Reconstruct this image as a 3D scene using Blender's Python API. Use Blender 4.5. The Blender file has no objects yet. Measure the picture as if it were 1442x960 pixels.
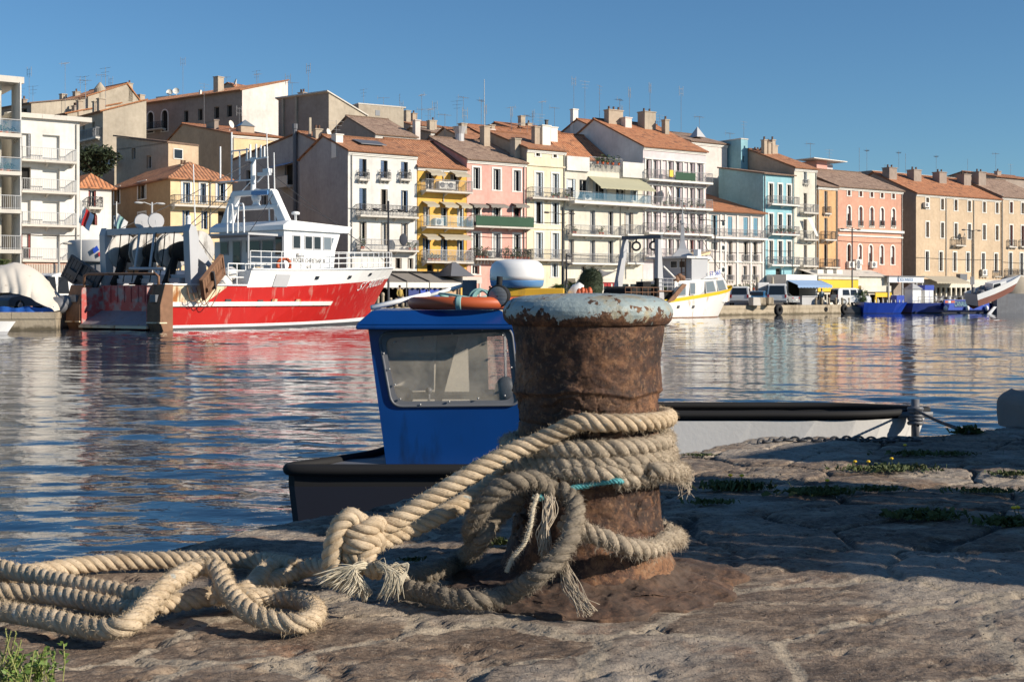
import bpy, math, random
import numpy as np
from mathutils import Vector, Matrix
R = math.radians
rnd = random.Random(11)
SC = bpy.context.scene
COL = SC.collection
F, CX, HY, CZ, Q, FQ = 1802.0, 721.0, 419.0, 1.75, 0.965, 0.95   # focal (px), principal column, horizon row, eye height, near quay, far quay

def P(x, y, d): return Vector(((x-CX)/F*d, d, CZ-(y-HY)/F*d))
def G(x, y, z=Q): return P(x, y, (CZ-z)*F/(y-HY))
def proj(v): return (CX+F*v[0]/v[1], HY-(v[2]-CZ)*F/v[1])

# ------------------------------------------------------------------ mesh builder
class MB:
    def __init__(s): s.v=[]; s.f=[]; s.m=[]; s.uv=[]
    def add(s, vs, fs, mi=0, uv=None):
        o=len(s.v); s.v += [(v[0],v[1],v[2]) for v in vs]
        for i,f in enumerate(fs):
            s.f.append(tuple(k+o for k in f)); s.m.append(mi); s.uv.append(uv[i] if uv else None)
    def quad(s,a,b,c,d,mi=0,uv=None): s.add([a,b,c,d],[(0,1,2,3)],mi,[uv] if uv else None)
    def box(s,x0,x1,y0,y1,z0,z1,mi=0):
        s.add([(x0,y0,z0),(x1,y0,z0),(x1,y1,z0),(x0,y1,z0),(x0,y0,z1),(x1,y0,z1),(x1,y1,z1),(x0,y1,z1)],
              [(0,3,2,1),(4,5,6,7),(0,1,5,4),(1,2,6,5),(2,3,7,6),(3,0,4,7)],mi)
    def bar(s,a,b,w,h=None,up=(0,0,1),mi=0):
        """box beam from a to b, w across, h along up"""
        a=Vector(a); b=Vector(b); h=h or w; d=(b-a).normalized(); u=Vector(up)
        r=d.cross(u)
        if r.length<1e-4: u=Vector((1,0,0)); r=d.cross(u)
        r.normalize(); u=r.cross(d); r=r*w/2; u=u*h/2
        s.add([a-r-u,a+r-u,a+r+u,a-r+u,b-r-u,b+r-u,b+r+u,b-r+u],
              [(0,3,2,1),(4,5,6,7),(0,1,5,4),(1,2,6,5),(2,3,7,6),(3,0,4,7)],mi)
    def prism(s,poly,vec,mi=0):
        n=len(poly); vec=Vector(vec); p=[Vector(q) for q in poly]
        s.add(p+[q+vec for q in p],[tuple(range(n))[::-1],tuple(range(n,2*n))]+[(i,(i+1)%n,n+(i+1)%n,n+i) for i in range(n)],mi)
    def tube(s,pts,r,n=8,mi=0,caps=True):
        pts=[Vector(p) for p in pts]; m=len(pts)
        if m<2: return
        rr=r if isinstance(r,(list,tuple)) else [r]*m
        t0=(pts[1]-pts[0]).normalized(); u=t0.cross(Vector((0,0,1)))
        if u.length<1e-3: u=t0.cross(Vector((1,0,0)))
        u.normalize(); vs=[]
        for i,p in enumerate(pts):
            t=(pts[min(i+1,m-1)]-pts[max(i-1,0)])
            t=t.normalized() if t.length>1e-9 else t0
            u=(u-t*u.dot(t)).normalized(); w=t.cross(u)
            vs += [p+(u*math.cos(2*math.pi*k/n)+w*math.sin(2*math.pi*k/n))*rr[i] for k in range(n)]
        fs=[(i*n+k,i*n+(k+1)%n,(i+1)*n+(k+1)%n,(i+1)*n+k) for i in range(m-1) for k in range(n)]
        if caps: fs += [tuple(range(n))[::-1],tuple(range((m-1)*n,m*n))]
        s.add(vs,fs,mi)
    def lathe(s,prof,c=(0,0,0),n=24,mi=0,ax=(0,0,1),caps=True):
        ax=Vector(ax).normalized(); u=ax.cross(Vector((0,1,0)))
        if u.length<1e-3: u=Vector((1,0,0))
        u.normalize(); w=ax.cross(u); c=Vector(c); m=len(prof); vs=[]
        for r,z in prof: vs += [c+ax*z+(u*math.cos(2*math.pi*k/n)+w*math.sin(2*math.pi*k/n))*r for k in range(n)]
        fs=[(i*n+k,i*n+(k+1)%n,(i+1)*n+(k+1)%n,(i+1)*n+k) for i in range(m-1) for k in range(n)]
        if caps: fs += [tuple(range(n))[::-1],tuple(range((m-1)*n,m*n))]
        s.add(vs,fs,mi)
    def ball(s,c,r,nu=16,nv=10,mi=0):
        if not isinstance(r,(tuple,list)): r=(r,r,r)
        c=Vector(c); vs=[c+Vector((0,0,-r[2]))]
        for j in range(1,nv):
            a=-math.pi/2+math.pi*j/nv
            vs += [c+Vector((r[0]*math.cos(a)*math.cos(2*math.pi*k/nu),r[1]*math.cos(a)*math.sin(2*math.pi*k/nu),r[2]*math.sin(a))) for k in range(nu)]
        vs.append(c+Vector((0,0,r[2]))); fs=[]
        for k in range(nu): fs.append((0,1+(k+1)%nu,1+k))
        for j in range(nv-2):
            o=1+j*nu
            for k in range(nu): fs.append((o+k,o+(k+1)%nu,o+nu+(k+1)%nu,o+nu+k))
        o=1+(nv-2)*nu; l=len(vs)-1
        for k in range(nu): fs.append((o+k,o+(k+1)%nu,l))
        s.add(vs,fs,mi)
    def grid(s,rows,mi=0,close=False):
        n=len(rows[0]); vs=[p for r in rows for p in r]; fs=[]
        for i in range(len(rows)-1):
            for k in range(n if close else n-1): fs.append((i*n+k,i*n+(k+1)%n,(i+1)*n+(k+1)%n,(i+1)*n+k))
        s.add(vs,fs,mi)
    def torus(s,c,R0,r0,ax=(0,0,1),n=28,m=10,mi=0,a0=0,a1=2*math.pi):
        ax=Vector(ax).normalized(); u=ax.cross(Vector((0,0,1)))
        if u.length<1e-3: u=Vector((1,0,0))
        u.normalize(); w=ax.cross(u); c=Vector(c)
        full=abs(a1-a0-2*math.pi)<1e-6
        pts=[c+(u*math.cos(a0+(a1-a0)*k/n)+w*math.sin(a0+(a1-a0)*k/n))*R0 for k in range(n+1)]
        s.tube(pts,r0,m,mi,caps=not full)
    def build(s,name,mats,parent=None,smooth=False,loc=None,bevel=0):
        me=bpy.data.meshes.new(name); off=Vector(loc) if loc is not None else Vector((0,0,0))
        me.from_pydata([(v[0]-off.x,v[1]-off.y,v[2]-off.z) for v in s.v],[],s.f)
        if not isinstance(mats,(list,tuple)): mats=[mats]
        for m in mats: me.materials.append(m)
        me.polygons.foreach_set('material_index',s.m)
        if any(u is not None for u in s.uv):
            l=me.uv_layers.new(name='UVMap')
            for p,u in zip(me.polygons,s.uv):
                if u:
                    for li,q in zip(p.loop_indices,u): l.data[li].uv=q
        if smooth: me.polygons.foreach_set('use_smooth',[True]*len(s.f))
        me.update()
        o=bpy.data.objects.new(name,me); COL.objects.link(o)
        if parent: o.parent=parent
        if loc is not None: o.location=off
        if bevel:
            b=o.modifiers.new('bevel','BEVEL'); b.width=bevel; b.segments=2; b.limit_method='ANGLE'; b.angle_limit=R(40)
        return o

def tag(o,label=None,cat=None,group=None,kind=None):
    if label: o['label']=label
    if cat: o['category']=cat
    if group: o['group']=group
    if kind: o['kind']=kind
    return o
def thing(name,label,cat,loc=(0,0,0),rz=0,group=None):
    o=bpy.data.objects.new(name,None); COL.objects.link(o); o.empty_display_size=.2
    o.location=loc; o.rotation_euler=(0,0,rz); tag(o,label,cat,group); return o
def kids(o): return [c for c in bpy.data.objects if c.parent==o]
def dup(root,loc,rz=0,label=None,group=None,scale=None):
    r=root.copy(); COL.objects.link(r); r.location=loc; r.rotation_euler=(0,0,rz)
    if label: r['label']=label
    if group: r['group']=group
    if scale: r.scale=scale
    for ch in kids(root):
        c=ch.copy(); COL.objects.link(c); c.parent=r
        for g in kids(ch):
            d=g.copy(); COL.objects.link(d); d.parent=c
    return r
def text(name,body,size,mat_,parent,loc,right,up,ext=.01,shear=0,width=None):
    cu=bpy.data.curves.new(name,'FONT'); cu.body=body; cu.size=size; cu.extrude=ext/2; cu.shear=shear; cu.align_x='CENTER'; cu.align_y='CENTER'
    t=bpy.data.objects.new('tmp',cu); COL.objects.link(t)
    bpy.context.view_layer.update()
    me=bpy.data.meshes.new_from_object(t.evaluated_get(bpy.context.evaluated_depsgraph_get()))
    bpy.data.objects.remove(t); bpy.data.curves.remove(cu)
    r=Vector(right).normalized(); u=Vector(up); u=(u-r*u.dot(r)).normalized(); n=r.cross(u); loc=Vector(loc)
    sx=1
    if width:
        xs=[v.co.x for v in me.vertices]; sx=width/(max(xs)-min(xs))
    for v in me.vertices: v.co=loc+r*v.co.x*sx+u*v.co.y+n*(v.co.z+.004)
    me.materials.clear(); me.materials.append(mat_); me.name=name
    o=bpy.data.objects.new(name,me); COL.objects.link(o); o.parent=parent
    return o
def smoothpath(pts,step):
    """Catmull-Rom through pts, resampled at about step"""
    p=[np.array(q,float) for q in pts]; p=[2*p[0]-p[1]]+p+[2*p[-1]-p[-2]]; out=[]
    for i in range(1,len(p)-2):
        n=max(4,int(np.linalg.norm(p[i+1]-p[i])/step))
        for k in range(n):
            t=k/n; a,b,c,d=p[i-1],p[i],p[i+1],p[i+2]
            out.append(.5*((2*b)+(-a+c)*t+(2*a-5*b+4*c-d)*t*t+(-a+3*b-3*c+d)*t**3))
    out.append(p[-2]); return np.array(out)

# ------------------------------------------------------------------ numpy noise
def _h(ix,iy,iz,seed):
    n=(ix.astype(np.int64)*374761393+iy.astype(np.int64)*668265263+iz.astype(np.int64)*2147483647+seed*974634777)&0x7fffffff
    n=((n^(n>>13))*1274126177)&0x7fffffff
    n=(n^(n>>16))&0xffff
    return n/65535.0
def vnoise(x,y,z,seed=0):
    x0,y0,z0=np.floor(x),np.floor(y),np.floor(z); fx,fy,fz=x-x0,y-y0,z-z0
    fx=fx*fx*(3-2*fx); fy=fy*fy*(3-2*fy); fz=fz*fz*(3-2*fz); r=0
    for a in (0,1):
        for b in (0,1):
            for c in (0,1):
                w=(fx if a else 1-fx)*(fy if b else 1-fy)*(fz if c else 1-fz)
                r=r+w*_h(x0+a,y0+b,z0+c,seed)
    return r*2-1
def fbm(x,y,z,oct=4,seed=0,gain=.5):
    r=0; a=1
    for i in range(oct): r=r+a*vnoise(x,y,z,seed+i*17); x,y,z=x*2.03,y*2.03,z*2.03; a*=gain
    return r
# ------------------------------------------------------------------ materials
class NT:
    def __init__(s,name):
        s.mat=bpy.data.materials.new(name); s.mat.use_nodes=True; s.t=s.mat.node_tree
        s.b=s.t.nodes['Principled BSDF']; s.tc=None
    def n(s,ty,**kw):
        o=s.t.nodes.new(ty)
        for k,v in kw.items(): setattr(o,k,v)
        return o
    def l(s,a,b): s.t.links.new(a,b)
    def coord(s,kind='Object',scale=(1,1,1),rot=(0,0,0)):
        if not s.tc: s.tc=s.n('ShaderNodeTexCoord')
        m=s.n('ShaderNodeMapping'); m.inputs['Scale'].default_value=scale; m.inputs['Rotation'].default_value=rot
        s.l(s.tc.outputs[kind],m.inputs['Vector']); return m.outputs['Vector']
    def noise(s,v,scale,detail=4,rough=.55,dist=0):
        o=s.n('ShaderNodeTexNoise'); o.inputs['Scale'].default_value=scale; o.inputs['Detail'].default_value=detail
        o.inputs['Roughness'].default_value=rough; o.inputs['Distortion'].default_value=dist; s.l(v,o.inputs['Vector']); return o.outputs['Fac']
    def ramp(s,fac,stops,interp='LINEAR'):
        o=s.n('ShaderNodeValToRGB'); o.color_ramp.interpolation=interp; e=o.color_ramp.elements
        while len(e)<len(stops): e.new(.5)
        for k,(p,c) in enumerate(stops):
            e[k].position=p; e[k].color=(c,c,c,1) if isinstance(c,(int,float)) else (*c,1)
        s.l(fac,o.inputs['Fac']); return o.outputs['Color']
    def mix(s,fac,a,b,blend='MIX'):
        o=s.n('ShaderNodeMix',data_type='RGBA',blend_type=blend)
        for sock,v in ((o.inputs[0],fac),(o.inputs[6],a),(o.inputs[7],b)):
            if isinstance(v,(int,float)): sock.default_value=v if sock.name=='Factor' else (v,v,v,1)
            elif isinstance(v,tuple): sock.default_value=(*v,1)
            else: s.l(v,sock)
        return o.outputs[2]
    def math(s,op,a,b=0,c=0):
        o=s.n('ShaderNodeMath',operation=op)
        for i,v in enumerate((a,b,c)):
            if isinstance(v,(int,float)): o.inputs[i].default_value=v
            else: s.l(v,o.inputs[i])
        return o.outputs[0]
    def bump(s,h,strength=.5,dist=.01,nrm=None):
        o=s.n('ShaderNodeBump'); o.inputs['Strength'].default_value=strength; o.inputs['Distance'].default_value=dist
        s.l(h,o.inputs['Height'])
        if nrm: s.l(nrm,o.inputs['Normal'])
        return o.outputs['Normal']
    def out(s,col=None,rough=None,nrm=None,metal=None):
        for k,v in (('Base Color',col),('Roughness',rough),('Metallic',metal)):
            if v is None: continue
            if isinstance(v,(int,float)): s.b.inputs[k].default_value=v
            elif isinstance(v,tuple): s.b.inputs[k].default_value=(*v,1)
            else: s.l(v,s.b.inputs[k])
        if nrm: s.l(nrm,s.b.inputs['Normal'])
        return s.mat
def sc(c,k): return tuple(min(1,x*k) for x in c)

def paint(name,c,rough=.45,var=.12,scale=1.5,bump=0,metal=0,rust=None,rscale=2.5,ramt=.6,streak=True):
    """plain or weathered paint: soft tone variation plus optional rust/dirt patches with downward streaks"""
    t=NT(name); v=t.coord(); n=t.noise(v,scale,5)
    col=t.mix(n,sc(c,1-var),sc(c,1+var))
    if rust:
        vs=t.coord(scale=(1,1,.22) if streak else (1,1,1)); m=t.noise(vs,rscale,6,.62)
        m=t.ramp(m,[(ramt,0.0),(min(1,ramt+.13),1.0)])
        col=t.mix(m,col,rust)
    nr=t.bump(t.noise(v,scale*14,3),.4,bump) if bump else None
    return t.out(col,rough,nr,metal)
def plaster(name,c,stain=.8,dirt=(.16,.13,.10),amt=.62):
    t=NT(name); v=t.coord(); n=t.noise(v,.35,6,.6); n2=t.noise(t.coord(scale=(1.2,1.2,.18)),1.1,5,.6)
    col=t.mix(t.ramp(n,[(.3,0.0),(.7,1.0)]),sc(c,.80),sc(c,1.10))
    n3=t.noise(t.coord(scale=(2.2,2.2,.10)),1.6,6,.65); col=t.mix(t.math('MULTIPLY',t.ramp(n3,[(.54,0.0),(.70,1.0)]),.30),col,sc(c,.55))
    m=t.math('MULTIPLY',t.ramp(n2,[(amt-.05,0.0),(amt+.2,1.0)]),stain*.55)
    col=t.mix(m,col,sc(tuple((a+b)/2 for a,b in zip(c,dirt)),.9))
    g=t.noise(v,2.5,4); col=t.mix(.18,col,t.ramp(g,[(.3,.15),(.7,.9)]),'SOFT_LIGHT')
    return t.out(col,.9,t.bump(t.noise(v,9,4),.4,.02))
def tiles(name,c,c2,dark=(.10,.06,.045)):
    """interlocking canal tiles from UVs in metres: u along the eave, v up the slope"""
    t=NT(name); tc=t.n('ShaderNodeTexCoord'); sp=t.n('ShaderNodeSeparateXYZ'); t.l(tc.outputs['UV'],sp.inputs[0])
    u=t.math('DIVIDE',sp.outputs[0],.30); w=t.math('DIVIDE',sp.outputs[1],.36)
    cu=t.math('FLOOR',u); cw=t.math('FLOOR',w)
    cb=t.n('ShaderNodeCombineXYZ'); t.l(cu,cb.inputs[0]); t.l(cw,cb.inputs[1])
    wn=t.n('ShaderNodeTexWhiteNoise'); t.l(cb.outputs[0],wn.inputs['Vector'])
    big=t.noise(t.coord('UV'),.5,5,.6)
    col=t.mix(t.math('ADD',t.math('MULTIPLY',wn.outputs['Value'],.55),t.math('MULTIPLY',big,.5)),c,c2)
    col=t.mix(t.ramp(t.noise(t.coord('UV'),1.3,6,.65),[(.52,0.0),(.66,.8)]),col,dark)
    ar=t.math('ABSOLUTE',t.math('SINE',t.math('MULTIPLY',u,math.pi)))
    fr=t.math('FRACT',w)
    h=t.math('ADD',ar,t.math('MULTIPLY',t.math('SUBTRACT',1,fr),.5))
    col=t.mix(t.math('MULTIPLY',t.ramp(ar,[(.0,1.0),(.6,0.0)]),.9),col,sc(dark,.8))  # troughs between tiles darkened in the colour, as shade would
    return t.out(col,.85,t.bump(h,.9,.07))
def flat(name,c,rough=.5,metal=0): 
    t=NT(name); v=t.coord(); n=t.noise(v,3,3)
    return t.out(t.mix(n,sc(c,.92),sc(c,1.06)),rough,None,metal)

M={}
M['white']=plaster('white_render',(.70,.675,.63),.55)
M['cream']=plaster('cream_render',(.79,.69,.49))
M['creamw']=plaster('ivory_render',(.68,.635,.535))
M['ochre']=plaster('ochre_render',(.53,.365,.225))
M['yellow']=plaster('yellow_render',(.72,.42,.09),.5)
M['paleyel']=plaster('pale_yellow_render',(.78,.58,.34))
M['pink']=plaster('pink_render',(.72,.38,.315),.5)
M['lilac']=plaster('lilac_render',(.66,.57,.57),.5)
M['pinkwhite']=plaster('pinkish_white_render',(.68,.60,.55))
M['grey']=plaster('grey_render',(.36,.345,.34),.6)
M['blue']=plaster('blue_render',(.27,.50,.56),.4)
M['orange']=plaster('orange_render',(.66,.39,.19),.6)
M['salmon']=plaster('salmon_render',(.63,.33,.23),.5)
M['beige']=plaster('beige_render',(.57,.43,.29),.8)
M['stone']=plaster('old_stone_render',(.42,.36,.28),1.2)
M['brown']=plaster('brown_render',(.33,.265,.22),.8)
M['umber']=plaster('umber_render',(.45,.36,.27),.8)
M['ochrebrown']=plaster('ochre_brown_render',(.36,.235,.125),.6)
M['tile']=tiles('terracotta_tile',(.40,.155,.07),(.64,.31,.16))
M['tileo']=tiles('bright_terracotta_tile',(.46,.165,.07),(.68,.31,.15))
M['tilex']=tiles('sunlit_terracotta_tile',(.66,.24,.09),(.85,.42,.20))  # tile colour raised to stand in for sun these slopes miss
M['grub']=paint('grubby_grey_steel',(.48,.46,.43),.6,.2,2.2,rust=(.16,.14,.12),ramt=.5,rscale=2.4)
M['tileb']=tiles('weathered_tile',(.31,.19,.135),(.54,.38,.27))
M['trim']=flat('white_trim',(.72,.69,.63),.7)
M['slab']=paint('concrete_slab',(.58,.54,.48),.9,.15,rust=(.26,.22,.18),ramt=.6,rscale=3)
M['iron']=flat('dark_iron',(.035,.035,.04),.5,.2)
M['railw']=flat('pale_railing',(.42,.42,.42),.5)
M['railg']=flat('grey_railing',(.20,.20,.21),.5)
M['glass']=flat('window_glass',(.022,.026,.032),.06)
t=NT('clear_rail_glass'); t.t.nodes.remove(t.b); _o=[q for q in t.t.nodes if q.type=='OUTPUT_MATERIAL'][0]; _a=t.n('ShaderNodeBsdfTransparent'); _b=t.n('ShaderNodeBsdfGlossy'); _b.inputs['Roughness'].default_value=.1; _m=t.n('ShaderNodeMixShader'); _m.inputs[0].default_value=.16; t.l(_a.outputs[0],_m.inputs[1]); t.l(_b.outputs[0],_m.inputs[2]); t.l(_m.outputs[0],_o.inputs[0]); M['railglass']=t.mat
M['glassl']=flat('pale_window_glass',(.16,.19,.22),.12)
M['curtain']=flat('curtained_pane',(.42,.42,.42),.35)
M['blind']=paint('roller_blind',(.60,.59,.56),.6,.05)
M['shutb']=flat('blue_shutter',(.045,.10,.20),.6)
M['shutg']=flat('grey_shutter',(.22,.23,.25),.6)
M['shutp']=flat('pale_blue_shutter',(.42,.48,.53),.6)
M['shutw']=flat('taupe_shutter',(.30,.255,.21),.6)
M['shutr']=flat('oxblood_shutter',(.20,.035,.03),.6)
M['shutt']=flat('teal_shutter',(.10,.26,.36),.6)
M['shutl']=flat('lilac_shutter',(.44,.36,.38),.6)
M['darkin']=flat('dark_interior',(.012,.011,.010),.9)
M['canvas']=paint('beige_canvas',(.42,.37,.28),.9,.1)
M['canvasg']=paint('taupe_canvas',(.235,.21,.185),.9,.08)
M['olive']=paint('olive_canvas',(.40,.38,.26),.9,.08)
M['zinc']=flat('zinc_pipe',(.40,.38,.34),.5,.3)
M['green']=paint('green_cloth',(.035,.085,.05),.9,.2)
M['whitep']=paint('white_boat_paint',(.80,.79,.77),.35,.05,rust=(.42,.20,.08),ramt=.69,rscale=2.2)
M['whitec']=paint('clean_white_paint',(.80,.80,.79),.35,.05)
M['whiter']=paint('rust_streaked_white_paint',(.78,.75,.70),.45,.06,rust=(.36,.15,.05),ramt=.60,rscale=1.6)
M['creamr']=paint('rusty_cream_paint',(.72,.60,.42),.5,.1,rust=(.33,.12,.03),ramt=.52,rscale=1.8)
M['red']=paint('red_hull_paint',(.46,.018,.013),.35,.12,rust=(.47,.15,.12),ramt=.57,rscale=2.6)
M['redw']=paint('worn_red_plate',(.45,.08,.07),.6,.2,rust=(.34,.30,.28),ramt=.47,rscale=1.6,streak=False)
M['rust']=paint('rusted_plate',(.22,.115,.065),.85,.4,3,.01,rust=(.08,.045,.03),ramt=.55)
M['ramp']=paint('worn_steel_ramp',(.24,.23,.25),.45,.3,1.2,rust=(.20,.15,.12),ramt=.55,streak=False)
M['gry']=paint('light_grey_steel',(.44,.44,.45),.45,.08,rust=(.25,.15,.09),ramt=.68)
M['gryd']=paint('dark_grey_steel',(.13,.135,.15),.5,.1)
M['boot']=paint('dark_boot_top',(.06,.06,.065),.6,.3)
M['net']=paint('dark_trawl_net',(.018,.017,.016),1,.5,8,.05)
M['black']=flat('black_rubber',(.005,.005,.006),.8)
M['orangep']=paint('orange_float',(.50,.10,.03),.5,.1)
M['radarb']=flat('blue_radar_bar',(.10,.25,.50),.4)
M['bluec']=paint('cabin_blue_paint',(.003,.045,.20),.30,.25,1.6,rust=(.004,.026,.10),ramt=.58,rscale=4)
M['navy']=paint('navy_hull_paint',(.004,.006,.016),.65,.2)
M['blueh']=paint('bright_blue_hull',(.012,.055,.40),.4,.12)
M['blued']=paint('deep_blue_hull',(.010,.028,.17),.4,.15)
M['yel']=paint('yellow_band_paint',(.78,.50,.02),.45,.08)
M['yelr']=paint('scuffed_yellow_paint',(.66,.38,.03),.5,.15,rust=(.14,.09,.05),ramt=.62)
M['brownh']=paint('oxide_antifouling',(.22,.085,.06),.7,.15)
M['teal']=flat('teal_rope_fibre',(.10,.36,.38),.9)
M['tealp']=flat('pale_teal_rope_fibre',(.25,.44,.42),.9)
M['asphalt']=paint('grey_asphalt',(.17,.155,.14),.95,.2,.6)
t=NT('stained_quay_stone'); v=t.coord(); col=t.mix(t.noise(v,.9,6,.65),(.33,.27,.19),(.50,.42,.31)); col=t.mix(t.ramp(t.noise(t.coord(scale=(1,1,.25)),1.3,6,.65),[(.5,0.0),(.66,.75)]),col,(.17,.13,.085))
sp=t.n('ShaderNodeSeparateXYZ'); t.l(t.tc.outputs['Object'],sp.inputs[0]); col=t.mix(t.ramp(t.math('ADD',sp.outputs[2],t.math('MULTIPLY',t.noise(v,2.2,5,.6),.5)),[(.33,.85),(.52,0.0)]),col,(.075,.06,.035)); M['quayst']=t.out(col,.95,t.bump(t.noise(v,6,6,.65),.6,.04))
M['carw']=flat('white_car_paint',(.74,.74,.73),.25)
M['cars']=flat('silver_car_paint',(.45,.45,.45),.3,.4)
M['carb']=flat('blue_car_paint',(.04,.17,.34),.25)
M['tyre']=flat('tyre_rubber',(.02,.02,.02),.85)
M['lampr']=flat('red_lamp_lens',(.40,.02,.02),.3)
M['leaf']=paint('shrub_leaf',(.075,.115,.035),.75,.5,5)
M['leafp']=paint('palm_frond',(.10,.13,.04),.75,.4,4)
M['leafd']=paint('dark_leaf',(.030,.045,.018),.8,.5,5)
M['bark']=paint('brown_bark',(.16,.11,.07),.95,.3,5,.02)
M['tarp']=paint('cream_tarpaulin',(.64,.585,.51),.8,.08,1,rust=(.42,.36,.30),ramt=.62,streak=False)
M['tarpb']=paint('blue_tarpaulin',(.02,.12,.48),.6,.1)
M['skin']=flat('skin',(.42,.25,.18),.6)
M['hair']=flat('dark_hair',(.03,.02,.015),.8)
M['denim']=flat('dark_trousers',(.04,.045,.06),.9)
M['mustard']=flat('mustard_jacket',(.42,.30,.08),.9)
M['lightblue']=flat('pale_blue_shirt',(.30,.38,.45),.9)
M['steel']=flat('galvanised_steel',(.42,.42,.42),.4,.6)
M['awnb']=paint('blue_canvas',(.24,.36,.56),.9,.08)
M['wood']=paint('weathered_plank',(.28,.19,.11),.8,.2,2,.01)
# ------------------------------------------------------------------ town along the far quay
FO=Vector((-35.6,97.0)); FD=Vector((.817,.577)).normalized(); FN=Vector((-FD.y,FD.x))   # facade line, its direction, and the way back from the water
FA=math.atan2(FD.y,FD.x)
def on_line(x,s):
    """distance along the facade line (set back s metres) seen at picture column x, and its depth"""
    k=(x-CX)/F; o=FO+FN*s; t=(k*o.y-o.x)/(FD.x-k*FD.y); return t,o.y+FD.y*t
class Bld:
    def __init__(b,name,label,cat,xa,xb,s,D,group=None,pts=None):
        b.s=s; b.D=D
        if pts:       # own corner depths instead of the common facade line
            a=P(xa,0,pts[0]).xy; c=P(xb,0,pts[1]).xy; b.O=a; b.dir=(c-a).normalized()
        else: b.O=FO+FN*s+FD*on_line(xa,s)[0]; b.dir=FD
        b.N=Vector((-b.dir.y,b.dir.x)); b.W=b.on(xb)[0]; b.base=Vector((b.O.x,b.O.y,FQ)); b.e=thing(name,label,cat,b.base,math.atan2(b.dir.y,b.dir.x),group)
    def on(b,x):
        k=(x-CX)/F; t=(k*b.O.y-b.O.x)/(b.dir.x-k*b.dir.y); return t,b.O.y+b.dir.y*t
    def u(b,x): return b.on(x)[0]
    def z(b,y,x): return CZ-(y-HY)/F*b.on(x)[1]-FQ
    def su(b,x):      # depth back along the left wall seen at column x
        k=(x-CX)/F; return (b.base.x-k*b.base.y)/(k*b.N.y-b.N.x)
    def sz(b,y,x):
        return CZ-(y-HY)/F*(b.base.y+b.N.y*b.su(x))-FQ
FRONT=lambda u,dep,z:(u,dep,z)
LEFT=lambda u,dep,z:(dep,u,z)
def wallgrid(mb,f,U0,U1,z0,z1,ops,rec=.22,mi=0,ztop=None):
    """wall with real openings; ops=(u0,u1,z0,z1,arch)"""
    us=sorted({U0,U1}|{o[0] for o in ops}|{o[1] for o in ops}); zs=sorted({z0,z1}|{o[2] for o in ops}|{o[3] for o in ops})
    for i in range(len(us)-1):
        for j in range(len(zs)-1):
            cu,cz=(us[i]+us[i+1])/2,(zs[j]+zs[j+1])/2
            if any(o[0]<cu<o[1] and o[2]<cz<o[3] for o in ops): continue
            mb.quad(f(us[i],0,zs[j]),f(us[i+1],0,zs[j]),f(us[i+1],0,zs[j+1]),f(us[i],0,zs[j+1]),mi)
    for a,b,c,d,arch in ops:
        mb.quad(f(a,0,c),f(a,rec+.1,c),f(a,rec+.1,d),f(a,0,d),mi); mb.quad(f(b,0,c),f(b,rec+.1,c),f(b,rec+.1,d),f(b,0,d),mi)
        mb.quad(f(a,0,c),f(b,0,c),f(b,rec+.1,c),f(a,rec+.1,c),mi); mb.quad(f(a,0,d),f(b,0,d),f(b,rec+.1,d),f(a,rec+.1,d),mi)
        if arch:
            w=(b-a)/2; m=(a+b)/2; h=min(w,.9*(d-c)); n=6
            for sg in (-1,1):
                pts=[f(m+sg*w*math.sin(k*math.pi/2/n),0,d-h+h*math.cos(k*math.pi/2/n)) for k in range(n+1)]
                mb.add([f(m+sg*w,0,d)]+pts,[tuple(range(n+2))],mi)
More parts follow.
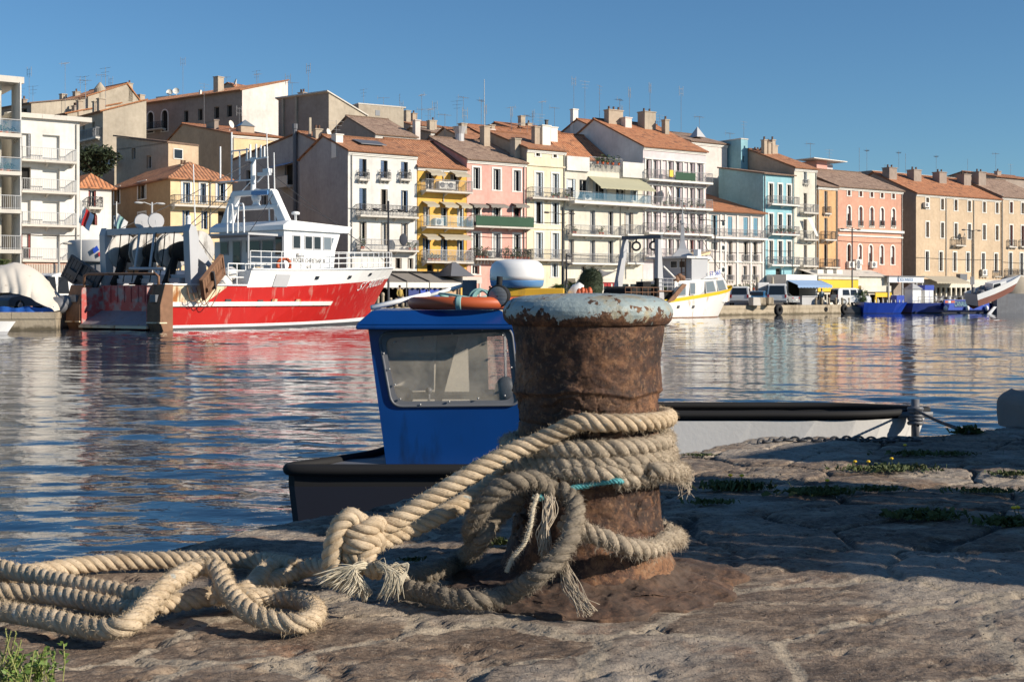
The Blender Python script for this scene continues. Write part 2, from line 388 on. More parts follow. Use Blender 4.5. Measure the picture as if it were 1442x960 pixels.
def window(par,f,a,b,c,d,style,rec=.22,sur=None,arch=False):
    """frame > pane, shutters; style letters: g glass, c curtained, l pale glass, k dark open, b blind, x half blind; then shutter key"""
    fm=MB(); w=.06; fr=M['trim'] if style[0] not in 'k' else M['shutw']
    for q in ((a,a+w,c,d),(b-w,b,c,d),(a+w,b-w,c,c+w),(a+w,b-w,d-w,d)):
        A=f(q[0],rec,q[2]); B=f(q[1],rec+.05,q[3]); fm.box(min(A[0],B[0]),max(A[0],B[0]),min(A[1],B[1]),max(A[1],B[1]),q[2],q[3])
    if style[0] in 'gcl' and b-a>.5:
        m=(a+b)/2; A=f(m-.03,rec,c+w); B=f(m+.03,rec+.05,d-w); fm.box(min(A[0],B[0]),max(A[0],B[0]),min(A[1],B[1]),max(A[1],B[1]),c+w,d-w)
    o=fm.build('window',fr,par)
    pm=MB(); mt={'g':M['glass'],'c':M['curtain'],'l':M['glassl'],'k':M['darkin'],'b':M['blind'],'x':M['glass']}[style[0]]
    pm.quad(f(a,rec+.03,c),f(b,rec+.03,c),f(b,rec+.03,d),f(a,rec+.03,d)); pm.build('pane',mt,o)
    if style[0]=='x':
        bm=MB(); h=c+(d-c)*(.35+.3*rnd.random()); A=f(a+w,rec-.05,h); B=f(b-w,rec-.01,d); bm.box(min(A[0],B[0]),max(A[0],B[0]),min(A[1],B[1]),max(A[1],B[1]),h,d); bm.build('roller_blind',M['blind'],o)
    if len(style)>1:
        mt={'b':'shutb','g':'shutg','p':'shutp','w':'shutw','r':'shutr','t':'shutt','l':'shutl'}[style[1]]
        half=len(style)>2
        lw=(b-a)*(.5 if half else .22)
        for q0,q1 in ((a+.01,a+lw-.01),(b-lw+.01,b-.01)):
            sm=MB(); A=f(q0,.06,c+.02); B=f(q1,.10,d-.02); sm.box(min(A[0],B[0]),max(A[0],B[0]),min(A[1],B[1]),max(A[1],B[1]),c+.02,d-.02)
            n=int((d-c)/.22)
            for i in range(n):
                zz=c+.06+i*(d-c-.12)/n; A=f(q0+.04,.035,zz); B=f(q1-.04,.07,zz); sm.box(min(A[0],B[0]),max(A[0],B[0]),min(A[1],B[1]),max(A[1],B[1]),zz,zz+.05)
            sm.build('shutter',M[mt],o)
            if len(style)>3: break
    if sur:
        tm=MB(); t=.16
        if arch:
            wd=(b-a)/2; m=(a+b)/2; zc=d-wd; n=8
            for k in range(n):
                a0=math.pi*k/n; a1=math.pi*(k+1)/n
                pl=[f(m+math.cos(q)*r_,-.04,zc+math.sin(q)*r_) for q,r_ in ((a0,wd),(a1,wd),(a1,wd+t),(a0,wd+t))]
                tm.prism(pl,Vector(f(0,.05,0))-Vector(f(0,0,0)))
            top=zc
        else: top=d+t
        for q in ((a-t,a,c,top),(b,b+t,c,top))+(() if arch else ((a,b,d,d+t),))+((a-t-.05,b+t+.05,c-.1,c),):
            A=f(q[0],-.04,q[2]); B=f(q[1],.01,q[3]); tm.box(min(A[0],B[0]),max(A[0],B[0]),min(A[1],B[1]),max(A[1],B[1]),q[2],q[3])
        tm.build('surround',sur,o)
    return o
def balcony(par,u0,u1,z,out=.9,rail=.95,th=.16,mat_=None,rmat=None,style='bars'):
    mb=MB(); mb.box(u0,u1,-out,.02,z-th,z)
    n=max(2,int((u1-u0)/1.8))
    for i in range(n+1):
        u=u0+.15+(u1-u0-.3)*i/n; mb.prism([(u-.06,-.003,z-th),(u-.06,-out*.7,z-th),(u-.06,-.003,z-th-.28)],(.12,0,0))
    b=mb.build('balcony',mat_ or M['slab'],par)
    r=MB(); zt=z+rail; o=-out+.05
    def run(a,c):
        a=Vector(a); c=Vector(c); L=(c-a).length
        r.bar(a+Vector((0,0,rail)),c+Vector((0,0,rail)),.05,.05); r.bar(a+Vector((0,0,.09)),c+Vector((0,0,.09)),.03,.03)
        if style=='glass':
            d=c-a; nrm=Vector((-d.y,d.x,0)).normalized()*.012; r.prism([a+Vector((0,0,.12))-nrm,c+Vector((0,0,.12))-nrm,c+Vector((0,0,rail-.08))-nrm,a+Vector((0,0,rail-.08))-nrm],nrm*2,1)
        n=max(1,int(L/(.13 if style!='glass' else 1.2)))
        for i in range(n+1):
            p=a+(c-a)*i/n; th_=.022 if i%8 else .04
            r.bar(p,p+Vector((0,0,rail)),th_,th_)
        if style=='scroll':
            m=int(L/.33)
            for i in range(m):
                p=a+(c-a)*(i+.5)/m; r.torus(p+Vector((0,0,.48)),.14,.016,(c-a).cross(Vector((0,0,1))),10,4); r.torus(p+Vector((0,0,.76)),.09,.014,(c-a).cross(Vector((0,0,1))),8,4)
    run((u0+.05,o,z),(u1-.05,o,z)); run((u0+.05,o,z),(u0+.05,-.02,z)); run((u1-.05,o,z),(u1-.05,-.02,z))
    r.build('railing',[rmat or M['railg'],M['railglass']],b)
    return b
def awning(par,u0,u1,z,out=1.2,drop=.5,mat_=None,val=.22,y=-.02):
    mb=MB(); n=max(2,int((u1-u0)/.5))
    mb.prism([(u0,y,z),(u0,y-out,z-drop),(u0,y-out,z-drop-.03),(u0,y,z-.03)],(u1-u0,0,0))
    for i in range(n):
        a=u0+(u1-u0)*i/n; c=u0+(u1-u0)*(i+1)/n; zz=z-drop-.03
        mb.prism([(a,y-out,zz),(c,y-out,zz),(c,y-out,zz-val*.7),((a+c)/2,y-out,zz-val),(a,y-out,zz-val*.7)],(0,.02,0))
    return mb.build('awning',mat_ or M['canvas'],par)
def acunit(par,u,z,w=.85,h=.6):
    mb=MB(); mb.box(u,u+w,-.42,-.06,z,z+h,0); mb.lathe([(h*.36,0),(h*.36,.02),(h*.1,.03)],(u+w*.4,-.42,z+h/2),14,1,(0,-1,0)); mb.bar((u+.1,-.2,z-.06),(u+w-.1,-.2,z-.06),.05)
    mb.bar((u+.08,-.42,z-.03),(u+.08,0,z-.03),.04); mb.bar((u+w-.08,-.42,z-.03),(u+w-.08,0,z-.03),.04)
    return mb.build('air_conditioner',[M['trim'],M['gryd']],par)
def drainpipe(par,u,z0,z1):
    mb=MB(); mb.tube([(u,-.07,z0),(u,-.07,z1)],.05,8)
    for k in range(3): mb.box(u-.07,u+.07,-.12,0,z0+(z1-z0)*(k+.5)/3-.02,z0+(z1-z0)*(k+.5)/3+.02)
    mb.build('drainpipe',M['zinc'],par)
def plants(par,u0,u1,z,n=6,h=.6,mats=None):
    for i in range(n):
        mb=MB(); u=u0+(u1-u0)*(i+.3+.4*rnd.random())/n; hh=h*(.5+.7*rnd.random())
        mb.lathe([(.10,0),(.14,.22)],(u,-.62,z),8,1)
        for k in range(26):
            a=rnd.random()*6.28; r_=.28*rnd.random(); q=Vector((u+math.cos(a)*r_,-.62+math.sin(a)*r_,z+.22+hh*rnd.random())); s_=.06+.05*rnd.random()
            d1=Vector((rnd.uniform(-1,1),rnd.uniform(-1,1),rnd.uniform(-.4,1))).normalized()*s_*1.6; d2=d1.cross(Vector((rnd.uniform(-1,1),rnd.uniform(-1,1),.3))).normalized()*s_*.6
            mb.add([q-d1,q+d2,q+d1,q-d2],[(0,1,2,3)],0)
        mb.build('potted_plant',[M['leaf'],M['orangep']],par)
def antenna(par,x,y,z0,h,kind=0,yaw=0):
    h=h*.8; mb=MB(); mb.tube([(x,y,z0-.6),(x,y,z0+h)],.022,6); c,s_=math.cos(yaw),math.sin(yaw)
    if kind==0:
        zz=z0+h-.12; mb.bar((x-.75*c,y-.75*s_,zz),(x+.75*c,y+.75*s_,zz),.022)
        for k in range(8):
            q=-.7+k*.2; L=.42-.03*k; mb.bar((x+q*c-L*s_,y+q*s_+L*c,zz),(x+q*c+L*s_,y+q*s_-L*c,zz),.014)
        mb.bar((x-.75*c,y-.75*s_,zz-.3),(x-.75*c,y-.75*s_,zz+.3),.02)
    elif kind==1:
        for zz in (z0+h-.1,z0+h-.65):
            for q in (-.3,.3):
                mb.bar((x,y,zz),(x+q*c,y+q*s_,zz),.025); mb.bar((x+q*c,y+q*s_,zz-.3),(x+q*c,y+q*s_,zz+.3),.035)
    elif kind==2:
        for zz,L in ((h-.1,.8),(h-.5,.6),(h-.9,.45)): mb.bar((x-L*c,y-L*s_,z0+zz),(x+L*c,y+L*s_,z0+zz),.02)
    return mb.build('antenna',M['railg'],par)
def dish(par,x,y,z,r=.4,ax=(.5,-.8,.25)):
    mb=MB(); prof=[(r*k/5,.35*r*(k/5)**2) for k in range(6)]; prof[0]=(.01,0); mb.lathe(prof+[(r*.99,.36*r)],(x,y,z),18,0,ax,False); mb.tube([(x,y,z),(x-.05,y+.1,z-.7)],.04,6)
    mb.tube([Vector((x,y,z)),Vector((x,y,z))+Vector(ax).normalized()*r*.8],.02,5)
    mb.build('satellite_dish',M['trim'],par)
def chimney(par,x,y,z0,h,w=.6,d=.6,mat_=None,pots=1,cap=True):
    mb=MB(); mb.box(x-w/2,x+w/2,y-d/2,y+d/2,z0-1.2,z0+h)
    if cap: mb.box(x-w/2-.07,x+w/2+.07,y-d/2-.07,y+d/2+.07,z0+h,z0+h+.1)
    for i in range(pots):
        q=x-w/2+w*(i+.5)/pots; mb.lathe([(.12,0),(.10,.35),(.13,.37)],(q,y,z0+h+.1),8,1)
    return mb.build('chimney',[mat_ or M['stone'],M['tile']],par)
def roof_slope(mb,a,b,c,d,th=.14,mi=0):
    """tile sheet: a,b along the eave, c above b, d above a"""
    a,b,c,d=map(Vector,(a,b,c,d)); e=(b-a).normalized(); v=(d-a); v=(v-e*v.dot(e)).normalized()
    uv=[((p-a).dot(e),(p-a).dot(v)) for p in (a,b,c,d)]
    mb.add([a,b,c,d],[(0,1,2,3)],mi,[uv]); n=(b-a).cross(d-a).normalized()*th
    lo=[p-n for p in (a,b,c,d)]
    mb.add([a,b,c,d]+lo,[(4,7,6,5),(0,4,5,1),(1,5,6,2),(2,6,7,3),(3,7,4,0)],mi)
def house(name,label,xa,xb,ye,s,D,wall,roof=('gable',2.2,'tile'),rows=(),side_rows=(),cat='house',group='houses along the far quay',side=None,z0=0,sur=None,cornice=True,ov=.35,ridge_off=.5,ztop=None,rec=.22,pts=None):
    b=Bld(name,label,cat,xa,xb,s,D,group,pts); H=b.z(ye,xa) if ztop is None else ztop; b.H=H; W=b.W; e=b.e
    ops=[];wins=[]
    for row in rows:
        cols,yt,yb,st=row[:4]; opt=row[4] if len(row)>4 else {}
        x0=cols[0][0]; zt,zb=b.z(yt,x0),b.z(yb,x0)
        for i,(cx_,w) in enumerate(cols):
            h=w*b.on(cx_)[1]/F/2*1.18; uc=b.u(cx_); a,c=max(.08,uc-h),min(W-.08,uc+h)
            if c-a<.2: continue
            ops.append((a,c,zb,zt,opt.get('arch',False))); ss=st if isinstance(st,str) else st[i%len(st)]
            wins.append((FRONT,a,c,zb,zt,ss,opt.get('sur',sur),opt.get('arch',False)))
    sops=[]
    for row in side_rows:
        cols,yt,yb,st=row[:4]; x0=cols[0][0]; zt,zb=b.sz(yt,x0),b.sz(yb,x0)
        for cx_,w in cols:
            u0,u1=b.su(cx_+w/2),b.su(cx_-w/2)
            if u0<.1 or u1>D-.1: continue
            sops.append((u0,u1,zb,zt,False)); wins.append((LEFT,u0,u1,zb,zt,st,row[4] if len(row)>4 else None,False))
    ry=D*ridge_off; kind,rise=roof[0],roof[1]; sm=1 if side else 0; neg=rise<0
    hf=H+rise if neg and kind=='sidemono' else H          # level top of the front wall under a falling roof
    hr=H+rise if neg else H
    mb=MB(); wallgrid(mb,FRONT,0,W,z0,hf,ops,rec)
    wallgrid(mb,LEFT,0,D,z0,hr if kind=='mono' else H,sops,rec,sm)
    mb.quad((W,0,z0),(W,D,z0),(W,D,hr),(W,0,hr),sm); mb.quad((0,D,z0),(W,D,z0),(W,D,hr),(0,D,hr),0)
    if kind=='gable':
        for x in (0,W): mb.add([(x,0,H),(x,D,H),(x,ry,H+rise)],[(0,1,2)],sm)
    elif kind=='mono':
        for x in (0,W): mb.add([(x,0,H),(x,D,H),(x,D,H+rise)] if not neg else [(x,0,hr),(x,D,hr),(x,0,H)],[(0,1,2)],sm)
        if not neg: mb.quad((0,D,H),(W,D,H),(W,D,H+rise),(0,D,H+rise),0)
    elif kind=='side':      # ridge runs back from the water, peak at fraction
        px=W*roof[3]
        for y in (0,D): mb.add([(0,y,H),(W,y,H),(px,y,H+rise)],[(0,1,2)],0)
    elif kind=='sidemono':
        for y in (0,D): mb.add([(0,y,H),(W,y,H),(W,y,H+rise)] if not neg else [(0,y,hr),(W,y,hr),(0,y,H)],[(0,1,2)],0)
        if not neg: mb.quad((W,0,H),(W,D,H),(W,D,H+rise),(W,0,H+rise),0)
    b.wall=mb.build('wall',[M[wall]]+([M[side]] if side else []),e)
    rm=MB(); l=.16
    if kind=='gable':
        k=rise/ry; k2=rise/(D-ry)
        roof_slope(rm,(-l,-ov,H-ov*k+.16),(W+l,-ov,H-ov*k+.16),(W+l,ry,H+rise+.16),(-l,ry,H+rise+.16))
        roof_slope(rm,(W+l,D+ov,H-ov*k2+.16),(-l,D+ov,H-ov*k2+.16),(-l,ry,H+rise+.165),(W+l,ry,H+rise+.165))
        rm.tube([(-l,ry,H+rise+.15),(W+l,ry,H+rise+.15)],.12,8)
    elif kind=='mono':
        k=rise/D; roof_slope(rm,(-l,-ov,H-ov*k+.16),(W+l,-ov,H-ov*k+.16),(W+l,D+.1,H+rise+.16),(-l,D+.1,H+rise+.16))
    elif kind=='side':
        px=W*roof[3]; roof_slope(rm,(-ov,D,H-ov*rise/px+.16),(-ov,-l,H-ov*rise/px+.16),(px,-l,H+rise+.16),(px,D,H+rise+.16))
        roof_slope(rm,(W+ov,-l,H-ov*rise/(W-px)+.16),(W+ov,D,H-ov*rise/(W-px)+.16),(px,D,H+rise+.165),(px,-l,H+rise+.165))
    elif kind=='sidemono':
        roof_slope(rm,(-ov,D,H-ov*rise/W+.16),(-ov,-l,H-ov*rise/W+.16),(W+.1,-l,H+rise+.16),(W+.1,D,H+rise+.16))
    elif kind=='hip':
        m=min(W,D)*.5; 
        if W>=D: r0,r1=(m,D/2,H+rise+.16),(W-m,D/2,H+rise+.16)
        else: r0,r1=(W/2,m,H+rise+.16),(W/2,D-m,H+rise+.16)
        A,B,C_,D_=(-ov,-ov,H),(W+ov,-ov,H),(W+ov,D+ov,H),(-ov,D+ov,H)
        if W>=D: fs=((A,B,r1,r0),(C_,D_,r0,r1),(D_,A,r0,r0),(B,C_,r1,r1))
        else: fs=((A,B,r0,r0),(C_,D_,r1,r1),(D_,A,r0,r1),(B,C_,r1,r0))
        for q in fs:
            a,b_,c,d=map(Vector,q); ee=(b_-a).normalized(); v=(d-a); v=(v-ee*v.dot(ee)).normalized()
            ps=[a,b_,c]+([d] if (d-c).length>1e-6 else []); rm.add(ps,[tuple(range(len(ps)))],0,[[((p-a).dot(ee),(p-a).dot(v)) for p in ps]])
        rm.prism([(-ov,-ov,H-.12),(W+ov,-ov,H-.12),(W+ov,D+ov,H-.12),(-ov,D+ov,H-.12)],(0,0,.118),0)
    elif kind=='flat':
        rm.box(-roof[3],W+roof[4],-roof[3],D+.3,H,H+rise)
    b.roof=rm.build('roof',M[roof[2]],e)
    for f,a,c,zb,zt,st,su,ar in wins: window(e,f,a,c,zb,zt,st,rec,su,ar)
    if group=='houses along the far quay' and pts is None and W>3.5:
        zc=H*(.36+.3*((len(label)*7)%10)/10); cb=MB(); cb.tube([(W*k/6,-.06,zc-.10*math.sin(math.pi*k/6)) for k in range(7)],.022,4); cb.build('wall_cable',M['iron'],e)
    if cornice and kind in('gable','mono'):
        cm=MB(); cm.box(-.02,W+.02,-.16,-.003,H-.26,H-.10); cm.box(-.02,W+.02,-.09,-.003,H-.38,H-.262); cm.build('cornice',M['trim'],e)
    return b
def ridge_z(b,y): return b.H

def bal(b,x0,x1,ys,hpx=17,style='bars',out=.9,rm='railg',mat_=None,th=.16):
    z=b.z(ys,x0); return balcony(b.e,b.u(x0),b.u(x1),z,out,hpx*b.on(x0)[1]/F,th,M[mat_] if mat_ else None,M[rm],style)

# 1 modern white block at the left
b=house('apartment_block','white modern apartment block with stacked balconies and overhanging flat roof behind the tarpaulin heap',22,112,165,0,13,'white',('flat',.35,'slab',.35,.85),
  rows=[([(36,12),(72,20)],188,224,('bg','b'),{}),([(36,12),(72,20)],235,267,('k','b'),{}),([(36,12),(72,20)],282,317,'b',{}),([(36,12),(72,20)],329,365,('xr','b'),{})],cat='apartment block',cornice=False)
for ys in (225,269,316): bal(b,26,103,ys,17,'bars',1.0,'railw')
bal(b,26,103,366,16,'bars',1.2,'railw')
mb=MB(); z=b.z(366,26); mb.box(b.u(24),b.W,-2.4,-1.25,0,z-.3,0)
for i in range(40): mb.box(b.u(26)+i*.12,b.u(26)+i*.12+.06,-2.45,-2.402,z-1.1,z-.35,1)
mb.build('terrace_wall',[M['salmon'],M['creamw']],b.e)
drainpipe(b.e,b.W-.25,1,b.H-.2)
mb=MB(); mb.lathe([(.5,0),(.5,.35),(.1,.45)],(b.u(30),3,b.H+.35),16); mb.build('roof_vent',M['trim'],b.roof)
# 1b taller wing cropped by the frame
b=house('apartment_block','tall white apartment wing at the left edge with deep balconies under a slab canopy',-60,2,112,-2,14,'creamw',('flat',.45,'slab',1.0,1.35),
  rows=[([(-22,14),(-6,12)],y,y+34,'g',{}) for y in (140,195,247,300,345)],cat='apartment block',cornice=False)
for ys in (190,243,296,352):
    z=b.z(ys,0); balcony(b.e,b.u(-30),b.W+1.05,z,1.5,1.0,.28,M['slab'],M['railw'],'glass' if ys<250 else 'bars')
plants(b.e,b.u(-12),b.W+.8,b.z(243,0),4,.5); plants(b.e,b.u(-6),b.W+.8,b.z(190,0),3,.6)
mb=MB(); mb.box(b.W+.95,b.W+1.04,-1.45,1.0,0,b.H); mb.build('end_wall',M['white'],b.e)
# 2 little white house
b=house('town_house','small white house with red shutters and a bowed balcony beside the modern block',112.5,157,263,4,9,'white',('hip',1.1,'tileo'),
  rows=[([(130,9)],268,291,'gr',{}),([(130,12)],299,317,'kr',{'arch':True})])
bal(b,122,142,292,14,'scroll',.7,'iron')
# 3 ochre hipped house
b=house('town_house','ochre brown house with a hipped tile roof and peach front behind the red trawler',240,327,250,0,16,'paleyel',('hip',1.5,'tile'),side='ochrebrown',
  rows=[([(262.5,9),(286,7)],257,285,'lb',{'sur':M['trim']}),([(311.5,10)],258,283,'gb',{'sur':M['trim']}),([(262,9),(288,8)],296,322,'gb',{}),([(312,9)],297,322,'k',{})],
  side_rows=[([(200,11),(165,8)],257,280,'g',M['trim']),([(200,11),(165,8)],300,325,'g',M['trim'])])
bal(b,241,327,288,13,'bars',.8,'iron'); drainpipe(b.e,b.u(296),1,b.H-.2)
chimney(b.roof,2.2,3.0,b.H+.9,.4,.5,.5,M['umber'],2)
# 4 big gabled ochre house
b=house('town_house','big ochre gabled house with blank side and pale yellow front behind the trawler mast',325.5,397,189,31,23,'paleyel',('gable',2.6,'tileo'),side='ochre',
  rows=[([(372,8),(388,7)],236,258,'g',{})],ridge_off=.62)
chimney(b.roof,-.1+.6,6.5,b.H+1.2,.9,.5,2.4,M['brown'],0); dish(b.roof,1.6,4.0,b.H+1.6,.45); drainpipe(b.e,.25,4,b.H-.2)
antenna(b.roof,3.5,6,b.H+1.5,3.0,1); antenna(b.roof,1.0,10.2,b.H+2.6,5.5,2,.4)
mb=MB(); mb.box(2.6,4.2,3.4,4.8,b.H+.2,b.H+1.5,0); mb.add([(2.5,3.3,b.H+1.5),(4.3,3.3,b.H+1.5),(4.3,4.9,b.H+1.5),(2.5,4.9,b.H+1.5),(3.4,4.1,b.H+2.3)],[(0,1,4),(1,2,4),(2,3,4),(3,0,4)],1); mb.build('skylight',[M['umber'],M['glassl']],b.roof)
# 5 lean-to house
b=house('town_house','low lean-to house with a side-sloping roof under the big ochre gable',164,237,193,0,3.2,'umber',('sidemono',-1.25,'tileb'),side='beige',pts=(119.5,114),cornice=False,
  rows=[([(188,8),],207,224,'g',{}),([(210,11)],219,237,'g',{})],group='houses on the hill')
dish(b.roof,-.2,-.5,b.H-2.3,.55,(.2,-.9,.2)); dish(b.roof,.35,-.6,b.H-2.5,.4,(.2,-.9,.2))
mb=MB(); u=b.W+.02; mb.box(u,u+.05,.5,1.5,b.H-2.6,b.H-1.65,0); o=mb.build('window',M['trim'],b.e); mb=MB(); mb.box(u+.051,u+.06,.58,1.42,b.H-2.52,b.H-1.73); mb.build('pane',M['glass'],o)
HILL='houses on the hill'
# upper left cluster on the hill
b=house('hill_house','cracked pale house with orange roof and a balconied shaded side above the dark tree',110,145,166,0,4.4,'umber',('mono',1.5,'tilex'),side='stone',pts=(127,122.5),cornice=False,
  rows=[([(132,8),(118,7)],172,188,'g',{}),([(132,8),(118,7)],208,222,'g',{})],group=HILL)
chimney(b.roof,.6,1.6,b.H+.4,1.2,.5,.6,M['stone'],0); chimney(b.roof,2.2,1.4,b.H+.4,1.3,.55,.6,M['stone'],0); antenna(b.roof,1.9,2,b.H+1,5,2,.3)
balcony(b.e,.1,b.W-.3,b.z(200,113),.6,.9)
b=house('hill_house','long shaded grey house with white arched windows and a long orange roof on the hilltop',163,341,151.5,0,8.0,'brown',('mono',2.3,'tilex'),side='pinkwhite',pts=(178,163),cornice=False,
  rows=[([(188,11),(212,11),(232,11)],161,190,'k',{'sur':M['trim'],'arch':True}),([(262,8),(282,8),(305,9),(323,9)],156,172,'k',{})],group=HILL,ov=.5)
chimney(b.roof,2.6,2.2,b.H+.4,1.3,.8,.8,M['stone'],0); chimney(b.roof,b.W*.76,1.5,b.H+.4,2.0,.9,1.0,M['stone'],0); chimney(b.roof,b.W*.62,1.5,b.H+.3,.8,.25,.25,M['trim'],0,False)
antenna(b.roof,b.W*.53,.5,b.H+.2,6.5,1,.5); antenna(b.roof,b.W-.6,3,b.H+.6,3.0,2); balcony(b.e,.2,b.W*.42,b.z(189,166),.8,.9,.12,None,M['iron'])
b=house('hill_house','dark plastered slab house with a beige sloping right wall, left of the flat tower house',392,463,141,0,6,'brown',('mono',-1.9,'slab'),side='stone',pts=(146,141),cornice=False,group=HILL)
for x_,h_ in ((.9,1.4),(3.1,1.0)): chimney(b.e,x_,-.12,b.H-3.2,3.2+h_*.1,.28,.2,M['stone'],0,False)
antenna(b.roof,4.3,.6,b.H,4.5,1); antenna(b.roof,1.2,1,b.H,2.6,0,.7); antenna(b.roof,.5,1,b.H,3.6,1,.7); chimney(b.roof,2.9,1,b.H,.6,.8,.6,M['brown'],2)
b=house('hill_house','flat-topped beige tower house with two small windows on the skyline',488,505,152,0,6,'brown',('flat',.15,'slab',.05,.05),side='stone',pts=(156,153),group=HILL,cornice=False)
for y0,y1,z0,z1,st in ((2.2,2.8,-1.2,-.55,'g'),(1.0,1.9,-2.2,-1.5,'x')):
    mb=MB(); mb.box(b.W-.02,b.W+.03,y0,y1,b.H+z0,b.H+z1); mb.build('window',M['shutg'] if st=='g' else M['trim'],b.e)
antenna(b.roof,.6,2,b.H,3.0,2,.2); antenna(b.roof,.8,4.6,b.H,2,0,.9); chimney(b.roof,.3,3.4,b.H-.8,.4,.8,.8,M['stone'],0)
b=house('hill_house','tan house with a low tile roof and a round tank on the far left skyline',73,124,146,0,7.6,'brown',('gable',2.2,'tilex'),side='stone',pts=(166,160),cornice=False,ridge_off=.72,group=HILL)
mb=MB(); mb.lathe([(.75,-1),(.75,.7),(.7,.75)],(b.W-.6,2.0,b.H+.5),18); mb.lathe([(.72,0),(.1,.8)],(b.W-.6,2.0,b.H+1.25),14); mb.build('water_tank',M['stone'],b.roof)
for x_,y_,h_,k_ in ((3.6,2,3.4,2),(4.4,4.5,4,0),(4.2,6,3.6,1)): antenna(b.roof,x_,y_,b.H+.7,h_,k_,.4)
chimney(b.roof,.7,1.2,b.H+.2,1.0,.7,.7,M['stone'],0); chimney(b.roof,2.6,2,b.H+.5,.9,.7,.7,M['stone'],1); chimney(b.roof,b.W-.3,6,b.H+1.2,1.1,.6,.6,M['stone'],1)
b=house('hill_house','ochre-tiled house with twin chimneys just above the white apartment roof',66,95,166,0,6,'brown',('mono',1.7,'tilex'),side='stone',pts=(134,131),cornice=False,group=HILL); chimney(b.roof,b.W-.1,1.4,b.H+.2,1.2,.45,.5,M['umber'],1); antenna(b.roof,b.W-.4,2.2,b.H+1,4,2)
b=house('hill_house','tan rooftop house with a dark recessed loggia at far left under tall aerials',2,44,153,0,7,'brown',('mono',1.4,'tileb'),side='stone',pts=(150,146),cornice=False,group=HILL,rows=[([(14,18),(34,12)],156,168,'k',{})])
for x_,h_,k_ in ((.5,3,2),(2.6,5.6,1),(3.4,3.0,2)): antenna(b.roof,x_,2,b.H+.2,h_,k_,.3)
antenna(b.roof,b.W+.5,4,b.H,6.5,0); antenna(b.roof,b.W+.8,6.5,b.H-.5,5,0,.6); chimney(b.roof,3.2,1,b.H+.2,.6,.5,.5,M['brown'],1); chimney(b.roof,b.W+1.0,5,b.H-.6,.7,.6,.6,M['brown'],2)
b=house('hill_house','highest grey gable house with a big white dish above the long orange roof',294,338,134,0,6.4,'umber',('side',1.35,'tileo',.62),side='brown',pts=(192,188),cornice=False,group=HILL)
dish(b.roof,b.W*.8,.5,b.H+1.4,.55,(-.4,-.8,.3)); mb=MB(); mb.box(b.W*.85,b.W+1.2,1.0,3.2,b.H+.2,b.H+.9); mb.build('roof_hatch',M['trim'],b.roof); antenna(b.roof,1.6,2,b.H+.5,3,0,.3); antenna(b.roof,b.W+.6,3,b.H,3.6,0)
b=house('hill_house','brown flat-roofed house with two small white dishes behind the orange roof',220,281,138,0,5,'brown',('flat',.15,'slab',.05,.05),pts=(198,194),group=HILL,cornice=False)
dish(b.roof,3.2,-.5,b.H+.5,.5); dish(b.roof,4.5,-.5,b.H+.6,.5)
# 7 grey gabled house behind the white quay house
b=house('town_house','tall shaded grey gable house with a small balconied niche between trawler mast and white house',447,478,200,10,20,'grey',('gable',1.25,'tile'),side='grey',ridge_off=.2,cornice=False,
  side_rows=[([(407,12)],231,262,'k'),([(427,7)],228,260,'kb'),([(427,7)],272,296,'g'),([(350,6)],240,262,'k'),([(427,8)],312,332,'g'),([(390,7),(372,7)],270,292,'g')],group='houses along the far quay')
y0,y1=b.su(416),b.su(398); z=b.sz(262,407); mb=MB(); mb.box(-.9,-.003,y0,y1,z-.2,z); mb.box(-.9,-.84,y0,y1,z,z+.9); mb.build('balcony',M['slab'],b.e); z=b.sz(229,407); mb=MB(); mb.prism([(-.02,y0,z),(-1.1,y0,z-.35),(-1.1,y0,z-.4),(-.02,y0,z-.05)],(0,y1-y0+1.5,0)); mb.build('awning',M['awnb'],b.e)
mb=MB(); mb.tube([(-.15,.5,1),(-.15,.5,b.H-.5)],.09,8); mb.build('drainpipe',M['gryd'],b.e)
y0=b.su(418.5); mb=MB(); mb.tube([(-.25,y0,1),(-.25,y0,b.sz(182,418.5))],.22,8); mb.tube([(-.25,y0,b.sz(182,418.5)),(-.25,y0,b.sz(175,418.5))],.28,8); mb.build('flue_pipe',M['gryd'],b.e)
chimney(b.roof,.6,1.2,b.H+.5,.8,.7,.7,M['stone'],2); dish(b.roof,1.3,.4,b.H+1.0,.4); chimney(b.roof,.4,2.4,b.H+.8,1.8,.22,.22,M['stone'],0,False)
# 8 white house with blue shutters
b=house('town_house','white four-storey house with blue shutters and a windowless grey side wall behind the trawler bow',490,587,212,0,9.5,'white',('gable',1.7,'tile'),side='grey',
  rows=[([(511,10),(541,9.5),(569.5,9.5)],224,249,'kbhs',{}),([(511,10),(541,9.5),(569.5,9.5)],265,297,('gbhs','kw','gb'),{}),([(511,10),(541,9.5),(569.5,9.5)],312,344,('gw','cw','cw'),{}),
        ([(545,8),(561,9),(578,8)],363,378,('kw','kw','gw'),{})])
for x_ in (511,541,569.5): bal(b,x_-8,x_+7,252,9,'scroll',.45,'iron')
bal(b,501,583,303,15,'scroll',.9,'iron'); bal(b,501,583,351,14,'bars',.9,'railg'); plants(b.e,b.u(502),b.u(508),b.z(351,501),2,.8); plants(b.e,b.u(568),b.u(582),b.z(351,501),2,.4)
mb=MB(); mb.ball((b.u(560),-1.0,b.z(338,560)),(.42,.12,.55),10,6); mb.build('dark_laundry',M['denim'],b.e)
drainpipe(b.e,.35,1,b.H-.3); mb=MB(); mb.prism([(2.2,1.6,b.H+.9),(4.8,1.6,b.H+.9),(4.8,3.4,b.H+1.45),(2.2,3.4,b.H+1.45)],(0,0,.06)); mb.build('skylight',M['gryd'],b.roof)
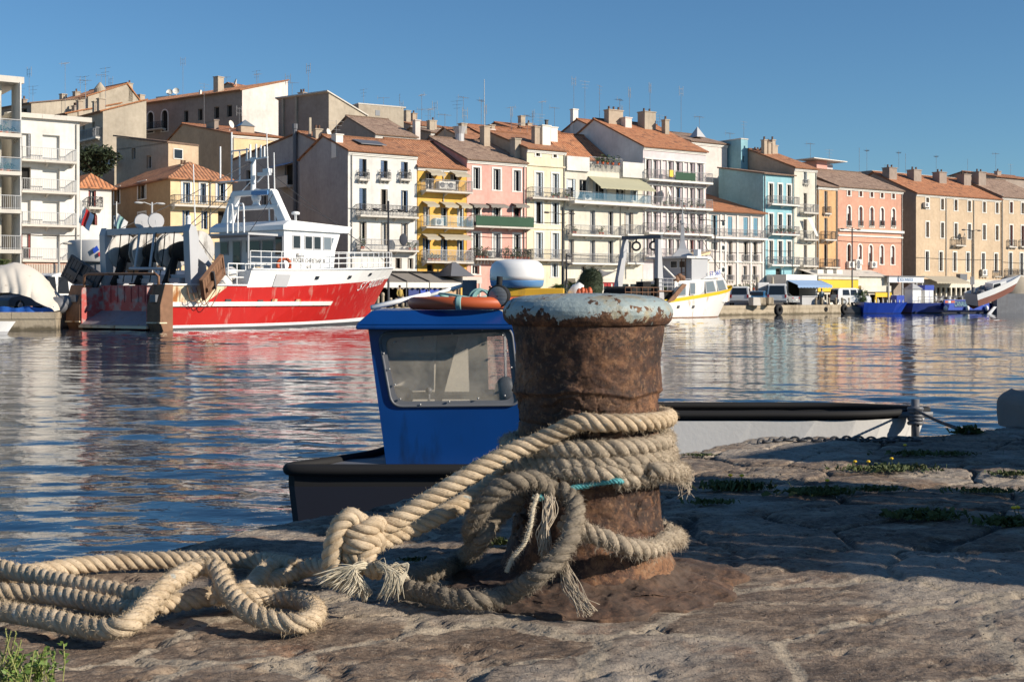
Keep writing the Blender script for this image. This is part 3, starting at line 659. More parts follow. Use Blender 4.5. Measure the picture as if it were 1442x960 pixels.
chimney(b.roof,.3,2.6,b.H+.8,.8,.7,.9,M['trim'],0); antenna(b.roof,3,8,b.H+1,3.5,2)
# roof house behind it
b=house('hill_house','mustard house with dark tiled roof peeping over the white house',528,586,189,14,12,'yellow',('gable',2.4,'tileb'),side='brown',group=HILL,rows=[([(557,4),(574,6)],196,212,'k',{}),([(545,5)],192,199,'x',{})]); chimney(b.roof,5.6,1.2,b.H+.3,1.6,.6,.6,M['pinkwhite'],0); chimney(b.roof,2.4,1.4,b.H,.5,2.2,.5,M['brown'],0)
# 9 yellow
b=house('town_house','bright yellow house with tan awnings and three railed balconies beside the pink house',588,657,234,0,12,'yellow',('gable',3.0,'tile'),
  rows=[([(605,12),(640,12)],243,267,'gw',{}),([(600.5,9),(625.5,9.5),(648.5,9.5)],291,318,('cw','gw','cp'),{}),([(600.5,10),(625.5,9.5),(648.5,9.5)],335,367,'gb',{}),([(606,9),(632,10)],372,385,'k',{})])
bal(b,592,658,268,15,'bars',1.0,'railg'); bal(b,592.5,659,319,15,'glass',1.0,'railw'); bal(b,593,659,368,16,'scroll',1.0,'railw')
for x0,x1,y_ in ((599,620,239),(633,655,241),(594,611,283),(619,638,284),(642,657,285),(594,613,329),(618,657,329)): awning(b.e,b.u(x0),min(b.W,b.u(x1)),b.z(y_,x0),1.0,.38)
for x_,y_ in ((615,266),(627,266.5),(610,318)): acunit(b.e,b.u(x_),b.z(y_,x_),.9,.7)
drainpipe(b.e,b.u(624),b.z(290,624),b.H-.3); plants(b.e,b.u(596),b.u(616),b.z(367,593),4,.4)
# 10 pink
b=house('town_house','pink house with a green cloth-covered balcony and white window surrounds',657.5,741,224,0,13,'pink',('gable',2.6,'tileb'),sur=M['trim'],
  rows=[([(671,10),(699.5,10.5),(728,10.5)],236,266,('gg','gg','gg'),{}),([(671,10),(699.5,10),(728,11)],290,316,('gw','gw','kr'),{}),([(671,11),(699.5,10.5),(728,10)],328,362,('gg','cg','gg'),{}),([(670,10)],374,386,'g',{})])
bb=bal(b,662,743,318,15,'bars',1.0,'iron'); z=b.z(318,662); mb=MB(); mb.box(b.u(662),b.u(743),-1.03,-1.005,z+.02,z+.92); mb.build('green_cloth',M['green'],bb)
bal(b,662,743,364,14,'bars',1.0,'iron'); plants(b.e,b.u(663),b.u(682),b.z(364,662),4,.9); plants(b.e,b.u(703),b.u(741),b.z(364,662),7,.9); acunit(b.e,b.u(682),b.z(363,682),.9,.7)
for x0,x1 in ((661,682),(685,710),(720,739)): awning(b.e,b.u(x0),b.u(x1),b.z(286,x0),.8,.25,M['canvasg'])
mb=MB(); 
for i in range(14): u=b.u(665)+i*.38; mb.box(u,u+.14,-.3,-.003,b.z(364,662)-.5,b.z(364,662)-.17)
mb.build('corbels',M['trim'],b.e); drainpipe(b.e,b.W-.3,1,b.H-.3)
chimney(b.roof,5.4,5.0,b.H+1.9,2.0,.7,.8,M['umber'],0); chimney(b.roof,6.6,1.5,b.H+.6,1.8,.7,.9,M['stone'],0)
mb=MB(); mb.lathe([(.45,0),(.45,.8),(.75,1.5),(.7,1.5)],(3.2,6.2,b.H+2.4),14); mb.build('roof_vent',M['gry'],b.roof); antenna(b.roof,2,7,b.H+2,4,0); antenna(b.roof,5,8,b.H+2,5,1)
# 11 cream
b=house('town_house','tall narrow cream house with an attic floor and pale blue shutters beside the pink house',742,796.5,209,0,13,'cream',('gable',2.2,'tile'),side='umber',
  rows=[([(757.5,6),(781.5,5)],211.5,220,'kw',{'sur':M['trim']}),([(759,11),(782,10)],243,276,'cp',{'sur':M['trim']}),([(759,11),(782,10)],284,315,('kp','gp'),{'sur':M['trim']}),([(759,11),(782,10)],327.5,363,'cp',{'sur':M['trim']}),([(781,9)],371,390,'lp',{'sur':M['trim']})])
bal(b,743.5,797,278,14,'bars',.8,'railg'); bal(b,743.5,797,365,14,'bars',.8,'railg'); plants(b.e,b.u(768),b.u(796),b.z(278,743),3,.5)
mb=MB(); mb.box(0,b.W,-.12,-.003,b.z(233,742),b.z(231,742)); mb.box(0,b.W,-.1,-.003,b.z(322,742),b.z(320,742)); mb.build('string_course',M['cream'],b.e); drainpipe(b.e,b.W-.2,1,b.H-.2)
chimney(b.roof,2.5,2.0,b.H+.7,1.7,.6,.6,M['umber'],0); chimney(b.roof,3.6,2.0,b.H+.7,1.9,1.0,.7,M['trim'],0); chimney(b.roof,.3,7,b.H+1.8,.7,1,.8,M['pinkwhite'],2)
b=house('hill_house','dark-sided rooftop house with white dormer front and shallow orange roof above the cream house',765,806,191,26,10,'white',('gable',1.5,'tileo'),side='brown',group=HILL,rows=[([(776,5),(792,5)],195,204,'k',{})]); antenna(b.roof,4,3,b.H+1,4,0); antenna(b.roof,1,2,b.H+1,2.5,2); chimney(b.roof,2,2,b.H+1,1.2,.3,.3,M['iron'],0)
# 12 white balconied
b=house('town_house','white house with glass-railed upper terrace and a wide olive awning beside the lilac block',796.5,905,229,0,13,'creamw',('flat',.08,'slab',.0,.0),
  rows=[([(804,14),(822,13),(845,22),(874,14),(893,12)],252,278,('xp','g','gp','g','lp'),{}),([(804.5,8),(834.5,8),(860,8),(885.5,14)],295,328,('cw','cg','gg','cw'),{}),([(804.5,8),(834.5,8),(860,8),(885.5,14)],337,369,('cw','cg','gg','cw'),{}),([(822,7),(834,7)],375,392,'gw',{})],cornice=False)
bal(b,798,906,283,13,'glass',1.3,'railw','trim',.28); bal(b,798,872,330,13,'bars',.9,'railg','trim'); bal(b,876,899,330,13,'bars',.9,'railg','trim'); bal(b,798,872,370,13,'bars',.9,'railg','trim'); bal(b,876,899,370,13,'bars',.9,'railg','trim')
awning(b.e,b.u(828),b.u(905),b.z(248,828),2.0,1.2,M['olive'],.15); plants(b.e,b.u(800),b.u(806),b.z(329,798),2,.4); plants(b.e,b.u(838),b.u(844),b.z(329,798),2,.6); acunit(b.e,b.u(820),b.z(282,820))
for x_ in (873.5,): drainpipe(b.e,b.u(x_),1,b.H-.2)
mb=MB(); mb.box(0,b.u(828),-.25,-.003,b.z(240,797),b.H+.65); mb.build('parapet',M['white'],b.e); mb=MB(); mb.box(b.u(875),b.W,-.25,-.003,b.z(244,797),b.H+.5); mb.build('parapet',M['white'],b.e)
r=MB(); 
for i in range(26): u=b.u(829)+i*(b.u(875)-b.u(829))/25; r.bar((u,-.15,b.H-.6),(u,-.15,b.H+.75),.03)
r.bar((b.u(829),-.15,b.H+.75),(b.u(875),-.15,b.H+.75),.05); r.build('railing',M['railg'],b.e); plants(b.e,b.u(832),b.u(870),b.H+.05,5,.7)
b2=house('hill_house','set-back penthouse with orange tile roof above the white terrace',798,858,222,5,9,'white',('gable',3.0,'tileo'),group=HILL,rows=[([(812,10),(835,16)],225,236,'l',{})]); chimney(b2.roof,.4,3,b2.H+1.2,2.2,.9,.7,M['trim'],0)
# 13 lilac block
gl=('cl','gl','cl')
b=house('apartment_block','lilac grey apartment block with four floors of loggias and a high white side wall',905.5,994,206,0,16,'lilac',('gable',3.6,'tileo'),side='white',
  rows=[([(912,6),(923,7.5),(943.5,7),(955,7.5),(974,6.5),(985,8)],y0,y1,st,{}) for y0,y1,st in ((225,251,('kl','cl','cl','gl','cl','cl')),(261,287,('cl','gl','cl','gb','cl','cl')),(298,324,('cl','cl','cl','gl','cl','cl')),(336,358,('cl','gl','gl','cl','gr','cl')))],cat='apartment block')
for ys in (252,290,327): bal(b,906,996,ys,13,'bars',.9,'railg','trim',.2)
bal(b,906,996,361,11,'bars',.9,'railg','trim',.2)
mb=MB()
for x_ in (908,917.8,931,939,949,961.5,969,979,990.5): 
    for y0,y1 in ((223,252),(259.5,289),(296.5,326),(334.5,360)): mb.box(b.u(x_)-.09,b.u(x_)+.09,-.12,-.003,b.z(y1,906),b.z(y0,906))
for y0 in (222,258.5,295.5,333.5): mb.box(.1,b.W-.1,-.2,-.121,b.z(y0+1.6,906),b.z(y0,906))
mb.build('window_frame_bands',M['trim'],b.e); z=b.z(252,906); mb=MB(); mb.box(b.u(943),b.u(971),-.93,-.9,z+.05,z+.85); mb.build('green_cloth',M['green'],b.e)
mb=MB(); mb.box(b.u(934),b.u(939),-1.0,-.93,z+.3,z+1.0); mb.build('yellow_towel',M['yel'],b.e); plants(b.e,b.u(925),b.u(990),b.z(290,906),7,.5); plants(b.e,b.u(928),b.u(988),b.z(327,906),5,.4); dish(b.e,b.u(934),-.75,b.z(271,934),.5)
chimney(b.roof,1.9,7,b.H+3.0,1.6,2.0,.8,M['umber'],3); chimney(b.roof,3.0,6.2,b.H+2.2,1.6,.9,.8,M['pinkwhite'],0); chimney(b.roof,6.2,6.5,b.H+2.7,2.0,1.6,1.2,M['stone'],2); chimney(b.roof,7.6,5,b.H+2.2,1.6,.6,.6,M['stone'],1)
for x_,y_,h_,k_ in ((.6,7.8,5.5,2),(3.6,8,4,0),(5.0,8,5.5,1),(8,8,6.5,1)): antenna(b.roof,x_,y_,b.H+3,h_,k_,.5)
b=house('hill_house','white rooftop house with a side dish and stepped chimney left of the lilac block roof',849,885,186,20,10,'pinkwhite',('gable',2.0,'tileo'),side='white',group=HILL); dish(b.roof,-.5,2.5,b.H-.2,.6); chimney(b.roof,-.1+.4,6,b.H+1,2.4,.8,.6,M['trim'],0); antenna(b.roof,.4,6.2,b.H+3,5.5,1); antenna(b.roof,2,6,b.H+2,6.5,2)
# 14 blank wall
b=house('hill_house','blank pinkish-white house wall between the lilac block and the blue house',972,1024,199,9,12,'pinkwhite',('gable',1.7,'tileb'),group=HILL); mb=MB(); mb.add([(2.6,1.6,b.H+.9),(4,1.6,b.H+.9),(4,3,b.H+.9),(2.6,3,b.H+.9),(3.3,2.3,b.H+2.2)],[(0,1,4),(1,2,4),(2,3,4),(3,0,4),(0,3,2,1)]); mb.build('skylight',M['gry'],b.roof); antenna(b.roof,4.3,3,b.H+1.2,3,0); antenna(b.roof,3.2,5,b.H+1.5,7,1)
# 15 low white house
b=house('town_house','low white house with porthole windows and blue doors between the lilac block and blue house',995,1075,296,0,9,'pinkwhite',('mono',2.6,'tileo'),
  rows=[([(1006,10)],303,331,'gt',{}),([(1028,7.5),(1050,7.5),(1064,7.5)],305,331,'gth',{}),([(1028,8),(1050,7.5),(1063.5,7.5)],339,367,('cw','gw','gw'),{}),([(1006,10)],341,352,'g',{}),([(1028,7.5),(1049,7.5),(1062.5,7)],374,394,('kw','cw','gw'),{})],ov=.6)
bal(b,996,1075,333,11,'bars',.7,'railg','trim',.22); mb=MB(); mb.box(0,b.W,-.15,-.003,b.z(369,995),b.z(367,995)); 
for x_ in (995.8,1014.5,1021,1038,1057,1074): mb.box(b.u(x_)-.12,b.u(x_)+.12,-.1,-.003,0,b.z(298,995))
mb.build('string_course',M['trim'],b.e)
for x_,y_ in ((1017.8,315),(1017.8,349),(1017.8,380)):
    mb=MB(); u,z=b.u(x_),b.z(y_,x_); mb.lathe([(.38,0),(.42,.06),(.26,.08),(.25,.03)],(u,0,z),18,0,(0,-1,0)); o=mb.build('porthole_window',M['trim'],b.e); mb=MB(); mb.lathe([(.25,.035),(.01,.04)],(u,0,z),18,0,(0,-1,0)); mb.build('pane',M['glass'],o)
for x_ in (1028,1050,1063.5): bal(b,x_-5,x_+5,368,9,'bars',.2,'railg',None,.08)
for x_ in (1028,1050,1063): bal(b,x_-5,x_+5,394.5,7,'bars',.2,'railg',None,.08)
# 16 blue
b=house('town_house','sky blue house with white window frames and three railed balconies',1075,1117.5,245,0,7,'blue',('mono',1.2,'tileb'),side='blue',sur=M['trim'],
  rows=[([(1085.5,7),(1098.5,6.5),(1111,6.5)],258.5,286,('gw','gg','gw'),{}),([(1085.5,7),(1098.5,6.5),(1111,6.5)],301,328,'gg',{}),([(1085.5,7),(1098.5,7),(1111,7)],339,371,('cw','gg','cw'),{}),([(1096.5,10)],378,391,'k',{'sur':None})],cornice=False)
for ys in (287,329,372.5): bal(b,1080,1119,ys,11,'bars',.8,'railg','trim')
plants(b.e,b.u(1084),b.u(1116),b.z(329,1080),5,.4); drainpipe(b.e,.2,1,b.H-.2); drainpipe(b.e,b.W-.2,1,b.H-.2)
bl=b; b=house('town_house','tall blue back wing with a raised fin wall behind the sky blue house',1043.5,1053,196,7.1,9,'blue',('flat',.12,'slab',.05,.05),side='blue',cornice=False,rows=[([(1047,3)],220,229,'k',{})])
mb=MB(); W2=b.W; zt=b.H; mb.box(W2+.003,bl.W+2.2,0.05,9,0,bl.H+1.3); mb.build('rear_wall',M['blue'],b.e)
# 17 narrow cream
b=house('town_house','narrow ivory house with one window per floor between the blue and orange houses',1118.5,1150,236,0,14,'creamw',('gable',2.6,'tile'),side='umber',
  rows=[([(1134,6)],239,258,'cp',{}),([(1134,6.5)],272,298,'gw',{}),([(1134,6.5)],309,335,'gw',{}),([(1134,6.5)],345,373,'cw',{}),([(1132,7)],379,387,'k',{})])
bal(b,1131,1138,259,6,'bars',.25,'railg',None,.08); bal(b,1126,1146,299,11,'bars',.7,'railg'); bal(b,1126,1146,336.5,11,'bars',.7,'railg'); bal(b,1125,1146,374,11,'bars',.7,'railg'); drainpipe(b.e,b.W-.15,1,b.H-.2)
mb=MB(); z=b.z(318,1136); mb.prism([(b.u(1130),-.7,z+.9),(b.u(1141),-.9,z-1.2),(b.u(1144),-.9,z-1.2),(b.u(1136),-.7,z+.9)],(0,.03,0)); mb.build('white_sheet',M['trim'],b.e)
for x_,h_ in ((.6,1.4),(1.6,1.2),(2.6,1.6),(3.2,1.0)): chimney(b.roof,x_,5+x_*.3,b.H+2.2,h_,.5,.5,M['umber'],1)
b2=house('hill_house','rooftop terrace house with dark loggia behind the ivory house',1053,1116,222,10,9,'brown',('flat',.15,'slab',.1,.1),group=HILL,cornice=False)
chimney(b2.roof,3.8,2,b2.H,1.2,1.5,1,M['umber'],3); antenna(b2.roof,3.4,4,b2.H,6.4,2,.2); antenna(b2.roof,1,4,b2.H,4.4,0); mb=MB(); mb.box(.3,3.2,.1,.16,b2.H+.15,b2.H+1.1); mb.build('railing',M['gryd'],b2.roof)
chimney(b2.roof,5.4,1.5,b2.H,1.2,.5,.9,M['trim'],0)
# 18 orange
b=house('town_house','narrow orange house with small iron balconies beside the salmon building',1151,1179,262,0,12,'orange',('gable',2.0,'tileb'),
  rows=[([(1163,6)],269,299,'cw',{}),([(1163,6)],307,336,'cw',{}),([(1163,6.5)],344,375,'kw',{}),([(1162,6)],379,387,'k',{})])
bal(b,1159,1168,300,9,'bars',.35,'iron'); bal(b,1156,1172,337,11,'bars',.7,'iron'); bal(b,1155,1176,376,11,'bars',.8,'iron'); drainpipe(b.e,b.W-.15,1,b.H-.2); drainpipe(b.e,.12,1,b.H-.2)
b2=house('hill_house','yellow and lilac rooftop extension with a thin white canopy above the orange house',1152,1178,244,7,6,'cream',('flat',.12,'trim',.1,.1),group=HILL,cornice=False); mb=MB(); mb.box(.1,2.0,.3,3,b2.H+.13,b2.H+1.6,0); mb.box(2.05,b2.W,.6,.75,b2.H+.13,b2.H+1.3,1); mb.bar((-1.5,.8,b2.H+1.75),(b2.W+1.2,.8,b2.H+1.62),3.0,.1,mi=2); mb.build('canopy',[M['pink'],M['lilac'],M['trim']],b2.e); antenna(b2.roof,2,3,b2.H,5.2,0); antenna(b2.roof,5.5,3,b2.H,4.5,2)
# 19 salmon
s_=M['trim']
b=house('town_house','broad salmon building with round-arched windows and a white mid-height cornice',1180,1271,262.5,0,13,'salmon',('gable',2.6,'tileb'),side='brown',sur=s_,
  rows=[([(1195.5,5),(1212,5),(1227.5,5),(1242,5),(1258,5)],266,275.5,('g','g','l','g','g'),{}),([(1195.5,6.2),(1212,6.2),(1227.5,6.2),(1242,6.2),(1258,6.2)],290,318,('x','b','b','x','x'),{'arch':True}),
  ([(1195.5,6.2),(1211,6.2),(1226,6.2),(1241.5,6.2),(1257,6.2)],344,371,('k','x','x','x','x'),{'arch':True})])
mb=MB(); mb.box(0,b.W,-.28,-.003,b.z(325,1180),b.z(321.5,1180)); mb.box(0,b.W,-.12,-.003,b.z(332,1180),b.z(330,1180)); mb.build('mid_cornice',M['trim'],b.e)
for x_,y_ in ((1192,377),(1202,380),(1202,374),(1224,377)): acunit(b.e,b.u(x_),b.z(y_,x_),.95,.75)
drainpipe(b.e,b.W-.15,1,b.H-.2)
for x_ in (1195.5,1212,1227.5,1242,1258): bal(b,x_-3.3,x_+3.3,318,7,'bars',.14,'iron',None,.06)
b2=house('hill_house','long pale parapet wall house running behind the beige terrace roofs',1228,1412,241,14,10,'stone',('flat',.1,'slab',.05,.05),side='brown',group=HILL,cornice=False)
for x_,h_,k_ in ((1,5,2),(2.6,4.8,0),(9.5,5,0),(11,4.8,2),(18,5,0),(25.5,5,2),(6.5,2.6,2)): antenna(b2.roof,x_,3,b2.H-.5,h_,k_,.6)
for x_,h_ in ((-2.2,4.6),(-3.2,4),(-4.3,3.2)): antenna(b2.roof,x_,6,b2.H-2.2,h_,0,.3)
# 20, 21 beige terrace
def cols(l,w): return [(x,w) for x in l]
c0=[1306,1327,1346,1365,1386,1404]
b=house('town_house','long beige terrace house with six bays and big square chimneys right of the salmon one',1290,1409,272,0,13,'beige',('gable',3.0,'tileo'),side='brown',sur=s_,
  rows=[(cols(c0,5.6),278.5,294,('l','g','g','g','c','c'),{}),(cols(c0,5.6),312.5,334,('l','gw','cw','cg','cw','g'),{}),(cols([1305.5,1325,1344.5,1363,1384.5,1402.5],6),354,381,('gg','gw','cw','cg','cg','gw'),{})])
for x_ in (1332,1371): drainpipe(b.e,b.u(x_),1,b.H-.2)
bal(b,1340,1354,345,11,'bars',.7,'iron'); acunit(b.e,b.u(1299),b.z(292,1299)); acunit(b.e,b.u(1380),b.z(388,1380),1,.8); dish(b.e,b.u(1353),-.5,b.z(330,1353),.35)
for x_ in (1384,1403): bal(b,x_-5,x_+5,389,8,'bars',.3,'iron',None,.08)
for q in (.05,.36,.66,.96): chimney(b.roof,max(.8,b.W*q-.6),4.6,b.H+1.75,1.7,1.5,1.1,M['brown'],2)
b=house('town_house','beige terrace house at the right edge with tall narrow windows and a drainpipe seam',1410.2,1475,277,0,13,'beige',('gable',3.0,'tileb'),sur=s_,
  rows=[(cols([1424,1440,1457],5.6),284.5,300,('gr','c','g'),{}),(cols([1424,1440,1457],5.6),317,346,('gr','gr','g'),{}),(cols([1423,1438.5,1455],6),356,387,('cg','cg','cg'),{})])
drainpipe(b.e,.15,1,b.H+.4); bal(b,1418,1429,347,9,'bars',.4,'iron'); bal(b,1435,1446,347,9,'bars',.4,'iron'); chimney(b.roof,.9,4.0,b.H+1.6,1.9,1.6,1.1,M['brown'],2); bal(b,1415,1446,388,9,'bars',.5,'iron')
b2=house('hill_house','dark tiled roof house rising at the right edge of the skyline',1402,1475,249,20,12,'brown',('gable',1.2,'tile'),group=HILL,cornice=False); antenna(b2.roof,3,2,b2.H+.5,4.5,0); antenna(b2.roof,7,2,b2.H+.5,2.6,2); chimney(b2.roof,5,3,b2.H+.8,.5,1,.6,M['brown'],1)
# filler roofs on the skyline between the yellow and lilac houses
for lab,xa,xb,y,s,D,wl,rf,sd in (
  ('beige rooftop house with pinkish parapet above the yellow and pink houses',606,662,187,30,9,'stone',('gable',1.0,'tileb'),'brown'),
  ('low dark-gabled house between the beige rooftops and pink house roof',578,626,176,46,10,'pinkwhite',('gable',1.2,'tile'),'brown'),
  ('wide tile-roofed house just behind the pink house roof',660,735,199,16,10,'umber',('gable',1.9,'tile'),'umber'),
  ('orange-roofed house behind the cream house with a low gable',692,800,197,17,11,'stone',('gable',2.2,'tileo'),'brown'),
  ('brown-roofed house with pale front on the skyline above the cream house',728,800,183,34,10,'white',('gable',1.4,'tileo'),'brown'),
  ('orange-roofed house on the skyline behind the lilac block',885,985,196,22,12,'pinkwhite',('gable',1.6,'tileo'),'umber')):
    b=house('hill_house',lab,xa,xb,y,s,D,wl,rf,side=sd,group=HILL)
    for k in range(4): antenna(b.roof,b.W*(.1+.8*rnd.random()),D*.4,b.H+.8,2.5+3.5*rnd.random(),k%3,rnd.random()*3)
    for k in range(2): chimney(b.roof,b.W*(.15+.35*k+.2*rnd.random()),D*(.3+.2*k),b.H+.8,.9+.6*rnd.random(),.7,.7,M[('stone','umber','pinkwhite')[k]],k)
mast=MB(); p=P(682,180,150); mast.tube([p-Vector((0,0,4)),P(682,112,150)],[.07,.04],8)
tag(mast.build('radio_mast',M['steel'],loc=p-Vector((0,0,4))),'tall thin radio mast standing above the rooftops over the pink house','mast')
# ------------------------------------------------------------------ boats
class Hull:
    """frame at mid stern on the waterline: x forward, y to port"""
    def __init__(h,name,label,loc,ang,Lw,Ld,B,group=None,cat='fishing boat',pz=3.7,t0d=.5,t0w=.32,pd=2.4,pw=1.7,sternw=.9):
        h.Lw,h.Ld,h.B,h.pz,h.t0d,h.t0w,h.pd,h.pw,h.sw=Lw,Ld,B,pz,t0d,t0w,pd,pw,sternw
        h.portk=1; h.loc=Vector(loc); h.ang=ang; h.e=thing(name,label,cat,loc,ang,group)
    def pt(h,t,z,side=-1,off=0):
        k=min(1.15,max(-.15,z/h.pz)); L=h.Lw+(h.Ld-h.Lw)*k; t0=h.t0w+(h.t0d-h.t0w)*k; p=h.pw+(h.pd-h.pw)*k
        s=1-max(0,(t-t0)/(1-t0))**p; sw=h.sw+(1-h.sw)*min(1,max(0,k)); flare=.86+.14*min(1,max(0,k))
        b=h.B/2*s*flare*(sw+(1-sw)*min(1,t/.25))
        return Vector((t*L,side*(b*(h.portk if side>0 else 1)+off),z))
    def world(h,v): c,s=math.cos(h.ang),math.sin(h.ang); return Vector((h.loc.x+c*v[0]-s*v[1],h.loc.y+s*v[0]+c*v[1],h.loc.z+v[2]))
    def px(h,v): return proj(h.world(v))
    def find(h,x,y,side=-1,off=0):
        """hull point seen at picture position (x,y)"""
        z=1.0
        for _ in range(6):
            lo,hi=0.0,1.0
            for _ in range(30):
                m=(lo+hi)/2
                if h.px(h.pt(m,z,side,off))[0]<x: lo=m
                else: hi=m
            w=h.world(h.pt(lo,z,side,off)); z=CZ-(y-HY)/F*w.y-h.loc.z
        return lo,z
    def skin(h,ts,levels,mis,mb,close_stern=True):
        """levels: functions of t giving z, bottom to top"""
        for side in (-1,1):
            rows=[[h.pt(t,lv(t),side) for lv in levels] for t in ts]
            for j in range(len(levels)-1):
                for i in range(len(ts)-1): mb.add([rows[i][j],rows[i+1][j],rows[i+1][j+1],rows[i][j+1]],[(0,1,2,3)],mis[j](ts[i]) if callable(mis[j]) else mis[j])
        if close_stern:
            a=[h.pt(0,lv(0),-1) for lv in levels]; b=[h.pt(0,lv(0),1) for lv in levels]
            for j in range(len(levels)-1): mb.add([a[j],b[j],b[j+1],a[j+1]],[(0,1,2,3)],mis[j](0) if callable(mis[j]) else mis[j])
    def deck(h,ts,zf,mb,mi=0,inset=.05):
        for i in range(len(ts)-1):
            mb.add([h.pt(ts[i],zf,-1,-inset),h.pt(ts[i+1],zf,-1,-inset),h.pt(ts[i+1],zf,1,-inset),h.pt(ts[i],zf,1,-inset)],[(0,1,2,3)],mi)
def rails(name,pts,h,parent,mat_,n=3,r=.03,post=1):
    mb=MB(); 
    for k in range(n): mb.tube([Vector(p)+Vector((0,0,h*(k+1)/n)) for p in pts],r,6)
    for i,p in enumerate(pts):
        if i%post==0: mb.tube([p,Vector(p)+Vector((0,0,h))],r,6)
    return mb.build(name,mat_,parent)
# --- big red trawler
TA=math.atan2(.82,.574)
T=Hull('fishing_trawler','large red and white stern trawler with rusty trawl gear at the far left quay',(-20.95,69.0,0),TA,19.4,22.4,7.2,cat='trawler'); T.portk=1.32
ts=[0,.03,.08,.14,.2,.2701,.2702,.33,.4,.48,.56,.64,.72,.79,.85,.9,.94,.97,.99,1.0]
ztop=lambda t:2.42 if t<.27015 else 3.33+.45*max(0,(t-.27)/.73)**1.6
zred=lambda t:1.45 if t<.2 else (2.3+.75*((t-.2)/.8)**1.5)
LV=[lambda t:-.6,lambda t:.13+.1*t**3,lambda t:.27+.22*t**3,lambda t:1.38,zred,ztop]
mb=MB(); T.skin(ts,LV,[0,1,2,2,lambda t:4 if t<.2 else (2 if t<.27 else 3)],mb,False)
mb.quad(T.pt(.2701,2.3,-1),T.pt(.2701,2.3,1),T.pt(.2701,3.3,1),T.pt(.2701,3.3,-1),3)
T.deck([0.15,.2,.27,.33],1.5,mb,5); T.deck([.2701,.33,.4,.48,.56,.64,.72,.79,.85,.9,.95,.985],2.9,mb,5)
hull=mb.build('hull',[M['boot'],M['whitec'],M['red'],M['whitep'],M['creamr'],M['gryd']],T.e)
for side in (-1,1):
    mb=MB()
    for i in range(24):
        a,b=i*.027,(i+1)*.027; mb.prism([T.pt(a,1.28,side,.005),T.pt(a,1.52,side,.005),T.pt(b,1.52,side,.005),T.pt(b,1.28,side,.005)],(0,side*.12,0))
    mb.build('rubbing_strake',M['whiter'],hull)
mb=MB()
for side in (-1,1):
    for i in range(28):
        a,b=.2702+i*.026,.2702+(i+1)*.026
        if b>.985: b=.985
        if a>=b: continue
        mb.bar(T.pt(a,ztop(a)+.03,side),T.pt(b,ztop(b)+.03,side),.16,.08)
    for i in range(8): a,b=i*.0335,(i+1)*.0335; mb.bar(T.pt(a,2.45,side),T.pt(b,2.45,side),.16,.08)
mb.build('bulwark_cap',M['whitec'],hull)
# stern: two rusty posts, worn ramp, patched gate
for sg in (-1,1):
    mb=MB(); y0,y1=(-2.35,-3.42) if sg<0 else (3.3,4.55)
    mb.prism([(-.02,y0,-.3),(-.35,y0*1.0,.45),(-.35,y0,1.35),(-.02,y0,2.45),(.5,y0,2.45),(.5,y0,-.3)],(0,y1-y0,0),0)
    mb.box(-.42,.02,min(y0,y1)+.3,max(y0,y1)-.3,1.5,1.9,1); mb.box(-.4,.1,min(y0,y1)-.02,max(y0,y1)+.02,.38,.46,2)
    mb.build('stern_post',[M['rust'],M['gryd'],M['creamr']],T.e,bevel=.03)
    mb=MB(); y=-2.3 if sg<0 else 3.25; mb.prism([(-.3,y,.1),(-.3,y,2.3),(3,y,2.3),(3,y,.1)],(0,-sg*.06,0)); mb.build('ramp_side',[M['redw']],T.e)
mb=MB(); mb.prism([(-.35,-2.34,.12),(-.35,-2.34,.3),(1.9,-2.34,1.5),(1.9,-2.34,1.2)],(0,5.6,0)); mb.build('stern_ramp',M['ramp'],T.e)
mb=MB(); mb.box(-.42,-.3,-2.36,3.3,.1,.24); mb.build('ramp_sill',M['creamr'],T.e)
mb=MB(); mb.box(1.0,1.1,-2.34,3.26,1.0,2.42)
for i in range(10): mb.box(.96,1.002,-2.3+i*.58,-2.26+i*.58,1.5,2.4)
mb.build('stern_gate',M['redw'],T.e)
mb=MB(); mb.tube([(.1,3.5,2.4),(.1,3.5,2.95),(.1,3.25,3.05),(.1,-2.5,3.0),(.1,-2.75,2.85),(.1,-2.75,2.4)],.07,8); mb.build('stern_rail',M['rust'],T.e,True)
# net gantry
mb=MB()
for sg in (-1,1):
    y=-3.4 if sg<0 else 4.2; mb.prism([(1.75,y,2.0),(2.15,y,2.0),(2.3,y,4.9),(2.1,y,5.55),(1.75,y,5.7),(1.6,y,5.3)],(0,-sg*.5,0))
    mb.prism([(2.2,y-sg*.1,3.9),(3.3,y-sg*.1,3.3),(3.3,y-sg*.1,3.6),(2.29,y-sg*.1,4.8)],(0,-sg*.12,0)); mb.bar((2.1,y-sg*.2,2.6),(3.4,y-sg*.2,3.2),.16)
mb.box(1.72,2.2,-2.9,3.7,5.25,5.62); mb.bar((1.9,-2.9,2.9),(1.9,2.9,2.9),.2)
for y in (.75,-.5): mb.tube([(1.2,y-.2,3.4),(1.75,y+.1,5.3)],.07,8)
mb.tube([(1.2,1.0,3.35),(1.2,-1.9,3.3)],.09,8)
mb.build('net_gantry',M['gry'],T.e,bevel=.06)
for y in (.8,-.35):
    mb=MB(); mb.lathe([(.05,-.06),(.42,-.05),(.45,0),(.42,.05),(.05,.06)],(1.9,y,5.95),20,0,(.5,1,0)); mb.bar((1.95,y,5.6),(1.9,y,6.0),.12); mb.build('pulley_block',M['gry'],T.e)
for y in (-3.0,): 
    mb=MB(); mb.tube([(1.9,y,5.6),(1.9,y,6.0)],.13,10); mb.ball((1.9,y,6.05),.14,10,6); mb.build('gantry_light',M['whitec'],T.e)
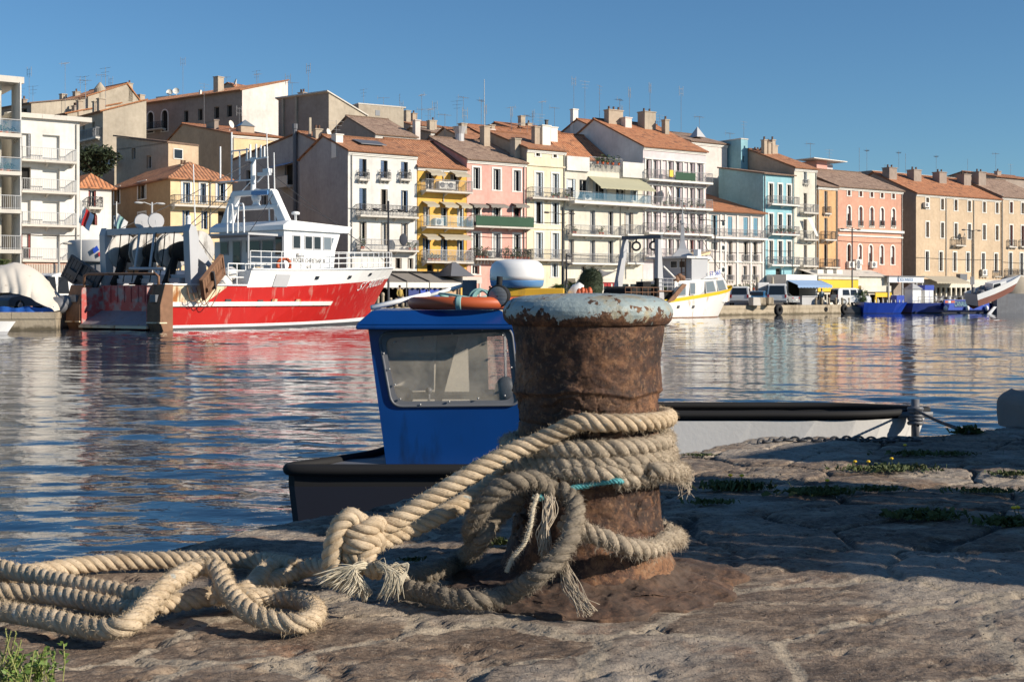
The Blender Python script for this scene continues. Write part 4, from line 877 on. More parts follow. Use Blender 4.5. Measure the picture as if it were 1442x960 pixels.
# net drums
mb=MB()
for y0,y1 in ((3.6,2.0),(1.6,-.15),(-.6,-2.6)):
    L_=y0-y1; mb.lathe([(.3,.02),(.50,.06),(.60,.3*L_),(.56,.7*L_),(.46,.93*L_),(.3,.98*L_)],(2.9,y1,4.3),26,0,(0,1,0))
    pts=[(2.4,(y0+y1)/2+.3,3.9),(2.0,(y0+y1)/2+.2,3.0),(1.5,(y0+y1)/2,2.5)]; mb.tube(pts,[.2,.26,.2],10)
mb.build('trawl_net',M['net'],T.e,True)
for y in (3.7,1.95,1.65,-.2,-.55,-2.7):
    mb=MB(); mb.lathe([(.12,-.04),(1.0,-.10),(1.05,-.06),(1.05,.0),(1.0,.04),(.12,.05)],(2.9,y,4.35),36,0,(0,1,0)); mb.build('drum_flange',M['grub'],T.e,True)
mb=MB()
for y in (3.85,1.8,-.37,-2.85): mb.prism([(2.4,y-.05,1.5),(3.5,y-.05,1.5),(3.1,y-.05,4.4),(2.7,y-.05,4.4)],(0,.1,0))
mb.bar((2.3,-2.4,2.2),(2.3,2.4,2.2),.25); mb.box(2.6,4.6,-2.4,-1.5,2.2,2.6); mb.box(1.6,2.2,-2.6,2.6,2.55,2.8); mb.build('winch_frame',M['gry'],T.e)
# trawl doors
def trawldoor(loc,rot,mname):
    mb=MB(); n=9
    for i in range(n): mb.box(-1.1+i*.245,-1.1+i*.245+.215,-.06,.06,-.62,.62,0)
    mb.box(-1.15,1.15,-.1,.1,-.70,-.6,0); mb.box(-1.15,1.15,-.1,.1,.6,.70,0); mb.box(-1.16,-1.06,-.11,.11,-.7,.7,0); mb.box(1.06,1.16,-.11,.11,-.7,.7,0)
    mb.bar((-.9,-.14,-.15),(.9,-.14,-.15),.12,.3,mi=0); mb.bar((-.2,-.16,-.6),(-.2,-.16,.6),.2,.1,mi=1)
    Mx=Matrix.Translation(loc)@rot; mb.v=[tuple(Mx@Vector(v)) for v in mb.v]; return mb.build('trawl_door',[M[mname],M['boot']],T.e)
trawldoor(Vector((2.7,-4.0,2.85)),Matrix.Rotation(R(12),4,'Z')@Matrix.Rotation(R(-38),4,'Y')@Matrix.Rotation(R(18),4,'X'),'rust')
trawldoor(Vector((1.0,4.9,3.0)),Matrix.Rotation(R(-70),4,'Z')@Matrix.Rotation(R(30),4,'Y'),'boot')
mb=MB()
for k in range(4): mb.tube(smoothpath([(1.2+k*.3,-3.7,2.3),(1.5+k*.4,-3.75,1.55-.1*k),(2.6+k*.3,-3.72,2.2)],.15),.025,5)
mb.build('chain_bridle',M['rust'],T.e)
# deck clutter
mb=MB(); mb.tube([(2.9,-1.9,2.5),(5.0,-2.6,2.7)],.3,12); mb.tube([(4.6,-2.2,2.6),(4.6,-3.1,2.6)],.36,14); mb.ball((5.6,-2.2,3.1),(.45,.45,.4)); mb.build('winch_drum',M['whiter'],T.e,True)
mb=MB(); mb.ball((7.6,-2.3,3.2),(.5,.45,.35)); mb.ball((8.3,-2.8,3.15),(.35,.35,.3)); mb.build('net_heap',M['creamr'],T.e,True)
# superstructure
HA=9.3
mb=MB(); mb.box(HA,HA+4.2,-2.72,3.2,2.9,5.15,0)      # lower house
mb.build('deckhouse',M['whitec'],T.e)
mb=MB(); sid=[(HA-.0,5.152),(HA+3.9,5.152),(HA+5.0,5.153),(HA+5.2,5.5),(HA+5.5,5.95),(HA+5.6,6.3),(HA,6.3)]
A=[(HA+.003,-2.74,2.95),(HA+4.2,-2.74,2.95),(HA+4.35,-2.74,4.55),(HA+4.85,-2.74,5.72),(HA+.003,-2.74,5.72)]
mb.prism(A,(0,5.5,0)); wh=mb.build('wheelhouse',M['whitec'],T.e)
mb=MB(); mb.prism([(HA-.25,-2.95,5.722),(HA+5.25,-2.95,5.722),(HA+5.7,-2.95,6.12),(HA+.3,-2.95,6.3),(HA-.25,-2.95,6.0)],(0,6.3,0)); mb.build('wheelhouse_roof',M['whitec'],T.e)
mb=MB(); mb.box(HA-2.6,HA-.26,-2.5,3.5,5.35,5.47); 
for y in (-2.4,3.4): mb.tube([(HA-2.5,y,2.9),(HA-2.5,y,5.36)],.06,8)
mb.build('shelter_deck',M['gry'],T.e)
def twin(a,b,z0,z1,y=-2.75,slant=0):
    mb=MB(); t=.06
    for q in ((a-t,b+t,z0-t,z0),(a-t,b+t,z1,z1+t),(a-t,a,z0,z1),(b,b+t,z0,z1)): mb.box(q[0],q[1],y-.03,y,q[2],q[3])
    o=mb.build('window',M['gry'],wh); mb=MB(); mb.prism([(a,y-.005,z0),(b,y-.005,z0),(b+slant,y-.005,z1),(a,y-.005,z1)],(0,-.012,0)); mb.build('pane',M['glassl'] if slant else M['glass'],o)
for a,b,sl in ((HA+.75,HA+1.3,0),(HA+1.75,HA+2.3,0),(HA+2.5,HA+3.05,0),(HA+3.35,HA+3.95,.3)): twin(a,b,4.68,5.4,slant=sl)
for y0,y1,z0,z1 in ((2.6,2.0,4.4,5.1),(1.5,.9,3.0,5.1),(.35,-.75,4.5,5.1),(-1.0,-1.9,4.5,5.1),(-2.1,-2.6,4.3,5.3)):
    mb=MB(); mb.box(HA-.04,HA-.005,y1-.07,y0+.07,z0-.07,z1+.07); o=mb.build('window',M['gry'],wh); mb=MB(); mb.box(HA-.06,HA-.041,y1,y0,z0,z1); mb.build('pane',M['glass'],o)
text('name_lettering','ROGER CHRISTIAN III',.34,M['boot'],wh,(HA+2.1,-2.75,3.95),(1,0,0),(0,0,1),.01,width=2.7)
text('port_lettering','SETE',.26,M['boot'],wh,(HA+2.1,-2.75,3.55),(1,0,0),(0,0,1),.01)
mb=MB(); mb.box(HA+1.0,HA+1.5,-2.95,-2.76,4.15,4.4); mb.build('floodlight',M['trim'],wh,bevel=.05)
# mast portal on the roof
mb=MB()
for sg,yb,yt in ((1,3.1,2.1),(-1,-2.7,-1.45)):
    mb.prism([(HA+.3,yb,6.1),(HA+.3,yb-sg*.75,6.1),(HA+.3,yt-sg*.45,8.15),(HA+.3,yt,8.15)],(.5,0,0))
mb.box(HA+.27,HA+.83,-1.35,2.0,7.9,8.22); mb.box(HA+.27,HA+.83,-1.95,2.5,7.05,7.28); mb.build('mast_portal',M['whitec'],T.e,bevel=.05)
mb=MB(); mb.tube([(HA+.5,.35,8.2),(HA+.5,.35,10.2)],.16,10); mb.tube([(HA+.5,.0,8.7),(HA+.5,-.9,9.3)],.05,6); mb.bar((HA+.5,-.1,9.15),(HA+.5,-1.1,9.15),.2); mb.box(HA+.35,HA+.65,-1.1,-.6,9.2,9.45)
mb.bar((HA+.5,1.0,10.05),(HA+.5,-.9,10.15),.08); 
for y,z,h in ((.9,10.1,.7),(.6,10.1,.9),(-.3,10.1,.8),(-.6,10.1,.7),(.1,10.1,.9)): mb.tube([(HA+.5,y,z),(HA+.5,y,z+h)],.06,6)
mb.tube([(HA+.5,.35,8.3),(HA+.5,-1.2,8.05)],.06,6); mb.tube([(HA+.5,.35,8.9),(HA+.5,1.5,8.1)],.03,5); mb.build('mast',M['whitec'],T.e)
mb=MB()
for a,b in (((HA+.2,2.9,9.0),(HA+.2,2.9,11.0)),((HA+.2,1.9,8.8),(HA+.2,1.9,11.8)),((HA+.2,1.2,8.8),(HA+.2,1.2,10.6)),((HA+.2,2.95,8.82),(HA+.2,.3,8.82)),((HA+.2,1.9,10.65),(HA+.2,.3,10.65))): mb.tube([a,b],.05,6)
mb.build('aerial_frame',M['whitec'],T.e)
mb=MB(); mb.tube([(HA+.4,-1.15,5.9),(HA+.4,-.9,11.6)],[.05,.03],6); mb.tube([(HA+.6,-1.4,6),(HA+.6,-1.3,10.4)],[.05,.03],6); mb.tube([(HA-1.5,3.2,5.4),(HA-1.5,3.4,9.8)],[.05,.03],6)
mb.build('whip_aerial',M['whitec'],T.e)
mb=MB(); mb.lathe([(.28,0),(.2,.1),(.2,.45),(.12,.5)],(HA+.5,.1,7.3),14); mb.ball((HA+.5,.1,7.75),.3,14,8); mb.box(HA+.35,HA+.65,-.1,.3,7.9,8.02); o=mb.build('radar_pedestal',M['whitec'],T.e); mb=MB(); mb.bar((HA+.45,1.5,8.08),(HA+.25,-1.2,7.98),.18,.26); mb.build('radar_scanner',M['radarb'],o,bevel=.05)
mb=MB(); mb.lathe([(.08,0),(.08,.5),(.25,.52),(.25,.65),(.1,.7)],(HA+1.5,-2.2,6.2),12); mb.build('deck_light',M['whitec'],T.e,True); mb=MB(); mb.tube(smoothpath([(HA-.8,1.2,5.4),(HA-.8,1.15,7.1),(HA-.8,.9,7.3),(HA-.8,.75,7.1),(HA-.8,.7,5.4)],.1),.05,6); mb.build('vent_pipe',M['whitec'],T.e,True); mb=MB(); mb.tube(smoothpath([(HA-.8,.3,5.4),(HA-.8,.25,7.1),(HA-.8,0,7.3),(HA-.8,-.2,7.1),(HA-.8,-.25,5.4)],.1),.05,6); mb.build('vent_pipe',M['whitec'],T.e,True)
# railings
tt=[.2702+.0365*i for i in range(20)]
rails('deck_railing',[T.pt(t,ztop(t)+.05,-1,-.12) for t in tt],1.0,T.e,M['whitec'],3,.026)
rails('deck_railing',[T.pt(t,ztop(t)+.05,1,-.12) for t in tt],1.0,T.e,M['whitec'],3,.026)
rails('deck_railing',[T.pt(.05+.03*i,2.5,-1,-.3)+Vector((3.6,0,0)) for i in range(6)],1.15,T.e,M['whitec'],3,.035)
mb=MB(); mb.torus((HA-.2,-2.95,3.65),.38,.1,(-.7,-1,0),24,10); mb.build('life_ring',M['orangep'],T.e,True)
def onhull(h,name,x,y,w,hh,mat_,off=.02,parent=None,th=.04):
    t,z=h.find(x,y); c=h.pt(t,z,-1); e=h.pt(t+.01,z,-1)-h.pt(t-.01,z,-1); e.normalize(); up=(h.pt(t,z+.1,-1)-h.pt(t,z-.1,-1)).normalized(); n=e.cross(up); n=n if n.y<0 else -n
    mb=MB(); c=c+n*off; mb.prism([c-e*w/2-up*hh/2,c+e*w/2-up*hh/2,c+e*w/2+up*hh/2,c-e*w/2+up*hh/2],n*th); return mb.build(name,mat_,parent or h.e)
for x,y in ((446,391),(492,390),(521,386)): onhull(T,'porthole',x,y,.3,.22,M['glass'],parent=hull)
onhull(T,'hatch_panel',396,395,1.15,.75,M['gry'],parent=hull)
for x,y in ((320,426),(365,427),(384,426),(417,426)): onhull(T,'scupper',x,y,.4,.4,M['boot'],parent=hull); 
for x,y in ((384,424),(417,424)): onhull(T,'scupper_flap',x+1,y,.4,.28,M['creamr'],.06,parent=hull)
def hulltext(h,body,x,y,size,width,slope,mat_,parent):
    t0,z0=h.find(x,y); o=text('registration_lettering',body,size,mat_,parent,(0,0,0),(1,0,0),(0,0,1),.01,.25,width)
    for v in o.data.vertices:
        a,zz,q=v.co.x,v.co.z,v.co.y; tt_=t0+a/(h.Ld*.9); v.co=h.pt(tt_,z0+zz+slope*a,-1,.035-q)
    o.data.update(); return o
hulltext(T,'ST 900205',524,400,.72,3.6,.13,M['whitec'],hull)
mb=MB()
for a_,b_ in (((HA+.5,.35,10.1),T.pt(.985,3.9,1)*Vector((1,0,1))),((HA+.5,.35,10.0),(2.0,2.9,5.6)),((HA+.5,.35,10.0),(2.0,-2.9,5.6)),((HA+.55,2.0,8.1),(HA-2.4,3.3,5.5)),((HA+.55,-1.4,8.1),(HA-2.4,-2.4,5.5)),((HA+.5,.3,9.2),(HA+4.8,-2.8,6.2)),((1.9,-3.2,5.4),(4.6,-3.5,2.6))):
    a_,b_=Vector(a_),Vector(b_); mb.tube([a_,a_.lerp(b_,.5)-Vector((0,0,.12)),b_],.022,5)
mb.build('rigging',M['iron'],T.e)
mb=MB()
for k in range(7): mb.tube(smoothpath([(1.7,2.4-.75*k,5.3),(1.5,2.3-.75*k,4.2),(1.3,2.45-.75*k,2.6)],.2),.03,5)
mb.build('net_lines',M['net'],T.e)
# --- small white and yellow trawler behind the bollard
U=Hull('fishing_trawler','white fishing trawler with a yellow band and grey stern gallows behind the bollard',(7.6,107.0,0),math.atan2(.67,.74),15.2,17.2,5.2,cat='trawler',pz=2.9,t0d=.66,t0w=.58,pd=2.6,pw=2.3)
ts=[0,.08,.16,.25,.35,.45,.55,.65,.74,.82,.88,.93,.97,1.0]
zt=lambda t:1.3+1.6*t**1.5
mb=MB(); U.skin(ts,[lambda t:-.5,lambda t:.08,lambda t:zt(t)-.32,zt],[2,0,1],mb); U.deck(ts[:-1],1.1,mb,0)
uh=mb.build('hull',[M['whiter'],M['yel'],M['rust']],U.e)
def U_at(x,y,yoff):   # local x,z for a picture point on plane y=yoff
    lo,hi=-5.0,25.0
    for _ in range(40):
        m=(lo+hi)/2
        if U.px((m,yoff,1))[0]<x: lo=m
        else: hi=m
    return lo,CZ-(y-HY)/F*U.world((lo,yoff,0)).y
ys=-2.1
def up_(x,y,yo=ys): a,z=U_at(x,y,yo); return (a,yo,z)
cab=[up_(950,425),up_(950,396),up_(982,394),up_(1019,391),up_(1026,410),up_(1024,425)]
def upy(x): return -2.15+.5*max(0,min(1,(x-985)/40))
cabL=[up_(x,y,upy(x)) for x,y in ((950,425),(950,396),(982,394),(1000,392.5),(1019,391),(1026,410),(1024,425))]; n_=len(cabL); cabR=[(p[0],-p[1],p[2]) for p in cabL]
mb=MB(); mb.add(cabL+cabR,[tuple(range(n_))[::-1],tuple(range(n_,2*n_))]+[(i,(i+1)%n_,n_+(i+1)%n_,n_+i) for i in range(n_)]); ub=mb.build('cabin',M['whiter'],U.e)
for q in ([(956,400),(965,400),(965,415),(956,416)],[(972,399),(978.5,399),(978.5,413.5),(972,414)],[(994,397),(1004,396),(1007.5,410),(995,411.5)],[(1009,395.5),(1018,394.5),(1022.5,407.5),(1012,409.5)]):
    mb=MB(); p=[Vector(up_(x,y,upy(x)-.012)) for x,y in q]; c=sum(p,Vector())/4; mb.prism([c+(v-c)*1.2 for v in p],(0,-.02,0)); o=mb.build('window',M['gry'],ub); mb=MB(); mb.prism([v+Vector((0,-.021,0)) for v in p],(0,-.01,0)); mb.build('pane',M['glassl'],o)
mb=MB(); mb.prism([up_(989,393,-2.2),up_(1015,390,-2.2),up_(1016,378,-2.2)],(0,.08,0)); o=mb.build('name_board',M['whitec'],U.e)
a=up_(1007,385,-2.22); text('registration_lettering','ST 365',.55,M['blueh'],o,a,(1,0,.1),(0,0,1),.02,0,1.5)
mb=MB(); a0=up_(974,395,-1.95)[0]-1.0; a1=a0+3.2; z0=1.1; z1=up_(974,361,-1.95)[2]
mb.box(a0+1.0,a1,-1.95,2.5,z0,z1-.15,0); mb.box(a0+.2,a1+.3,-2.1,2.7,z1-.148,z1+.02,1); up=mb.build('wheelhouse',[M['gry'],M['whiter']],U.e)
for y0,y1 in ((2.2,1.5),(.4,-.3),(-.6,-1.2)):
    mb=MB(); mb.box(a0+.96,a0+.997,y1-.06,y0+.06,z1-1.0,z1-.35); o=mb.build('window',M['whiter'],up); mb=MB(); mb.box(a0+.945,a0+.959,y1,y0,z1-.95,z1-.4); mb.build('pane',M['glass'],o)
for y0,y1 in ((-1.905,-1.89),):
    for a_,b_ in ((a0+1.3,a0+1.9),(a0+2.2,a0+2.9)): mb=MB(); mb.box(a_,b_,-1.93,-1.903,z1-1.0,z1-.4); mb.build('window',M['glass'],up)
mb=MB(); ax,ay,az=up_(961,359,.4); mb.lathe([(1.5,0),(.5,.75),(.28,1.4),(.16,3.0),(.1,3.9)],(ax,ay,z1),4); mb.bar((ax-.6,ay-.7,z1+3.0),(ax+.6,ay+.7,z1+3.0),.08); mb.tube([(ax,ay,z1+3),(ax,ay,z1+5.2)],.04,6); mb.ball((ax+.3,ay+.4,z1+3.2),.15,8,6); mb.build('mast',M['gry'],U.e)
mb=MB(); a=up_(985,395,-1.6); b=up_(985,351,-1.6); mb.prism([(a[0]-.3,-1.6,1.5),(a[0]+.35,-1.6,1.5),(a[0]+.2,-1.6,b[2]),(a[0]-.2,-1.6,b[2])],(0,.5,0)); mb.build('funnel',M['whitec'],U.e)
mb=MB(); mb.prism([up_(975,362,-1.2),up_(1000,358,-1.2),up_(1001,354,-1.2),up_(990,358,-1.2)],(0,2.2,0)); mb.build('sun_visor',M['paleyel'],U.e)
# ladder and dark stowage under the wheelhouse
mb=MB(); q0=up_(966,362,-1.2); 
for y_ in (-1.3,-.85): mb.bar((a0+.8,y_,1.2),(a0+.95,y_,z1-.2),.06)
for k in range(10): mb.bar((a0+.8+.015*k,-1.3,1.4+.28*k),(a0+.8+.015*k,-.85,1.4+.28*k),.045)
mb.build('ladder',M['rust'],U.e)
mb=MB(); mb.box(a0-3.4,a0+.7,-1.9,2.2,1.05,2.25); mb.build('dark_hatch_house',M['net'],U.e)
mb=MB(); mb.box(a0-3.6,a0+.8,-2.1,2.3,2.26,2.36); mb.build('upper_deck',M['rust'],U.e)
rails('deck_railing',[(a0-3.5+.6*k,-2.05,2.37) for k in range(8)],1.0,U.e,M['gry'],3,.03)
mb=MB(); rr_=random.Random(6)
for k in range(9): mb.ball((a0-3.2+.42*k,-1.3+.5*(k%3),2.5+.1*(k%2)),(.28,.3,.22+.12*rr_.random()),8,6)
mb.build('deck_nets',M['leafd'],U.e,True)
# gallows
mb=MB()
for yo,(xb,xt) in ((1.6,(868,883)),(-2.0,(931,929))):
    b=up_(xb,418,yo); t=up_(xt,337,yo); b=(b[0],yo,1.0)
    mb.prism([(b[0]-.45,yo,b[2]),(b[0]+.45,yo,b[2]),(t[0]+.18,yo,t[2]),(t[0]-.18,yo,t[2])],(0,.35,0))
mb.build('gallows_leg',M['gry'],U.e)
a=Vector(up_(877,335,1.8)); b=Vector(up_(932,335,-1.9)); b.z=a.z; mb=MB(); mb.bar(a,b,.4,.3); mb.build('gallows_beam',M['gryd'],U.e)
gb_=b
for q in (.35,.8):
    p=a.lerp(b,q)-Vector((0,0,.75)); mb=MB(); mb.torus(p,.35,.09,(1,.6,0),16,8); mb.bar(p+Vector((0,0,.3)),p+Vector((0,0,.75)),.1); mb.build('pulley_block',M['boot'],U.e)
mb=MB(); mb.box(.4,4.2,-2.3,2.3,1.3,1.5); mb.tube([(2.4,-1.6,2.0),(2.4,1.6,2.0)],.7,16); mb.box(3.0,4.0,-1.8,-1.0,1.5,3.1); mb.tube([(4.6,-1.9,1.2),(4.6,-1.9,3.4)],.2,10); mb.build('deck_gear',M['net'],U.e)
rails('deck_railing',[(.2+i*.7,-2.35,1.4) for i in range(7)],1.2,U.e,M['rust'],3,.03)
rails('deck_railing',[(.2+i*.7,2.35,1.4) for i in range(7)],1.6,U.e,M['rust'],3,.03)
p=Vector(up_(957,391,-2.0)); mb=MB(); mb.tube([Vector(up_(934,375,-2.0)),Vector(up_(953,394,-2.0))],.09,8); mb.build('boom',M['whiter'],U.e)
mb=MB()
for k in range(5): mb.ball(p+Vector((.2*k-.4,.1*(k%2),-.2+.15*(k%3))),(.3,.25,.28),10,6)
mb.build('orange_floats',M['rust'],U.e,True)
a=up_(942,420,-2.55); b=up_(962,401,-2.55); mb=MB(); mb.prism([(a[0]-.5,-2.62,a[2]-.4),(a[0]+.5,-2.62,a[2]-.2),(b[0]+.3,-2.62,b[2]),(b[0]-.2,-2.62,b[2]+.1)],(0,-.1,0)); mb.build('trawl_door',M['rust'],U.e)
for x,y in ((955,432),(976,432)): onhull(U,'scupper',x,y,.28,.25,M['boot'],parent=uh)
# canopy cloth left of the gallows
mb=MB()
for a_,b_ in (((ax,ay,z1+4.9),(16.6,0,3.0)),((ax,ay,z1+4.6),tuple(gb_))):
    a_,b_=Vector(a_),Vector(b_); mb.tube([a_,a_.lerp(b_,.5)-Vector((0,0,.15)),b_],.022,5)
mb.build('rigging',M['iron'],U.e)
# --- blue boats at the right
V=Hull('tour_boat','short bright blue open boat with white fittings left of the long blue one',(38.2,140.6,0),R(4),4.6,5.4,3.0,cat='boat',pz=1.3,t0d=.7,t0w=.6)
zt=lambda t:1.15+.1*(1-2*t)**2
mb=MB(); V.skin([0,.1,.3,.5,.7,.85,.95,1],[lambda t:-.3,lambda t:.1,zt],[1,0],mb); V.deck([0,.3,.5,.7,.85,.95],.8,mb,0); vh=mb.build('hull',[M['blueh'],M['blued']],V.e)
mb=MB()
for i in range(10): p=V.pt(.06+.085*i,1.2,-1,-.1); mb.tube([p,p+Vector((0,0,.3))],.05,6)
mb.build('rail_posts',M['whitec'],V.e)
mb=MB(); mb.torus((.2,0,.55),.42,.16,(1,0,0),18,8); mb.build('tyre_fender',M['black'],V.e); mb=MB(); mb.box(-2.6,-.1,-.9,.9,-.1,.75); mb.build('towed_float',M['boot'],V.e,bevel=.2)
W=Hull('tour_boat','long dark blue canal tour boat with white kiosks and a lettered side panel',(43.7,143.2,0),R(26),15.0,15.6,3.6,cat='boat',pz=1.5,t0d=.8,t0w=.7)
zt=lambda t:1.15
mb=MB(); W.skin([0,.1,.3,.5,.7,.85,.95,1],[lambda t:-.3,lambda t:.12,zt],[1,0],mb); W.deck([0,.3,.5,.7,.85,.95],.9,mb,1); wh2=mb.build('hull',[M['blued'],M['navy']],W.e)
def W_at(x,y,yo):
    lo,hi=-8.0,30.0
    for _ in range(40):
        m=(lo+hi)/2
        if W.px((m,yo,1))[0]<x: lo=m
        else: hi=m
    return (lo,yo,CZ-(y-HY)/F*W.world((lo,yo,0)).y)
a=W_at(1329,430,-1.9); b=W_at(1392,430,-1.9); mb=MB(); mb.box(a[0],b[0],-2.0,-1.86,.35,1.5); pn=mb.build('side_panel',M['blueh'],wh2)
c=W_at(1360,428,-2.01); text('name_lettering','CANAUXRAMA',.8,M['tealp'],pn,(c[0],-2.01,1.02),(1,0,0),(0,0,1),.02,0,(b[0]-a[0])*.5)
mb=MB(); mb.box(W_at(1345,428,-2)[0]-.1,W_at(1375,428,-2)[0]+.1,-2.008,-2.0,.62,1.4); mb.build('name_plate',M['blued'],pn)
for x in (1381,): c=W_at(x,428,-2.01); text('registration_lettering','SETE',.5,M['tealp'],pn,(c[0],-2.01,1.0),(1,0,0),(0,0,1),.02,0,1.1)
mb=MB()
for i,c_ in enumerate((0,1,0)): x=W_at(1331+i*4,427,-2.01)[0]; mb.box(x,x+.6,-2.012,-2.0,1.15,1.4,c_)
mb.build('pennant_decal',[M['orangep'],M['whitec']],pn)
mb=MB()
for x in (1331,1362,1389): c=W_at(x,433,-2.2); mb.ball((c[0],-2.25,.55),(.22,.22,.3),10,8)
mb.build('fender',M['whitec'],W.e,True)
x0=W_at(1278,415,0)[0]; x1=W_at(1290,415,0)[0]; mb=MB(); mb.box(x0,x1,-.8,.5,.9,2.7,0); mb.add([(x0-.15,-.95,2.7),(x1+.15,-.95,2.7),(x1+.15,.65,2.7),(x0-.15,.65,2.7),((x0+x1)/2,-.15,3.4)],[(0,1,4),(1,2,4),(2,3,4),(3,0,4),(0,3,2,1)],1); mb.build('kiosk',[M['whitec'],M['railw']],W.e)
x0=W_at(1297,415,0)[0]; x1=W_at(1309,415,0)[0]; mb=MB(); mb.box(x0,x1,-.6,.6,.9,2.6,0); mb.box(x0-.05,x1+.05,-.65,.65,2.6,3.15,1); mb.box((x0+x1)/2-.03,(x0+x1)/2+.03,-.61,-.6,.9,2.5,1); mb.build('kiosk',[M['whitec'],M['blueh']],W.e)
mb=MB(); x0=W_at(1268,415,0)[0]; mb.box(x0-1.0,x0+.1,-.5,.5,.9,2.0); mb.build('blue_locker',M['blueh'],W.e)
rails('deck_railing',[W.pt(.05+.06*i,1.15,-1,-.1) for i in range(15)],.7,W.e,M['railg'],2,.025)
# --- hauled out white boat with oxide bottom
HB=Hull('motor_boat','white motor boat with red-brown bottom hauled up bow-high at the right edge',(50.2,139.6,1.05),R(14),5.2,6.6,2.5,cat='boat',pz=1.5,t0d=.35,t0w=.2,pd=1.9,pw=1.4,sternw=1)
HB.e.rotation_euler=(R(6),R(-15),R(14))
mb=MB(); HB.skin([0,.1,.25,.4,.55,.7,.8,.88,.94,.98,1],[lambda t:-.15+.25*t*t,lambda t:.1+.3*t*t,lambda t:.55+.25*t,lambda t:1.2+.35*t],[2,2,0],mb,False)
a=[HB.pt(0,z,-1) for z in (-.15,.1,.55,1.2)]; b=[HB.pt(0,z,1) for z in (-.15,.1,.55,1.2)]
for j in range(3): mb.add([a[j],b[j],b[j+1],a[j+1]],[(0,1,2,3)],1)
for i in range(10):
    t0_,t1_=[0,.1,.25,.4,.55,.7,.8,.88,.94,.98,1][i:i+2]; mb.add([HB.pt(t0_,-.15+.25*t0_*t0_,-1),HB.pt(t1_,-.15+.25*t1_*t1_,-1),HB.pt(t1_,-.55+.7*t1_,1)*Vector((1,0,1)) if False else Vector((t1_*5.1,0,-.6+.6*t1_)),Vector((t0_*5.1,0,-.6+.6*t0_))],[(0,1,2,3)],2); mb.add([HB.pt(t0_,-.15+.25*t0_*t0_,1),HB.pt(t1_,-.15+.25*t1_*t1_,1),Vector((t1_*5.1,0,-.6+.6*t1_)),Vector((t0_*5.1,0,-.6+.6*t0_))],[(0,1,2,3)],2)
HB.deck([0,.25,.4,.55,.7,.8,.88,.94],.7,mb,3); hh=mb.build('hull',[M['whitec'],M['gry'],M['brownh'],M['gry']],HB.e)
mb=MB(); mb.prism([(2.2,-.7,.72),(4.4,-.7,.8),(4.1,-.7,1.6),(2.5,-.7,1.7)],(0,1.4,0)); mb.build('cuddy',M['whitec'],HB.e); mb=MB(); mb.prism([(2.35,-.705,1.1),(2.6,-.705,1.6),(3.4,-.705,1.55),(3.4,-.705,1.15)],(0,-.01,0)); mb.build('window',M['glass'],HB.e)
mb=MB(); mb.lathe([(.5,0),(.55,.3),(.3,.6)],(1.1,-.3,.7),12); mb.tube([(.4,.2,.7),(.7,.3,1.7)],.2,8); mb.ball((1.8,.4,1.1),(.4,.4,.5)); mb.build('deck_gear',M['gryd'],HB.e)
for x in (1388,1396,1406,1414): pass
mb=MB(); mb.prism([(51.2,138.2,-.2),(51.6,138.2,-.2),(52.6,138.8,.75),(52.3,138.8,.8)],(0,.3,0)); tag(mb.build('cradle_leg',M['whitec'],loc=(51.2,138.2,-.2)),'white tilted cradle leg under the hauled-out boat','cradle')
# ------------------------------------------------------------------ far quay furniture
def fq(x,d,z=FQ): return P(x,HY+(CZ-z)*F/d,d)
class Shop(Bld): pass
# restaurant with grey awnings behind the bow
b=Bld('restaurant_terrace','dark restaurant terrace under three taupe awnings with white valances below the white and yellow houses','terrace',528,682,-4.2,4.1)
e=b.e; W_=b.W; zt=b.z(383,545); ze=b.z(396.5,545)
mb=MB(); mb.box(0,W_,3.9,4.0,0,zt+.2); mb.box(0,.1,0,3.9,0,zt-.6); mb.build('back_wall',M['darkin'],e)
us=[b.u(x) for x in (530,577,609,655)]
for i in range(3):
    a,c=us[i]+.05,us[i+1]-.05; awning(e,a,c,zt,3.3,zt-ze,M['canvasg'],.62,3.85)
    mb=MB(); mb.box(a,c,.50,.53,ze-.5,ze-.05); mb.build('valance',M['trim'],e)
for x in (577,609):
    mb=MB(); u=b.u(x); mb.bar((u,3.85,zt+.05),(u,.55,ze+.05),.12,.1); mb.bar((u,.6,0),(u,.6,ze),.1); mb.build('awning_frame',M['iron'],e)
mb=MB(); mb.box(b.u(655),W_,.4,3.9,ze-.1,ze+.5); mb.box(b.u(655),W_,.45,.6,0,.9); 
for x in (657,668,680): mb.bar((b.u(x),.5,.9),(b.u(x),.5,ze-.1),.16)
mb.build('canopy',M['slab'],e)
mb=MB(); zz=ze+.55; a,c=b.u(640),b.u(674); mb.add([(a,.6,zz),(c,.6,zz),(c,3.6,zz),(a,3.6,zz),((a+c)/2-.2,2.1,zz+1.3),((a+c)/2+.2,2.1,zz+1.3)],[(0,1,5,4),(1,2,5),(2,3,4,5),(3,0,4)]); mb.build('pavilion_roof',M['gryd'],e)
mb=MB(); mb.box(b.u(599),b.u(626),.8,.86,.3,ze-.25,0); mb.box(b.u(582),b.u(597),.8,.86,.2,ze-.3,1); mb.build('blue_screen',[M['blueh'],M['blued']],e)
mb=MB(); mb.box(b.u(632),b.u(655),1,1.1,.2,1.6); mb.build('wooden_screen',M['ochre'],e)
